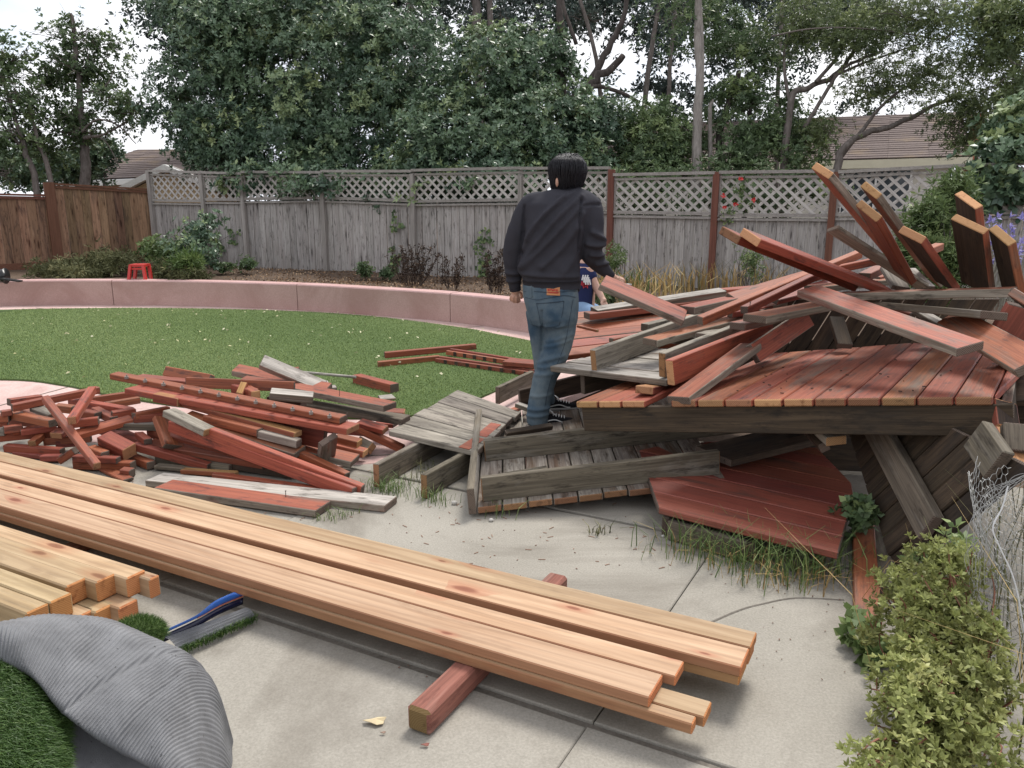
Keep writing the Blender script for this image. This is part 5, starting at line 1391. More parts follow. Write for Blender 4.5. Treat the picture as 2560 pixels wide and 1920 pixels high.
# shrubs inside the yard
def shrub(name, label, base, blobs, clumps, per, sig, L, W, nl, mat, stems=0, stemmat=None, group='plants in the bed', cat='shrub', spread=(.6, 1.4), shell=.5, sr=.006, droop=0.0):
    t = thing(name, base, label, cat, group)
    P, A, T = blob_points(blobs, clumps, per, sig, shell=shell)
    V, tt = rosettes(P, A, L, W, nl, spread, T, droop=droop)
    quads_mesh('foliage', V, tt, mat, t)
    if stems:
        mb = MB()
        for k in range(stems):
            p = P[RNG.integers(len(P))]
            b = np.array([base.x + RNG.normal() * .06, base.y + RNG.normal() * .06, base.z])
            mid = (b + p) / 2 + RNG.normal(size=3) * .05
            mb.tube(spline([b, mid, p], 3), [sr] * 4 + [sr * .6] * 3, 4, cap=False)
        tag(mb.build('stems', stemmat or MBARK, t), kind='stuff')
    return t
MLL = leaf_mat('fresh_light_leaf', (0.065, 0.105, 0.035), (0.15, 0.21, 0.075), (0.28, 0.34, 0.14), .5, .3, .25)
MLO = leaf_mat('olive_weed_leaf', (0.055, 0.06, 0.025), (0.12, 0.125, 0.055), (0.22, 0.205, 0.10), .7, .2, .15)
MDEAD = leaf_mat('dead_plant', (0.03, 0.020, 0.016), (0.065, 0.045, 0.035), (0.12, 0.085, 0.06), .8, .1, .05)
MSTRAW = leaf_mat('dry_straw', (0.22, 0.135, 0.05), (0.42, 0.29, 0.12), (0.56, 0.43, 0.21), .7, .2, .2)
MBLADE = leaf_mat('green_blade', (0.06, 0.10, 0.028), (0.12, 0.185, 0.055), (0.24, 0.29, 0.11), .6, .3, .2)
shrub('leafy_shrub', 'tall light green shrub with narrow leaves in front of the lattice at the right', at(2330, 760, 7.6), [eb(2330, 570, 7.8, 50, 90, .3), eb(2360, 500, 7.8, 40, 60, .25), eb(2290, 620, 7.8, 50, 60, .3), eb(2350, 680, 7.6, 60, 80, .3)], 120, 16, .07, .085, .018, 8, MLL, 24)
t = thing('flowering_plant', at(2540, 700, 6.5), 'bunch of purple blue trumpet flowers on gray stems at the right edge', 'flowers', 'plants in the bed')
MPUR = leaf_mat('purple_petal', (0.22, 0.20, 0.46), (0.33, 0.30, 0.58), (0.50, 0.47, 0.72), .6, .2, .3)
P = np.array([tuple(at(2475 + RNG.uniform(0, 110), 555 + RNG.uniform(-18, 110) , 6.5 + RNG.uniform(-.2, .2))) for _ in range(70)])
V, tt = rosettes(P, RNG.normal(size=P.shape) * .6 + np.array([0, -.6, .5]), .055, .022, 6, (.3, .9)); tag(quads_mesh('petals', V, tt, MPUR, t), kind='stuff')
mb = MB()
for p in P: mb.tube([Vector(p), Vector(p) + Vector((RNG.normal() * .1, .05, -.5))], .004, 4, cap=False)
tag(mb.build('stems', flat('gray_stem', (.25, .24, .2)), t), kind='stuff')

zb = BZ
def bed_pt(x, y): return at(x, y, zb)
shrub('rose_bush', 'dark straggly rose bush in front of the gray fence corner', at(500, 655, zb), [eb(490, 580, 13.6, 40, 35, .3), eb(460, 620, 13.5, 35, 35, .3), eb(520, 560, 13.7, 25, 30, .2), eb(520, 630, 13.4, 30, 30, .2)], 48, 9, .10, .08, .045, 5, ML1, 22)
shrub('leafy_shrub', 'small bright green shrub at the corner of the two fences', at(390, 660, zb), [eb(380, 620, 14.2, 25, 22, .25), eb(415, 635, 14, 25, 20, .25)], 34, 14, .09, .08, .035, 6, MLL, 8)
shrub('weed_clump', 'olive tangle of weeds along the foot of the brown fence', at(250, 680, zb), [eb(180, 675, 13.8, 100, 16, .5), eb(280, 655, 14, 70, 22, .5), eb(180, 682, 13.4, 90, 12, .4), eb(430, 680, 13.4, 50, 18, .4), eb(470, 690, 13, 70, 16, .4)], 170, 13, .10, .11, .02, 6, MLO, 30, cat='weeds')
shrub('leafy_shrub', 'low green plant with strappy leaves beside the red stool', at(480, 690, zb), [eb(475, 660, 13, 25, 22, .2)], 20, 10, .07, .16, .016, 7, MBLADE, 0, spread=(.2, .8))
for lab, bx, by, rx, ry in [('small green seedling in the mulch near the second gray post', 620, 660, 20, 10), ('small green clump at the foot of the gray fence', 910, 675, 14, 14), ('second small green clump right of the first at the fence foot', 975, 683, 14, 12), ('low green clump under the broken gray picket', 560, 668, 30, 10)]:
    shrub('seedling', lab, at(bx, by + 6, zb), [eb(bx, by, 13.6, rx, ry, .12)], 12, 9, .05, .06, .035, 5, ML2, 0)
for lab, xs in [('thin ivy strand climbing the gray fence in the middle', [(1203, 690), (1208, 660), (1205, 630), (1210, 600)]), ('ivy tuft on the gray fence near the third post', [(982, 660), (980, 640), (990, 565)]), ('ivy tuft on the gray fence at the left bays', [(545, 625), (540, 610), (580, 585)])]:
    q = [fpt(x, y, -.04) for x, y in xs]
    t = thing('ivy', q[0], lab, 'ivy', 'plants along the fence')
    P = np.concatenate([np.array([tuple(p)] * 9) + RNG.normal(size=(9, 3)) * np.array([.06, .02, .09]) for p in q])
    V, tt = rosettes(P, np.tile(np.array([0, -1, .3]), (len(P), 1)) + RNG.normal(size=P.shape) * .3, .075, .06, 4, (.8, 1.5)); quads_mesh('leaves', V, tt, ML2, t)
    mb = MB(); mb.tube(spline(q, 4), .005, 4); mb.build('stem', MBARK, t)
def twig_plant(name, label, base, n, h, spread_, mat, group, cat):
    t = thing(name, base, label, cat, group)
    mb = MB(); P = []
    for k in range(n):
        a = RNG.uniform(0, 2 * np.pi); l = h * RNG.uniform(.5, 1.1)
        tip = base + Vector((math.cos(a) * spread_ * RNG.uniform(.2, 1), math.sin(a) * spread_ * .5, l))
        st = base + Vector((math.cos(a) * spread_ * .35, math.sin(a) * spread_ * .2, 0))
        pts = spline([st, (st + tip) / 2 + Vector(RNG.normal(size=3) * .03), tip], 3)
        mb.tube(pts, .0045, 4, cap=False)
        for j in range(9): P.append(tuple(pts[RNG.integers(2, len(pts))] + Vector(RNG.normal(size=3) * .02)))
    tag(mb.build('stems', flat('dead_stem', (.05, .035, .028)), t), kind='stuff')
    P = np.array(P); V, tt = rosettes(P, RNG.normal(size=P.shape), .05, .022, 3, (.3, 1.5)); quads_mesh('dead_leaves', V, tt, mat, t)
twig_plant('dead_plant', 'dark dead shrub of upright twigs in the bed behind the wall', at(1030, 714, zb), 42, .55, .42, MDEAD, 'plants in the bed', 'dead shrub')
twig_plant('dead_plant', 'smaller dead plant with brown seed heads right of the dark dead shrub', at(1130, 722, zb), 18, .45, .22, MDEAD, 'plants in the bed', 'dead shrub')
twig_plant('dead_plant', 'dead twigs beside the left hand of the man', at(1240, 732, zb), 26, .55, .2, MDEAD, 'plants in the bed', 'dead shrub')

def blades(C, H_, W_, rng=RNG, lean=.5, tint=None, seg=True):
    """bent grass blades: two quads each"""
    K = len(C)
    a = rng.uniform(0, 2 * np.pi, K)
    d = np.stack([np.cos(a), np.sin(a), np.zeros(K)], 1) * lean * rng.uniform(.2, 1.2, K)[:, None]
    h = (H_ * rng.uniform(.5, 1.15, K))[:, None]
    w = (W_ * rng.uniform(.7, 1.2, K))[:, None]
    s = unit(np.cross(d + 1e-6, np.array([0, 0, 1.0])) + rng.normal(size=(K, 3)) * .2)
    up = np.array([0, 0, 1.0])
    m1 = C + (up + d * .5) * h * .55
    m2 = C + (up * .85 + d * 1.3) * h
    tip = m2 + s * w * .08
    V = np.concatenate([np.stack([C - s * w / 2, C + s * w / 2, m1 + s * w * .42, m1 - s * w * .42], 1), np.stack([m1 - s * w * .42, m1 + s * w * .42, tip, m2 - s * w * .08], 1)])
    t = tint if tint is not None else rng.uniform(0, 1, K)
    return V, np.concatenate([t, t])
def tuft(name, label, centres, per, sx, sy, h, w, mat, group, cat, lean=.5):
    C = []
    for c in centres:
        p = np.tile(np.array(tuple(c)), (per, 1)); p[:, 0] += RNG.normal(size=per) * sx; p[:, 1] += RNG.normal(size=per) * sy
        C.append(p)
    C = np.concatenate(C); V, tt = blades(C, h, w, lean=lean)
    return tag(quads_mesh(name, V, tt, mat), label, cat, group, 'stuff')
# dry day-lily leaves along the fence on the right
dry = [bed_pt(x, y) for x, y in [(1480, 735), (1530, 750), (1590, 745), (1640, 738), (1700, 735), (1740, 725), (1790, 730), (1830, 735), (1880, 728), (1930, 730), (1560, 770), (1640, 765), (1500, 770), (1600, 790)]]
tuft('dry_leaves', 'yellow dried strap leaves along the foot of the fence behind the heap', dry, 22, .16, .12, .48, .022, MSTRAW, 'plants in the bed', 'dry grass', .45)
tuft('dry_leaves', 'thin olive grass stalks among the dried strap leaves', dry, 20, .25, .2, .55, .008, MLO, 'plants in the bed', 'grass', .35)
tuft('strap_leaves', 'few green strap leaves by the tool in the hand of the man', [bed_pt(1575, 735), bed_pt(1610, 745)], 9, .06, .05, .5, .025, MBLADE, 'plants in the bed', 'plant', .3)
shrub('leafy_shrub', 'small airy green shrub against the fence behind the rising red board', at(1870, 740, zb), [eb(1868, 640, 10.8, 26, 30, .12), eb(1880, 670, 10.8, 20, 30, .1)], 26, 6, .06, .05, .014, 6, MLL, 10)
shrub('leafy_shrub', 'light green feathery sprig in front of the brown post beside the man', at(1535, 740, zb), [eb(1530, 660, 10.6, 16, 40, .1), eb(1550, 630, 10.6, 20, 20, .1), eb(1525, 700, 10.5, 20, 20, .1)], 26, 7, .05, .06, .014, 6, MLL, 9)
shrub('leafy_shrub', 'low green leaves with red flowers under the arm of the second person', at(1500, 770, zb), [eb(1505, 735, 9.4, 28, 22, .15)], 16, 9, .06, .06, .04, 5, ML2, 5)
# red flowers through the lattice
t = thing('flowering_vine', fpt(1840, 500, -.05), 'vine with bright red blooms on the lattice between two brown posts', 'flowers', 'plants along the fence')
P = np.array([tuple(fpt(x, y, -.07)) for x, y in [(1883, 500), (1838, 512), (1812, 519), (1807, 490), (1851, 447)]])
V, tt = rosettes(P, np.tile(np.array([0, -1, .2]), (len(P), 1)), .052, .042, 6, (.5, 1.2)); quads_mesh('blooms', V, tt, leaf_mat('red_petal', (.5, .03, .03), (.62, .06, .06), (.7, .14, .12), .5, .3, .2), t)
P = np.array([tuple(fpt(1860 + RNG.normal() * 12, 470 + RNG.normal() * 25, -.05)) for _ in range(26)] + [tuple(fpt(1822 + RNG.normal() * 10, 545 + RNG.normal() * 12, -.05)) for _ in range(14)])
V, tt = rosettes(P, RNG.normal(size=P.shape), .06, .035, 4); quads_mesh('leaves', V, tt, ML2, t)
# mulch on the bed
C = []
for _ in range(5200):
    x = RNG.uniform(560, 1330); q = bed_pt(x, RNG.uniform(664, 744)); 
    if q.y > np.interp(q.x, [p.x for p in wall_base], [p.y for p in wall_base]) + .3: C.append((q.x, q.y, zbed(q.x, q.y) + .012))
C = np.array(C)
V, tt = rosettes(C, RNG.normal(size=C.shape) + np.array([0, 0, 1.4]), .05, .024, 1, (1.2, 1.6))
tag(quads_mesh('mulch', V, tt, leaf_mat('mulch_chip', (.09, .055, .035), (.24, .15, .09), (.44, .32, .21), .9, .1, .02)), 'bark mulch and dry leaves spread in the planting bed', 'mulch', kind='stuff')

# turf blades on the lawn, denser towards the camera
lp = np.array([(p.x, p.y) for p in lawn_c])
def inside(P, poly):
    x, y = P[:, 0], P[:, 1]; r = np.zeros(len(P), bool)
    j = len(poly) - 1
    for i in range(len(poly)):
        xi, yi, xj, yj = poly[i][0], poly[i][1], poly[j][0], poly[j][1]
        c = ((yi > y) != (yj > y)) & (x < (xj - xi) * (y - yi) / (yj - yi + 1e-12) + xi)
        r ^= c; j = i
    return r
K = 420000
X = RNG.uniform(-7.5, 2.2, K); Yy = 5.8 + (RNG.uniform(0, 1, K) ** 1.4) * 6.5
Pq = np.stack([X, Yy], 1); k_ = inside(Pq, lp) & (np.abs(X) < Yy * .72 + .5); Pq = Pq[k_]
C = np.concatenate([Pq, np.full((len(Pq), 1), .016)], 1)
a = RNG.uniform(0, 2 * np.pi, len(C)); hh = RNG.uniform(.007, .018, len(C))
dv = np.stack([np.cos(a) * .012, np.sin(a) * .012, hh], 1); sv = np.stack([-np.sin(a), np.cos(a), a * 0], 1) * .0035
V = np.stack([C - sv, C + sv, C + dv], 1)
patch = 0.5 + 0.25 * np.sin(C[:, 0] * 1.1 + 2 * np.sin(C[:, 1] * .7)) + RNG.normal(0, .18, len(C))
tag(quads_mesh('lawn_blades', V, np.clip(patch, 0, 1), leaf_mat('turf_blade', (.105, .165, .046), (.195, .262, .082), (.27, .32, .13), .6, .25, .1), per=3), 'short green blades of the artificial lawn', 'grass', kind='stuff')
# pale fallen leaves on the lawn
C = []
while len(C) < 120:
    x, y = RNG.uniform(0, 1330), 775 + RNG.uniform(0, 1) ** 1.6 * 200
    q = at(x, y, .05)
    if inside(np.array([[q.x, q.y]]), lp)[0] and (y < 860 or RNG.uniform() < .4): C.append(tuple(q))
C = np.array(C); V, tt = rosettes(C, RNG.normal(size=C.shape) * .35 + np.array([0, 0, 1]), .050, .026, 1, (1.3, 1.55))
tag(quads_mesh('fallen_leaves', V, tt, leaf_mat('pale_leaf', (.42, .40, .20), (.56, .52, .33), (.66, .62, .45), .7, .2, .1)), 'pale fallen leaves scattered over the lawn', 'leaves', kind='stuff')

# weeds in the joints and along the low wedge
G_ = 'weeds on the patio'
tuft('grass_tuft', 'green grass tuft growing in the joint left of the gray joists', [at(960, 1228, 0), at(985, 1222, 0), at(1000, 1235, 0), at(945, 1215, 0)], 55, .05, .05, .085, .004, MBLADE, G_, 'grass', .7)
tuft('grass_tuft', 'sparse grass in the joint in front of the two joists', [at(1085, 1252, 0), at(1105, 1262, 0), at(1050, 1248, 0)], 26, .05, .03, .10, .004, MBLADE, G_, 'grass', .6)
tuft('grass_tuft', 'thin grass in the joint at the end of the red front board', [at(820, 1300, 0), at(850, 1288, 0)], 40, .06, .03, .05, .004, MBLADE, G_, 'grass', .7)
tuft('grass_tuft', 'few grass blades at the near corner of the upturned deck section', [at(1255, 1292, 0)], 12, .06, .03, .14, .004, MBLADE, G_, 'grass', .9)
tuft('grass_tuft', 'small dusty weed in the joint beyond the new boards', [at(1500, 1335, 0)], 24, .03, .02, .07, .006, MLO, G_, 'weed', .8)
wl = [at(x, y, 0) for x, y in [(1690, 1375), (1740, 1400), (1800, 1395), (1850, 1420), (1900, 1415), (1950, 1430), (2000, 1440), (2050, 1450), (2090, 1440), (1880, 1440), (1960, 1465)]]
tuft('weed_grass', 'tall green weeds growing along the front of the dark red wedge', wl, 32, .10, .05, .22, .005, MBLADE, G_, 'grass', .55)
tuft('weed_grass', 'dry brown stalks among the weeds in front of the dark red wedge', wl + [at(2020, 1470, 0), at(1930, 1470, 0)], 12, .11, .05, .12, .004, MSTRAW, G_, 'grass', 1.0)
tuft('weed_grass', 'shaded grass under the gray wedge of deck', [at(1060, 1180, 0), at(1085, 1190, 0), at(1040, 1200, 0)], 30, .06, .06, .09, .004, MLO, G_, 'grass', .8)
shrub('creeping_weed', 'broad leaved green weed at the end of the red ground board', at(2140, 1590, 0), [eb(2125, 1575, 3.1, 40, 30, .08), eb(2150, 1610, 3.0, 40, 24, .08)], 14, 6, .03, .055, .035, 5, MLL, 3, group=G_)
shrub('creeping_weed', 'dark green leaves in the gap between red wedge and leaning section', at(2150, 1280, .1), [eb(2150, 1285, 3.9, 20, 24, .06)], 8, 7, .03, .05, .035, 5, ML2, 3, group=G_)

# dry-leaved shrub at the lower right
MSHR = leaf_mat('yellow_green_shrub_leaf', (0.14, 0.145, 0.045), (0.31, 0.345, 0.115), (0.50, 0.50, 0.21), .5, .3, .3)
MSTEM = flat('red_brown_stem', (.20, .085, .055))
bl = [(2290, 1480, 2.75, 90, 90), (2370, 1400, 2.8, 70, 70), (2300, 1600, 2.6, 130, 110), (2400, 1560, 2.6, 90, 100), (2270, 1740, 2.3, 80, 90), (2330, 1740, 2.4, 150, 120), (2360, 1860, 2.2, 160, 90), (2260, 1880, 2.1, 60, 70), (2430, 1700, 2.4, 80, 120), (2170, 1920, 2.0, 60, 40)]
base = at(2420, 1800, 0.0)
t = thing('wild_shrub', base, 'yellow green wild shrub with red brown stems at the lower right corner', 'shrub')
P, A, T = blob_points([eb(*b[:5], .16) for b in bl], 310, 15, .036, shell=.35)
_q = np.min([np.sum(((P - np.array(c_)) / np.array(r_)) ** 2, 1) for c_, r_ in [eb(*b[:5], .16) for b in bl]], 0)
k_ = (P[:, 2] > .02) & (_q < 1.55); P, A, T = P[k_], A[k_], T[k_]
V, tt = rosettes(P, A, .025, .010, 7, (.4, 1.3), T); quads_mesh('foliage', V, tt, MSHR, t)
mb = MB()
for k in range(330):
    p = Vector(P[RNG.integers(len(P))]); b = Vector((base.x + RNG.normal() * .06, base.y + RNG.normal() * .08, 0))
    b = p.lerp(b, RNG.uniform(.12, .4)); b.z = max(.0, b.z)
    mb.tube(spline([b, (b + p) / 2 + Vector(RNG.normal(size=3) * .02), p + (p - b) * .03], 3), [.0034] * 4 + [.0022] * 3, 4, cap=False)
tag(mb.build('stems', MSTEM, t), kind='stuff')
P2 = np.array([tuple(at(x, y, s)) for x, y, s in [(2400, 1375, 2.85), (2320, 1405, 2.9), (2340, 1390, 2.9), (2260, 1465, 2.9), (2380, 1350, 2.9), (2300, 1395, 2.9), (2270, 1500, 2.8), (2410, 1345, 2.9), (2355, 1440, 2.8)] for _ in range(3)]) + RNG.normal(size=(27, 3)) * .02
V, tt = rosettes(P2, RNG.normal(size=P2.shape) * .3 + np.array([0, -.2, 1]), .05, .02, 6, (.7, 1.4)); quads_mesh('young_leaves', V, tt, MLL, t)
tuft('dry_stalks', 'bleached grass stalks leaning over the wild shrub', [at(2250, 1560, 0.0), at(2500, 1780, 0.1), at(2520, 1850, .1), at(2380, 1700, .1)], 7, .12, .12, .5, .004, MSTRAW, 'plants on the patio edge', 'grass', 1.0)
tuft('tall_grass', 'dull green grass behind the wire netting at the right edge', [at(2540, 1500, .1), at(2560, 1300, .2), at(2600, 1600, .1), at(2560, 1750, .1)], 40, .12, .15, .5, .006, MLO, 'plants on the patio edge', 'grass', .6)
# ================================================================== people
def cloth_mat(name, a, b, rough=0.9, sc=40, bump=.25, spec=.15, fine=300):
    m = NT(name, rough, spec)
    v = m.coords(rnd=False)
    n = m.noise(v, sc * .12, 5, .6); f = m.noise(v, fine, 2, .6)
    m.color(m.mix(n, a, b)); m.bump(f, bump, .002)
    return m.mat
MSWEAT = cloth_mat('charcoal_fleece', (.026, .026, .032), (.048, .047, .057))
MRIB = cloth_mat('charcoal_rib', (.022, .021, .026), (.037, .036, .043))
mm = NT('blue_denim', .85, .15)
v_ = mm.coords(rnd=False)
n1, n2 = mm.noise(v_, 5, 5, .6), mm.noise(mm.coords((400, 400, 60), rnd=False), 1, 2, .5)
mm.color(mm.mix(mm.ramp(n1, [(.35, 0), (.65, 1)]), (.040, .072, .108), mm.mix(n2, (.09, .13, .158), (.165, .195, .205)))); mm.bump(n2, .2, .001)
MDENIM = mm.mat
MSKIN = cloth_mat('skin', (.42, .235, .165), (.50, .29, .21), .5, 20, .05, .4)
MSKIN2 = cloth_mat('fair_skin', (.52, .31, .235), (.60, .38, .29), .5, 20, .05, .4)
mh = NT('black_hair', .5, .3)
mh.color(mh.mix(mh.noise(mh.coords((60, 60, 4), rnd=False), 1.5, 3), (.006, .006, .008), (.022, .021, .026))); MHAIR = mh.mat
MBLACK, MRUB, MLACE = cloth_mat('black_canvas', (.010, .010, .012), (.022, .022, .024)), flat('gray_rubber_sole', (.40, .39, .37)), flat('white_lace', (.72, .72, .70))
MPATCH = flat('tan_leather_patch', (.46, .20, .085), .6); MPRINT = flat('red_patch_print', (.38, .05, .03), .6)
MNAVY = cloth_mat('navy_jersey', (.016, .022, .065), (.026, .034, .095)); MLJEAN = cloth_mat('light_blue_denim', (.13, .21, .34), (.22, .32, .46))

def remesh(name, mbs, voxel, mat, parent, smooth=4, disp=None):
    """weld overlapping lofts into one continuous skin"""
    v, f = [], []
    for m in mbs:
        b = len(v); v += m.v; f += [tuple(i + b for i in t) for t in m.f]
    me = bpy.data.meshes.new(name + '_src'); me.from_pydata([tuple(p) for p in v], [], f); me.update()
    tmp = bpy.data.objects.new(name + '_src', me); COL.objects.link(tmp)
    r = tmp.modifiers.new('r', 'REMESH'); r.mode = 'VOXEL'; r.voxel_size = voxel; r.use_smooth_shade = True
    s_ = tmp.modifiers.new('s', 'SMOOTH'); s_.factor = .5; s_.iterations = smooth
    dg = bpy.context.evaluated_depsgraph_get()
    out = bpy.data.meshes.new_from_object(tmp.evaluated_get(dg))
    bpy.data.objects.remove(tmp); bpy.data.meshes.remove(me)
    out.name = name
    if disp is not None:
        n = len(out.vertices)
        co = np.empty(n * 3); out.vertices.foreach_get('co', co); co = co.reshape(-1, 3)
        no = np.empty(n * 3); out.vertices.foreach_get('normal', no); no = no.reshape(-1, 3)
        co = co + no * disp(co, no)[:, None]
        out.vertices.foreach_set('co', co.reshape(-1)); out.update()
    out.materials.clear(); out.materials.append(mat)
    out.polygons.foreach_set('use_smooth', [True] * len(out.polygons))
    return link(bpy.data.objects.new(name, out), parent)

foot = on_plane(*px('D', 470, 1490), n0 + bn_ * 0.036, bn_)
MY = foot.y
def mp(view, x, y, dy=0.0):
    d = ray(*px(view, x, y)); k = (MY + dy) / d.y
    return CAM + d * k
def mr(view, r):
    """length of r view-pixels at the man's distance"""
    return r / VIEWS[view][2] * (MY * CP + 0.2) / FPX
def loft(view, rings, n=20):
    mb = MB(); b = 0
    for (x, y, hw, hd, dy) in rings:
        c = mp(view, x, y, dy); w = mr(view, hw)
        for k in range(n):
            a = 2 * math.pi * k / n
            ca, sa = math.cos(a), math.sin(a)
            e = 0.8
            mb.v.append(c + Vector((w * abs(ca) ** e * (1 if ca > 0 else -1), hd * abs(sa) ** e * (1 if sa > 0 else -1), 0)))
    m = len(rings)
    for i in range(m - 1):
        for k in range(n): mb.f.append((i * n + k, i * n + (k + 1) % n, (i + 1) * n + (k + 1) % n, (i + 1) * n + k))
    mb.f.append(tuple(range(n))); mb.f.append(tuple((m - 1) * n + k for k in reversed(range(n))))
    mb.m = [0] * len(mb.f)
    return mb
def ptube(view, pts, n=14):
    mb = MB()
    sp = spline([mp(view, p[0], p[1], p[3]) for p in pts], 4)
    rr = []
    for i in range(len(pts) - 1):
        for k in range(4): rr.append(mr(view, pts[i][2] + (pts[i + 1][2] - pts[i][2]) * k / 4))
    rr.append(mr(view, pts[-1][2]))
    mb.tube(sp, rr, n); return mb
def ellip(c, rx, ry, rz, n=16):
    mb = MB(); c = Vector(c)
    for i in range(n // 2 + 1):
        t = math.pi * i / (n // 2)
        for k in range(n):
            a = 2 * math.pi * k / n
            mb.v.append(c + Vector((rx * math.sin(t) * math.cos(a), ry * math.sin(t) * math.sin(a), rz * math.cos(t))))
    for i in range(n // 2):
        for k in range(n): mb.f.append((i * n + k, (i + 1) * n + k, (i + 1) * n + (k + 1) % n, i * n + (k + 1) % n))
    mb.m = [0] * len(mb.f); return mb

man = thing('person', foot, 'person in dark sweatshirt and blue jeans standing on the upturned deck section, seen from behind', 'person')
# --- bare body: head, neck, trunk, arms, hands with fingers, legs in one skin
hc = mp('C', 742, 225, .07)
parts = [ellip(hc, .083, .098, .112), ellip(hc + Vector((-.012, .035, -.06)), .055, .06, .06), ellip(hc + Vector((-.02, .105, -.025)), .014, .02, .02, 10),
         ptube('C', [(742, 300, 68, .06), (745, 400, 66, .045), (720, 500, 60, .03)]), ptube('C', [(690, 560, 150, .02), (620, 800, 190, .0), (570, 1300, 190, 0)]),
         ptube('C', [(600, 600, 50, .02), (360, 600, 45, 0), (180, 1000, 50, .02), (185, 1250, 42, .06), (205, 1420, 34, .09)]),
         ptube('C', [(800, 600, 50, .02), (980, 620, 50, 0), (985, 1000, 50, 0), (1060, 1130, 42, .09), (1185, 1285, 30, .16)]),
         ptube('D', [(570, 60, 170, 0), (600, 330, 170, 0)]), ptube('D', [(640, 330, 120, 0), (600, 800, 80, 0), (450, 1300, 55, 0), (440, 1450, 45, 0)]), ptube('D', [(470, 330, 110, .05), (470, 800, 70, .1), (540, 1240, 50, .28)]),
         ellip(mp('C', 634, 312, -.03), .012, .022, .034, 10), ellip(mp('C', 850, 318, .045), .012, .026, .033, 10)]
def hand(view, wrist, palm, tips, thumb, r=.0095):
    """palm and five separate bent fingers"""
    w, p = mp(view, *wrist), mp(view, *palm)
    m = [MB()]; m[0].tube([w, w.lerp(p, .5), p], [.024, .030, .026], 10)
    for (kn, mid, tip, k) in tips:
        f = MB(); f.tube(spline([p.lerp(mp(view, *kn), .55), mp(view, *kn), mp(view, *mid), mp(view, *tip)], 3), [r * k] * 7 + [r * k * .95, r * k * .9, r * k * .75], 8); m.append(f)
    f = MB(); f.tube(spline([w.lerp(p, .4)] + [mp(view, *t) for t in thumb], 3), [r * 1.25] * 5 + [r * 1.1] * 4 + [r * .85], 8); m.append(f)
    return m
parts += hand('C', (200, 1415, .09), (200, 1475, .10), [((160, 1490, .09), (150, 1525, .10), (168, 1545, .13), 1.0), ((182, 1500, .08), (178, 1542, .09), (198, 1560, .12), 1.08), ((212, 1505, .08), (212, 1548, .09), (228, 1562, .12), 1.02), ((240, 1498, .09), (244, 1536, .10), (252, 1550, .12), .9)], [(250, 1450, .12), (268, 1490, .14), (262, 1525, .15)])
parts += hand('C', (1185, 1285, .16), (1245, 1322, .18), [((1285, 1312, .15), (1328, 1335, .14), (1322, 1372, .17), 1.0), ((1280, 1335, .14), (1318, 1365, .13), (1305, 1392, .17), 1.05), ((1265, 1350, .14), (1292, 1385, .13), (1280, 1402, .17), 1.0), ((1250, 1358, .15), (1268, 1395, .14), (1258, 1405, .17), .85)], [(1262, 1300, .20), (1305, 1312, .21), (1332, 1330, .20)])
remesh('body', parts, .0058, MSKIN, man, 2)
for s_ in (-1, 1):
    ellip(hc + Vector((-.02 + s_ * .032, .088, .005)), .012, .012, .011, 8).build('eye', flat('dark_eye', (.03, .02, .02), .2), man, True)
ellip(hc + Vector((-.02, .095, -.062)), .022, .01, .007, 8).build('mouth', flat('lips', (.35, .13, .11), .5), man, True)
# --- hair: cap plus hanging locks
cap = ellip(hc + Vector((0, -.010, .014)), .104, .114, .118, 28)
capb = ptube('C', [(748, 230, 180, .06), (755, 285, 168, .06), (765, 320, 140, .065)], 18)
def hd(co, no): return .0025 * np.sin(co[:, 0] * 330 + 4 * np.sin(co[:, 2] * 17))
hair = remesh('hair', [cap, capb], .006, MHAIR, man, 2, hd)
mb = MB()
crown = hc + Vector((.005, .0, .125))
for k in range(900):
    a = RNG.uniform(math.pi * .92, math.pi * 2.12); sp_ = RNG.uniform(.75, 1.05)
    a3 = a + RNG.normal() * .12; e = hc + Vector((math.cos(a3) * .101 * sp_, math.sin(a3) * .106 * sp_ - .012, RNG.uniform(-.108, -.06) + .018 * math.cos(a)))
    j_ = RNG.uniform(.98, 1.20); m1 = hc + Vector((math.cos(a) * .086 * j_, math.sin(a) * .093 * j_ - .012, .09)); a2 = a + RNG.normal() * .10; m2 = hc + Vector((math.cos(a2) * .108 * j_, math.sin(a2) * .117 * j_ - .012, .012))
    mb.tube(spline([crown + Vector((RNG.normal() * .02, RNG.normal() * .02, 0)), m1, m2, e], 3), [.003] * 8 + [.002, .001], 3, cap=False)
tag(mb.build('locks', MHAIR, hair, True), kind='stuff')
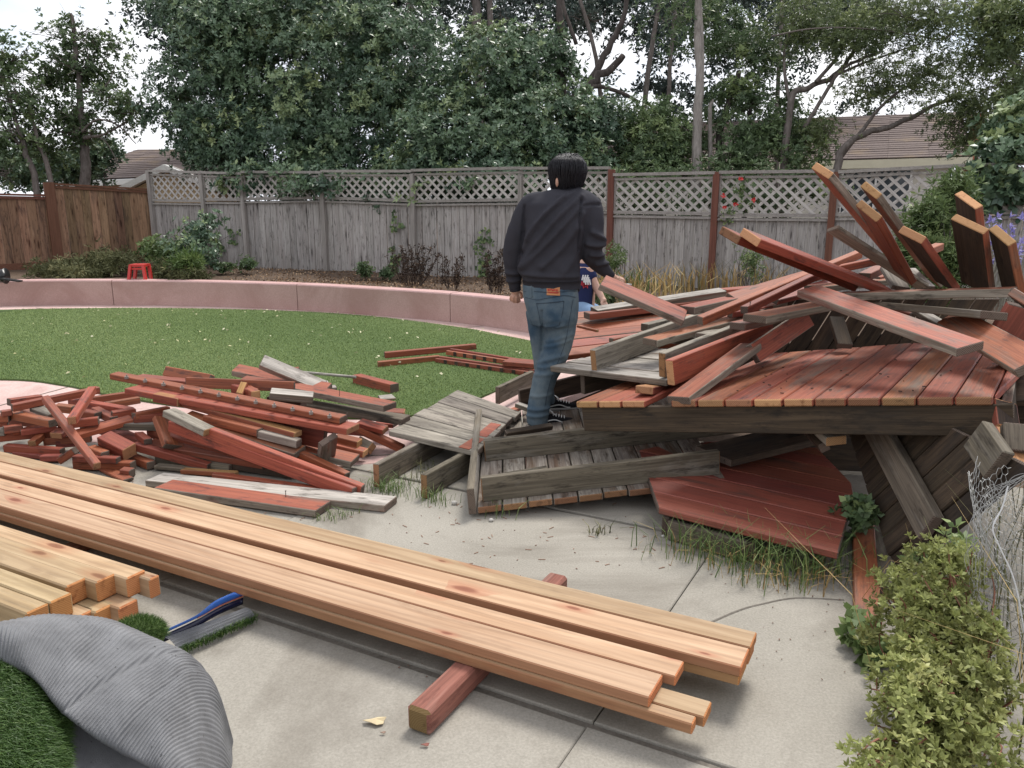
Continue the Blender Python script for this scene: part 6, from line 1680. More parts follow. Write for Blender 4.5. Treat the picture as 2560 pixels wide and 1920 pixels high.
# --- sweatshirt
tor = loft('C', [(748, 352, 112, .062, .05), (745, 376, 135, .072, .048), (735, 402, 215, .088, .04), (712, 432, 290, .104, .03), (690, 480, 340, .115, .015), (672, 540, 355, .125, 0), (650, 640, 335, .13, -.01), (612, 780, 322, .132, -.015), (580, 920, 312, .132, -.01),
                 (565, 1060, 306, .135, 0), (558, 1160, 306, .14, 0), (562, 1250, 304, .142, 0), (575, 1320, 292, .132, 0), (578, 1375, 288, .128, 0), (590, 1402, 282, .126, 0)])
hemr = ptube('C', [(790, 1240, 70, .05), (815, 1360, 62, .05), (835, 1450, 36, .06)])
la = ptube('C', [(470, 520, 110, .01), (345, 560, 112, 0), (255, 740, 106, 0), (185, 950, 102, .01), (172, 1130, 98, .04), (185, 1290, 84, .075), (195, 1370, 66, .085), (200, 1425, 58, .09)])
ra = ptube('C', [(880, 520, 115, .01), (985, 570, 118, 0), (1000, 740, 115, -.02), (990, 920, 122, -.01), (985, 1040, 116, .02), (1040, 1130, 98, .09), (1105, 1205, 78, .13), (1165, 1262, 55, .155), (1185, 1285, 46, .16)])
FOLDS = [((880, 470), (500, 760), (270, 1180), .010, 34), ((800, 430), (430, 640), (330, 900), .008, 26), ((880, 560), (600, 880), (270, 1215), .009, 30), ((890, 640), (780, 940), (480, 1190), .010, 36), ((640, 450), (640, 475), (740, 430), .005, 16),
         ((700, 480), (400, 700), (290, 1000), .007, 24), ((860, 800), (860, 1050), (700, 1250), .008, 40), ((1000, 830), (1060, 860), (1110, 905), .012, 26), ((960, 950), (1040, 985), (1115, 950), .014, 28), ((990, 1060), (1060, 1080), (1120, 1060), .010, 24),
         ((1040, 1160), (1100, 1160), (1150, 1150), .009, 20), ((900, 560), (980, 540), (1075, 545), -.006, 14), ((120, 1250), (180, 1275), (250, 1240), .008, 22), ((100, 1330), (180, 1350), (240, 1320), .007, 18), ((270, 1260), (560, 1310), (860, 1290), .007, 22), ((880, 500), (855, 760), (850, 1010), -.012, 16), ((290, 560), (285, 800), (262, 1050), -.010, 14)]
def view_of(co, view):
    """photo-pixel coordinates, in a view's own scale, of the sculpted points"""
    d = co - np.array(CAM); f = d @ np.array(CFWD)
    u = 1280 + FPX * (d @ np.array(CRIGHT)) / f; v = 960 - FPX * (d @ np.array(CUP)) / f
    ox, oy, k = VIEWS[view]
    return (u - ox) * k, (v - oy) * k
def folds_fn(view, folds, noise_amp, gain=2.4):
    def fn(co, no):
        u, v = view_of(co, view)
        d = np.zeros(len(co))
        for (a, b, c, amp, wd) in folds:
            best = np.full(len(co), 1e9)
            for t in np.linspace(0, 1, 36):
                x = (1 - t) ** 2 * a[0] + 2 * t * (1 - t) * b[0] + t * t * c[0]; y = (1 - t) ** 2 * a[1] + 2 * t * (1 - t) * b[1] + t * t * c[1]
                best = np.minimum(best, np.hypot(u - x, v - y))
            d += gain * amp * np.exp(-(best / wd) ** 2) * np.clip(-no[:, 1] * 1.5 + .2, 0, 1)
        d += noise_amp * np.sin(co[:, 0] * 38 + 2 * np.sin(co[:, 2] * 21)) * np.sin(co[:, 2] * 33 + co[:, 0] * 19)
        return d
    return fn
remesh('sweatshirt', [tor, hemr, la, ra], .0085, MSWEAT, man, 6, folds_fn('C', FOLDS, .0022))
ptube('C', [(195, 1385, 63, .087), (203, 1440, 58, .09)], 16).build('cuff', MRIB, man, True)
ptube('C', [(1165, 1260, 57, .155), (1195, 1292, 50, .165)], 16).build('cuff', MRIB, man, True)
loft('C', [(575, 1330, 300, .136, 0), (580, 1370, 296, .133, 0), (588, 1408, 290, .131, 0)]).build('hem_band', MRIB, man, True)
loft('C', [(748, 362, 108, .058, .05), (747, 385, 124, .068, .047)]).build('collar', MRIB, man, True)
# --- jeans
pel = loft('D', [(558, 40, 280, .128, 0), (562, 110, 284, .135, 0), (572, 200, 284, .145, 0), (585, 300, 272, .152, 0), (592, 390, 258, .148, 0), (600, 455, 240, .135, .01)])
nl = ptube('D', [(655, 330, 178, 0), (668, 470, 168, 0), (648, 640, 150, .0), (590, 820, 140, 0), (520, 980, 130, 0), (478, 1130, 120, 0), (446, 1290, 118, 0), (432, 1400, 118, 0), (428, 1492, 112, 0)], 16)
fl = ptube('D', [(455, 330, 155, .05), (450, 470, 125, .06), (462, 620, 112, .08), (478, 780, 102, .10), (488, 950, 94, .14), (512, 1110, 88, .20), (535, 1230, 84, .26), (540, 1275, 80, .27)], 14)
JF = [((470, 470), (560, 520), (700, 470), .008, 22), ((490, 690), (600, 700), (760, 620), .008, 20), ((500, 640), (620, 640), (790, 560), .006, 18), ((440, 860), (540, 830), (700, 780), .010, 24), ((430, 900), (520, 930), (650, 860), .008, 20), ((400, 980), (500, 1000), (640, 960), .007, 20), ((470, 330), (462, 400), (480, 480), -.012, 16),
      ((320, 1330), (430, 1370), (550, 1320), .010, 20), ((315, 1400), (430, 1440), (545, 1390), .009, 18), ((360, 1200), (450, 1230), (570, 1180), .006, 18), ((480, 470), (476, 620), (470, 740), -.008, 12)]
jeans = remesh('jeans', [pel, nl, fl], .0075, MDENIM, man, 5, folds_fn('D', JF, .0016, 1.3))
def on_surface(view, pts, off, dy=-.16):
    """points lifted onto the near side of the jeans"""
    me = jeans.data; n = len(me.vertices); co = np.empty(n * 3); me.vertices.foreach_get('co', co); co = co.reshape(-1, 3)
    u, v = view_of(co, view); out = []
    for (x, y) in pts:
        k = np.hypot(u - x, v - y) < 16
        yy = co[k][:, 1].min() if k.any() else MY - .1
        d = ray(*px(view, x, y)); out.append(CAM + d * ((yy - off) / d.y))
    return out
MSEAM = flat('seam_thread', (.035, .05, .07), .9)
def surf_tube(view, pts, r, mat, name, parent, n=4):
    q = spline(on_surface(view, pts, .001), 3); mb = MB(); mb.tube(q, r, n); return mb.build(name, mat, parent, True)
surf_tube('D', [(415, 245), (560, 235), (705, 218)], .003, MSEAM, 'pocket', jeans); surf_tube('D', [(705, 220), (690, 340), (655, 470)], .002, MSEAM, 'pocket', jeans); surf_tube('D', [(420, 250), (450, 380), (475, 490), (560, 490), (650, 470)], .002, MSEAM, 'pocket', jeans)
surf_tube('D', [(300, 180), (420, 205), (520, 190), (700, 160), (830, 180)], .002, MSEAM, 'yoke_seam', jeans); surf_tube('D', [(285, 120), (420, 118), (560, 128), (700, 120), (835, 115)], .002, MSEAM, 'waistband', jeans)
surf_tube('D', [(800, 200), (760, 420), (720, 640), (640, 860), (560, 1060), (510, 1300)], .002, MSEAM, 'side_seam', jeans); surf_tube('D', [(365, 60), (365, 130), (370, 180)], .005, MDENIM, 'belt_loop', jeans)
pq = on_surface('D', [(524, 52), (662, 62), (664, 162), (526, 156)], .004)
mb = MB(); mb.add([p for p in pq] + [p + Vector((0, .006, 0)) for p in pq], [(3, 2, 1, 0), (4, 5, 6, 7), (0, 1, 5, 4), (1, 2, 6, 5), (2, 3, 7, 6), (3, 0, 4, 7)]); patch = mb.build('leather_patch', MPATCH, man)
mb = MB()
for i in range(7):
    for (ta, tb) in ((.38, .52),):
        u = .14 + i * .105
        a = pq[0].lerp(pq[1], u); b = pq[3].lerp(pq[2], u); mb.beam(a.lerp(b, .36 + .04 * (i % 2)), a.lerp(b, .58 - .05 * (i % 3)), .012, .002, up=Vector((0, 1, 0)))
mb.beam(pq[0].lerp(pq[3], .72).lerp(pq[1].lerp(pq[2], .72), .12), pq[0].lerp(pq[3], .72).lerp(pq[1].lerp(pq[2], .72), .88), .002, .008)
for v in mb.v: v.y -= .003
tag(mb.build('patch_print', MPRINT, patch), kind='stuff')
# --- shoes
def shoe(heel, yaw, pitch=0.0, L=.285):
    M_ = Matrix.Translation(heel) @ Matrix.Rotation(yaw, 4, 'Z') @ Matrix.Rotation(pitch, 4, 'Y')
    prof = [(0, .028), (.05, .036), (.12, .036), (.18, .043), (.23, .044), (.265, .034), (.285, .012)]
    def strip(z0, z1, e, mat, nm, par):
        vs, fs = [], []
        ring = [(x, w + e) for x, w in prof] + [(x, -w - e) for x, w in reversed(prof)]
        for z in (z0, z1): vs += [M_ @ Vector((x, y, z)) for x, y in ring]
        n = len(ring)
        fs = [(i, (i + 1) % n, n + (i + 1) % n, n + i) for i in range(n)] + [tuple(reversed(range(n))), tuple(range(n, 2 * n))]
        return mesh_obj(nm, vs, fs, mat, par)
    root = None
    rings = [(-.002, .026, .085), (.03, .034, .098), (.07, .036, .092), (.105, .037, .08), (.15, .040, .066), (.20, .042, .054), (.245, .038, .047), (.275, .024, .040), (.286, .008, .032)]
    vs, fs = [], []
    n = 10
    for x, w, h in rings:
        for k in range(n):
            a = math.pi * k / (n - 1); vs.append(M_ @ Vector((x, w * math.cos(a), .02 + (h - .02) * math.sin(a) ** .7)))
    for i in range(len(rings) - 1):
        for k in range(n - 1): fs.append((i * n + k, i * n + k + 1, (i + 1) * n + k + 1, (i + 1) * n + k))
    fs.append(tuple(range(n))); fs.append(tuple((len(rings) - 1) * n + k for k in reversed(range(n))))
    up = mesh_obj('shoe', vs, fs, MBLACK, man, True)
    strip(0, .026, .003, MRUB, 'sole', up); strip(.010, .014, .0045, MBLACK, 'sole_line', up)
    for s_ in (-1, 1):
        mb = MB(); mb.tube([M_ @ p for p in spline([Vector((.04, s_ * .037, .04)), Vector((.09, s_ * .0395, .05)), Vector((.12, s_ * .040, .048)), Vector((.16, s_ * .0415, .032)), Vector((.185, s_ * .042, .03))], 3)], .0045, 5); mb.build('side_stripe', MLACE, up)
    mb = MB()
    for i in range(5):
        x = .10 + i * .02; h = .084 - i * .0055
        mb.tube([M_ @ Vector((x, -.022, h - .008)), M_ @ Vector((x + .006, 0, h + .004)), M_ @ Vector((x + .012, .022, h - .009))], .0035, 5)
    for s_ in (-1, 1): mb.tube([M_ @ p for p in spline([Vector((.10, 0, .092)), Vector((.085, s_ * .03, .105)), Vector((.11, s_ * .045, .085)), Vector((.10, s_ * .01, .09))], 3)], .003, 5)
    tag(mb.build('laces', MLACE, up), kind='stuff')
near_heel = mp('D', 440, 1512, .02); shoe(near_heel, R(12), R(1))
far_heel = mp('D', 500, 1355, .30); shoe(far_heel, R(8), R(0))
# --- the tool in his right hand
ta, tb = mp('C', 1215, 1358, .15), mp('C', 1330, 1372, .15)
tool = thing('hand_tool', ta, 'blue handled tool with a short metal tip held in the right hand', 'tool')
mb = MB(); mb.tube(spline([ta, ta.lerp(tb, .35), ta.lerp(tb, .75), tb], 3), [.012, .017, .017, .016, .016, .015, .015, .014, .013, .012], 10); mb.build('handle', flat('blue_plastic', (.02, .035, .28), .35, .5), tool, True)
mb = MB(); mb.tube([mp('C', 1325, 1372, .15), mp('C', 1405, 1380, .15)], .008, 8); mb.build('tip', flat('steel', (.38, .37, .36), .35, .6), tool, True)
mb = MB(); mb.tube([mp('C', 1268, 1362, .125), mp('C', 1290, 1364, .125)], [.010, .009], 8); mb.build('handle_insert', flat('bright_blue_plastic', (.05, .12, .62), .35, .5), tool, True)

# --- second person, crouched beyond
_MY = MY; MY = 7.0
p2 = thing('person', mp('C', 880, 1900), 'person in navy jersey crouching behind the standing man, one bare forearm reaching down', 'person')
hc2 = mp('C', 955, 985, .1)
b2 = [ellip(hc2, .078, .095, .11), ptube('C', [(950, 1060, 70, .08), (920, 1180, 72, .05)]), ptube('C', [(900, 1200, 150, .05), (880, 1450, 150, .02), (870, 1640, 150, 0)]), ellip(hc2 + Vector((.085, .03, -.02)), .02, .015, .018, 10),
      ptube('C', [(960, 1200, 60, -.04), (1005, 1330, 46, -.06), (1060, 1440, 38, -.08), (1110, 1530, 28, -.12)]), ptube('C', [(850, 1200, 60, .2), (900, 1400, 45, .25), (960, 1560, 32, .3), (990, 1620, 28, .3)]),
      ptube('C', [(830, 1640, 90, -.05), (1000, 1720, 80, -.25), (980, 1950, 55, -.2)]), ptube('C', [(880, 1640, 90, .1), (1040, 1700, 80, .2), (1000, 1950, 55, .25)])]
b2 += hand('C', (1105, 1522, -.12), (1120, 1555, -.13), [((1108, 1575, -.14), (1112, 1600, -.14), (1118, 1618, -.14), 1.0), ((1122, 1578, -.14), (1130, 1605, -.14), (1136, 1622, -.14), 1.05), ((1136, 1575, -.13), (1146, 1600, -.13), (1152, 1616, -.13), 1.0), ((1146, 1565, -.12), (1158, 1588, -.12), (1165, 1600, -.12), .85)], [(1095, 1560, -.15), (1098, 1585, -.16), (1104, 1600, -.16)], .010)
remesh('body', b2, .008, MSKIN2, p2, 2)
ellip(hc2 + Vector((-.01, .0, .02)), .09, .105, .11, 18).build('hair', flat('brown_hair', (.05, .03, .02)), p2, True)
remesh('jersey', [loft('C', [(935, 1150, 90, .09, .05), (925, 1190, 130, .12, .04), (915, 1260, 120, .14, .03), (905, 1400, 108, .14, .02), (895, 1520, 108, .14, .01), (890, 1615, 108, .14, 0)]), ptube('C', [(940, 1195, 75, .0), (975, 1260, 66, -.04), (1000, 1320, 56, -.06)])], .010, MNAVY, p2, 4)
remesh('jeans', [loft('C', [(870, 1570, 100, .135, 0), (865, 1660, 110, .15, 0), (870, 1720, 110, .14, 0)]), ptube('C', [(830, 1640, 110, -.05), (1000, 1720, 100, -.25), (980, 1960, 75, -.2)]), ptube('C', [(880, 1640, 110, .1), (1040, 1700, 100, .2), (1000, 1960, 75, .25)])], .012, MLJEAN, p2, 4)
mb = MB(); mw = MB()
for i in range(9):
    a = mp('C', 905 + i * 8, 1275 + 8 * (i % 3) + 30 * ((i * 7) % 3) / 2, -.135); mw.beam(a, a + Vector((.01 * (i % 3 - 1), -.002, -.045)), .012, .003, up=Vector((0, 1, 0)))
    a = mp('C', 893 + i * 8, 1340 + 10 * (i % 4), -.13); mb.beam(a, a + Vector((.008 * (i % 3 - 1), 0, -.035)), .009, .003, up=Vector((0, 1, 0)))
tag(mw.build('white_print', flat('white_print', (.7, .7, .7)), p2), kind='stuff'); tag(mb.build('red_print', flat('red_print', (.45, .04, .05)), p2), kind='stuff')
MY = _MY

# ================================================================== rolled turf in the lower left corner
def qp(x, y, s): return pt('Q', x, y, s)
outer = [(-160, 990, 2.42), (0, 930, 2.42), (200, 890, 2.42), (350, 885, 2.42), (500, 905, 2.41), (620, 945, 2.40), (750, 1005, 2.38), (880, 1070, 2.36), (955, 1140, 2.34), (1000, 1230, 2.31), (1018, 1350, 2.27), (1035, 1500, 2.22), (1050, 1660, 2.17), (1058, 1800, 2.12)]
innr = [(-200, 1080, 2.12), (-40, 1095, 2.12), (60, 1120, 2.10), (140, 1160, 2.08), (210, 1225, 2.06), (270, 1300, 2.04), (340, 1370, 2.02), (430, 1440, 2.0), (520, 1500, 1.98), (620, 1560, 1.97), (720, 1610, 1.96), (800, 1650, 1.95), (900, 1720, 1.94), (980, 1800, 1.93)]
NR, NA = 78 * 6, 60
O_ = spline([qp(*p) for p in outer], 60); I_ = spline([qp(*p) for p in innr], 60)
def samp(c, t):
    k = t * (len(c) - 1); i = min(int(k), len(c) - 2); return c[i].lerp(c[i + 1], k - i)
V_, F_ = [], []
for i in range(NR):
    t = i / (NR - 1)
    o, n_ = samp(O_, t), samp(I_, t)
    view = (CAM - (o + n_) / 2).normalized()
    up = Vector((0, 0, 1))
    bul = (view * .55 + up * .45) * (.10 + .05 * math.sin(t * 9 + 1)) * (1 - .55 * t)
    bk = Vector((o.x - n_.x, o.y - n_.y, 0)).normalized()
    low = o + bk * .10 - Vector((0, 0, .10)); gnd = Vector((o.x, o.y, 0)) + bk * .16 + Vector((0, 0, .01))
    c = spline([n_ + Vector((0, 0, -.02)) - view * .03, n_, n_.lerp(o, .33) + bul * .75, n_.lerp(o, .7) + bul * .55, o, low, gnd], 8)
    rib = math.sin(i * 2 * math.pi / 6)
    for j in range(NA):
        k = j / (NA - 1) * (len(c) - 1); ii = min(int(k), len(c) - 2); p = c[ii].lerp(c[ii + 1], k - ii)
        q = math.sin(j * 2.1 + (i // 6) * 1.3)
        w = .008 * math.sin(t * 23 + j * .17) * math.sin(j * .13 + t * 5) - .012 * math.exp(-((t - .42 - j * .003) / .012) ** 2) - .010 * math.exp(-((t - .70 + j * .002) / .015) ** 2)
        V_.append(p + (view * .6 + up * .4) * (.0034 * rib + .0011 * q * max(0, rib) + w))
for i in range(NR - 1):
    for j in range(NA - 1): F_.append((i * NA + j, (i + 1) * NA + j, (i + 1) * NA + j + 1, i * NA + j + 1))
mt = NT('gray_latex_backing', .62, .35)
vv = mt.coords(rnd=False); na, nb2 = mt.noise(vv, 9, 5, .6), mt.noise(vv, 420, 2, .5)
cc = mt.mix(mt.ramp(na, [(.3, 0), (.7, 1)]), (.125, .127, .133), (.21, .213, .222))
mt.color(mt.mix(mt.ramp(mt.noise(vv, 60, 2, .5), [(.70, 0), (.76, .8)]), cc, (.03, .03, .03))); mt.bump(nb2, .8, .003)
MBACK = mt.mat
turf = thing('turf_roll', qp(600, 1600, 0.0), 'loosely folded roll of artificial turf, gray ribbed backing outward and green pile inside', 'turf roll')
bk_ = mesh_obj('backing', V_, F_, MBACK, turf, True)
# pile side under the fold at the left and the lower layer
V_, F_ = [], []
n1_, n2_ = 40, 16
low_curve = spline([qp(-260, 1500, 1.80), qp(-60, 1800, 1.70), qp(180, 1900, 1.68), qp(330, 1900, 1.72), qp(520, 1900, 1.76), qp(760, 1900, 1.80)], 10)
for i in range(n1_):
    t = i / (n1_ - 1); a = samp(I_, .02 + t * .80); b = samp(low_curve, t)
    for j in range(n2_):
        s_ = j / (n2_ - 1); p = a.lerp(b, s_) + (CAM - a).normalized() * (.05 * math.sin(s_ * math.pi) * (1 - t)) - Vector((0, 0, 1)) * .07 * t * math.sin(s_ * math.pi)
        V_.append(p - (CAM - p).normalized() * (.03 + .10 * min(1, t * 1.6)) * (1 - s_ * .5))
for i in range(n1_ - 1):
    for j in range(n2_ - 1): F_.append((i * n2_ + j, i * n2_ + j + 1, (i + 1) * n2_ + j + 1, (i + 1) * n2_ + j))
split = 21
fmi = [0 if (k // (n2_ - 1)) < split else 1 for k in range(len(F_))]
mesh_obj('pile_base', V_, F_, [MLAWN, MBACK], turf, True, fmi)
C, NN = [], []
for k in range(15000):
    t, s_ = RNG.uniform(0, (split + 1) / n1_), RNG.uniform(0, 1)
    i, j = min(int(t * (n1_ - 1)), n1_ - 2), min(int(s_ * (n2_ - 1)), n2_ - 2)
    fi, fj = t * (n1_ - 1) - i, s_ * (n2_ - 1) - j
    a = V_[i * n2_ + j].lerp(V_[(i + 1) * n2_ + j], fi); b = V_[i * n2_ + j + 1].lerp(V_[(i + 1) * n2_ + j + 1], fi)
    C.append(tuple(a.lerp(b, fj))); e = (V_[i * n2_ + j + 1] - V_[i * n2_ + j]).cross(V_[(i + 1) * n2_ + j] - V_[i * n2_ + j]).normalized()
    if e.dot(CAM - V_[i * n2_ + j]) < 0: e = -e
    NN.append(tuple(e))
C, NN = np.array(C), np.array(NN)
comb = np.array([.45, -.1, -.75])
d1 = unit(NN * 1.0 + comb * .35 + RNG.normal(size=C.shape) * .25); d2 = unit(NN * .45 + comb * .8 + RNG.normal(size=C.shape) * .3)
sd = unit(np.cross(d1, RNG.normal(size=C.shape))) * .0011
ln = RNG.uniform(.016, .030, len(C))[:, None]
m1 = C + d1 * ln * .6; m2 = m1 + d2 * ln * .6
V = np.concatenate([np.stack([C - sd, C + sd, m1 + sd, m1 - sd], 1), np.stack([m1 - sd, m1 + sd, m2 + sd * .2, m2 - sd * .2], 1)])
tint = np.clip(RNG.normal(.42, .2, len(C)), 0, 1)
MPILE = leaf_mat('pile_blade', (.030, .065, .014), (.060, .115, .026), (.13, .19, .05), .5, .35, .1)
tag(quads_mesh('pile_blades', V, np.concatenate([tint, tint]), MPILE, turf), kind='stuff')
# small turf offcuts behind the roll and the blue strap
strip = thing('turf_strip', qp(1000, 1000, 0.02), 'narrow offcut of turf lying backing up on the concrete beside the roll', 'turf offcut')
sa, sb, sc_, sd_ = qp(830, 1000, .075), qp(1240, 850, .07), qp(1290, 890, .03), qp(900, 1062, .03)
V_, F_ = [], []
for i in range(30):
    t = i / 29
    for j in range(13):
        a = sa.lerp(sb, t); b = sd_.lerp(sc_, t); u = j / 12
        V_.append(a.lerp(b, u) + Vector((0, 0, .012 * math.sin(u * 3.14) + .0025 * (j % 2))))
for i in range(29):
    for j in range(12): F_.append((i * 13 + j, (i + 1) * 13 + j, (i + 1) * 13 + j + 1, i * 13 + j + 1))
mesh_obj('backing', V_, F_, MBACK, strip)
C = np.array([tuple(sd_.lerp(sc_, RNG.uniform(0, 1)) + Vector((RNG.normal() * .006, RNG.normal() * .008, -.014 + RNG.normal() * .006))) for _ in range(1500)])
V, tt = blades(C, .026, .0025, lean=.8); V[:, :, 1] -= .006
tag(quads_mesh('pile_blades', V, tt, MPILE, strip), kind='stuff')
off_ = thing('turf_fold', qp(700, 950, .05), 'small green fold of turf peeping over the top of the gray roll', 'turf offcut')
fc = qp(705, 985, 2.62)
ellip(fc, .085, .06, .055, 16).build('fold_base', MLAWN, off_, True)
d = unit(RNG.normal(size=(2600, 3))); d[:, 2] = np.abs(d[:, 2]); C = np.array(fc) + d * np.array([.085, .06, .055])
m2 = C + unit(d + RNG.normal(size=d.shape) * .3) * RNG.uniform(.010, .022, (len(d), 1)); sv = unit(np.cross(d, RNG.normal(size=d.shape))) * .0012
tag(quads_mesh('pile_blades', np.stack([C - sv, C + sv, m2], 1), RNG.uniform(.3, 1, len(C)), MPILE, off_, per=3), kind='stuff')
strap = thing('blue_strip', qp(1000, 900, .08), 'glossy blue and black folded plastic strip lying between turf roll and new lumber', 'plastic strip')
ba, bb = [qp(815, 985, .085), qp(1000, 900, .10), qp(1110, 840, .10), qp(1230, 790, .09)], [qp(818, 968, .10), qp(990, 888, .13), (qp(1085, 815, .15)), qp(1185, 770, .15)]
def ribbon(a, b, mat, nm, par, th=.004):
    A_, B_ = spline(a, 5), spline(b, 5); vs, fs = [], []
    for p, q in zip(A_, B_): vs += [p, q, q + Vector((0, th, -.001)), p + Vector((0, th, -.001))]
    n = len(A_)
    for i in range(n - 1):
        for k in range(4): fs.append((i * 4 + k, i * 4 + (k + 1) % 4, (i + 1) * 4 + (k + 1) % 4, (i + 1) * 4 + k))
    fs += [(0, 1, 2, 3), tuple((n - 1) * 4 + k for k in (3, 2, 1, 0))]
    return mesh_obj(nm, vs, fs, mat, par, True)
ribbon(ba, bb, flat('blue_plastic_film', (.03, .13, .50), .25, .5), 'blue_face', strap)
ribbon([p - Vector((0, .012, .03)) for p in ba], [p - Vector((0, .004, .004)) for p in ba], flat('navy_plastic_film', (.008, .010, .035), .2, .5), 'dark_face', strap)
for k_ in (0,):
    mb = MB(); mb.tube(spline([p + Vector((0, -.002, .001)) for p in ba[1:]], 4), .003, 5); mb.build('orange_edge', flat('orange_plastic', (.5, .16, .08), .4), strap)

# ================================================================== wire netting at the right edge
MWIRE = NT('galvanised_wire', .6, .4); MWIRE.b.inputs['Metallic'].default_value = .2; MWIRE.color((.33, .33, .32)); MWIRE = MWIRE.mat
net = thing('wire_netting', at(2600, 1800, 0), 'crumpled roll of hexagonal wire netting standing at the right edge', 'wire netting')
def netting(cx_, cy_, rad, z0, z1, a0, a1, cell, seed, r):
    rn = np.random.default_rng(seed); mb = MB()
    w, h = cell * math.sqrt(3), cell * 1.5
    cols_, rows_ = int((a1 - a0) * rad / w), int((z1 - z0) / h)
    def P(x, y):
        a = a0 + x / rad
        rr = rad * (1 + .05 * math.sin(a * 5 + y * 6 + seed) + .02 * math.sin(a * 11 - y * 14))
        return Vector((cx_ + math.cos(a) * rr + .05 * math.sin(y * 7), cy_ + math.sin(a) * rr * .9 - .25 * (y - .2) ** 2 * 0, z0 + y + .02 * math.sin(a * 7)))
    for j in range(rows_):
        for i in range(cols_):
            x = i * w + (w / 2 if j % 2 else 0); y = j * h
            a, b, c, d = P(x, y), P(x, y + cell), P(x + w / 2, y + cell * 1.5), P(x - w / 2, y + cell * 1.5)
            for p, q in ((a, b), (b, c), (b, d)): mb.tube([p, q], r, 3, cap=False)
    return mb
c0 = at(2640, 1500, 2.85)
m1 = netting(c0.x, c0.y, .30, .12, .72, R(120), R(310), .020, 1, .0009)
tag(m1.build('mesh', MWIRE, net), kind='stuff')
m2 = netting(c0.x + .02, c0.y + .03, .24, .12, .70, R(110), R(320), .020, 4, .0009)
tag(m2.build('mesh', MWIRE, net), kind='stuff')
tp = [at(2600, 1170, 2.6), at(2530, 1205, 2.6), at(2480, 1240, 2.6), at(2450, 1290, 2.6), at(2436, 1340, 2.6), at(2428, 1400, 2.62), at(2440, 1470, 2.65)]
mb = MB()
for k in range(9):
    q = [p + Vector(RNG.normal(size=3) * .013) + Vector((.03 * RNG.uniform(-.6, 1), 0, 0)) for p in tp]; mb.tube(spline(q, 5), .0009, 3, cap=False)
tag(mb.build('crumpled_edge', MWIRE, net), kind='stuff')
mb = MB(); mb.tube(spline([at(2520, 1215, 2.55), at(2505, 1270, 2.55), at(2482, 1320, 2.55), at(2500, 1370, 2.55), at(2528, 1430, 2.55), at(2545, 1490, 2.55), at(2560, 1580, 2.55)], 6), .0024, 6)
tag(mb.build('white_wire', flat('white_cord', (.55, .55, .55), .5)), 'loose white cord hanging over the wire netting', 'cord')

# ================================================================== small things
MREDP = flat('red_plastic', (.50, .035, .03), .4, .5)
st = thing('step_stool', at(341, 696, BZ), 'small red plastic step stool in the weeds behind the wall', 'stool')
sx, sy = at(321, 697, 12.7), at(364, 697, 12.7)
tx, ty = at(326, 664, 12.7), at(358, 664, 12.7)
mb = MB(); mb.beam(tx + Vector((-.02, .1, 0)), ty + Vector((.02, .1, 0)), .22, .035); mb.build('seat', MREDP, st)
for a, b in ((sx, tx), (sy, ty)):
    for dy in (0, .2):
        mb = MB(); mb.beam(a + Vector((0, dy, -.05)), b + Vector((0, dy, 0)), .04, .05, up=Vector((0, 1, 0))); mb.build('leg', MREDP, st)
mb = MB(); mb.beam(sx.lerp(tx, .75) + Vector((0, .01, 0)), sy.lerp(ty, .75) + Vector((0, .01, 0)), .02, .03); mb.build('brace', MREDP, st)
pot = thing('plant_pot', at(10, 700, 12.0), 'black plastic pot lying on its side at the left edge behind the wall', 'pot')
mb = MB(); mb.tube([at(-60, 690, 12.2), at(10, 690, 12.1), at(14, 690, 12.1)], [.07, .105, .12], 14); mb.build('body', flat('black_plastic', (.012, .012, .014), .35, .5), pot, True)
mb = MB(); mb.beam(at(-10, 694, 12), at(52, 703, 12), .10, .02); mb.build('flap', flat('black_plastic_b', (.014, .014, .016), .35, .5), pot)
lf = rosettes(np.array([tuple(pt('W', 85, 1340, .008))]), np.array([[0, 0, 1.0]]), .075, .035, 1, (1.45, 1.5))
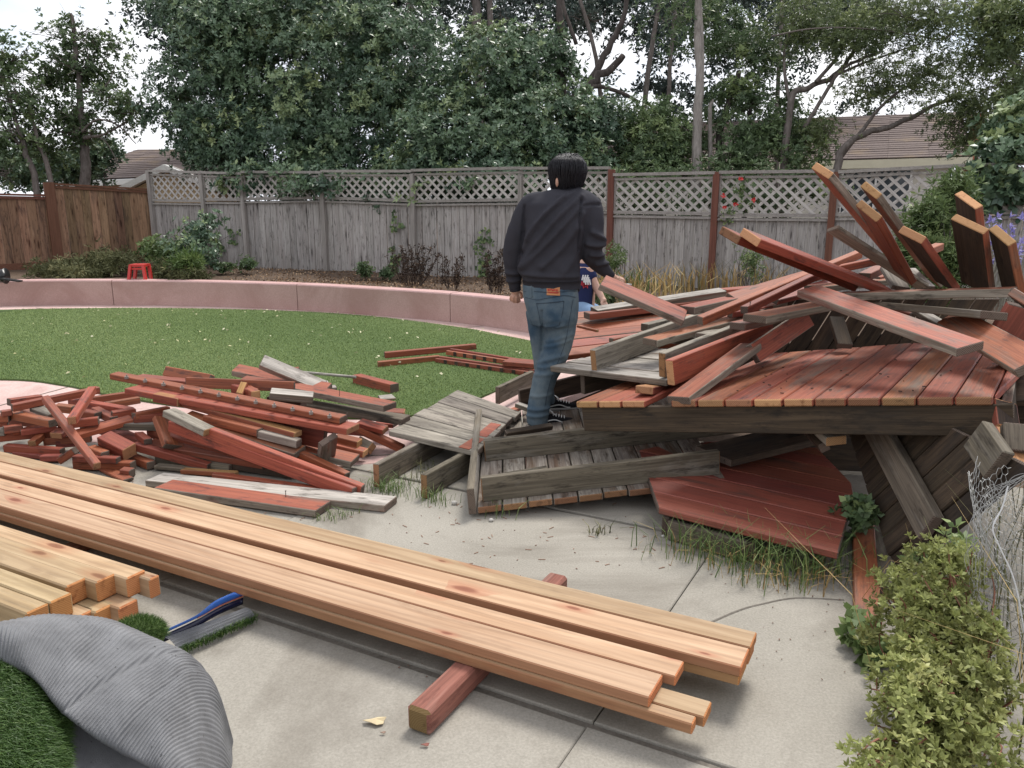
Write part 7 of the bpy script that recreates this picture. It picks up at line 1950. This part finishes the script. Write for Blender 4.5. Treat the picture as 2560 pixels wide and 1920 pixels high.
for k, (x, y, lab, col, sz) in enumerate([(85, 1338, 'pale dry leaf lying on the concrete in front of the bearer', (.55, .45, .28), .05), (362, 1466, 'tiny red brown chip of wood near the front end of the bearer', (.22, .09, .07), .018), (128, 1398, 'small dry crumb on the concrete below the pale leaf', (.25, .17, .13), .012)]):
    p = pt('W', x, y, .004); vs = []
    n = 9
    for i in range(n):
        a = 2 * math.pi * i / n; r_ = sz * (.55 + .35 * ((i * 5) % 3) / 2)
        vs.append(p + Vector((math.cos(a) * r_, math.sin(a) * r_ * .45, .002 + .008 * ((i * 3) % 4) / 3 * sz / .05)))
    vs.append(p + Vector((0, 0, .012 * sz / .05))); vs += [v - Vector((0, 0, .002)) for v in vs[:n]]
    fs = [(i, (i + 1) % n, n) for i in range(n)] + [(i, n + 1 + i, n + 1 + (i + 1) % n, (i + 1) % n) for i in range(n)]
    tag(mesh_obj('dry_leaf' if k == 0 else 'wood_chip', vs, fs, flat('leaf_%s' % 'abc'[k], col, .8)), lab, 'leaf' if k == 0 else 'chip')
MPEB = flat('pale_pebble', (.5, .48, .44), .8)
for x, y, lab, s_ in [(1136, 1257, 'white pebble by the joint in front of the gray joists', .018), (1228, 1300, 'white pebble at the near corner of the upturned deck section', .014), (1658, 1340, 'pale pebble in front of the dark red wedge', .010)]:
    tag(ellip(at(x, y, s_ * .6), s_, s_ * .8, s_ * .7, 10).build('pebble', MPEB, None, True), lab, 'pebble')
cr = MB()
for k in range(170):
    v_ = RNG.uniform(0, 1); x, y = RNG.uniform(950, 2250), 1180 + RNG.uniform(0, 1) ** .8 * 520
    p = at(x, y, .003); a = RNG.uniform(0, 3.14); l = RNG.uniform(.0015, .0045)
    cr.box(p, l * 2, l, l * .6, 0, Matrix.Rotation(a, 3, 'Z'))
tag(cr.build('debris_crumbs', flat('debris_crumb', (.20, .13, .10), .9, .1, .5, 30)), 'tiny crumbs of wood and grit scattered over the concrete', 'debris', kind='stuff')
sp_ = MB()
for k in range(150):
    x, y = (RNG.uniform(120, 1000), RNG.uniform(1150, 1300)) if k < 90 else (RNG.uniform(1000, 1700), RNG.uniform(1240, 1420))
    p = at(x, y, .003); l = RNG.uniform(.008, .035)
    sp_.box(p, l, .003, .002, 0, Matrix.Rotation(RNG.uniform(0, 3.14), 3, 'Z'))
tag(sp_.build('wood_splinters', flat('splinter', (.26, .15, .10), .9)), 'thin wood splinters strewn on the concrete around the piles', 'debris', kind='stuff')
dc = MB()
for k in range(26):
    u, v = RNG.uniform(.6, cl), RNG.uniform(.1, 1.2)
    p = con(u, v, .006); l = RNG.uniform(.003, .009); dc.box(p, l * 2, l * .8, .004, 0, Matrix.Rotation(RNG.uniform(0, 3), 3, 'Z'))
tag(dc.build('bark_debris', flat('dark_crumb', (.05, .03, .025), .9)), 'dark splinters and crumbs lying on the large red deck section', 'debris', kind='stuff')
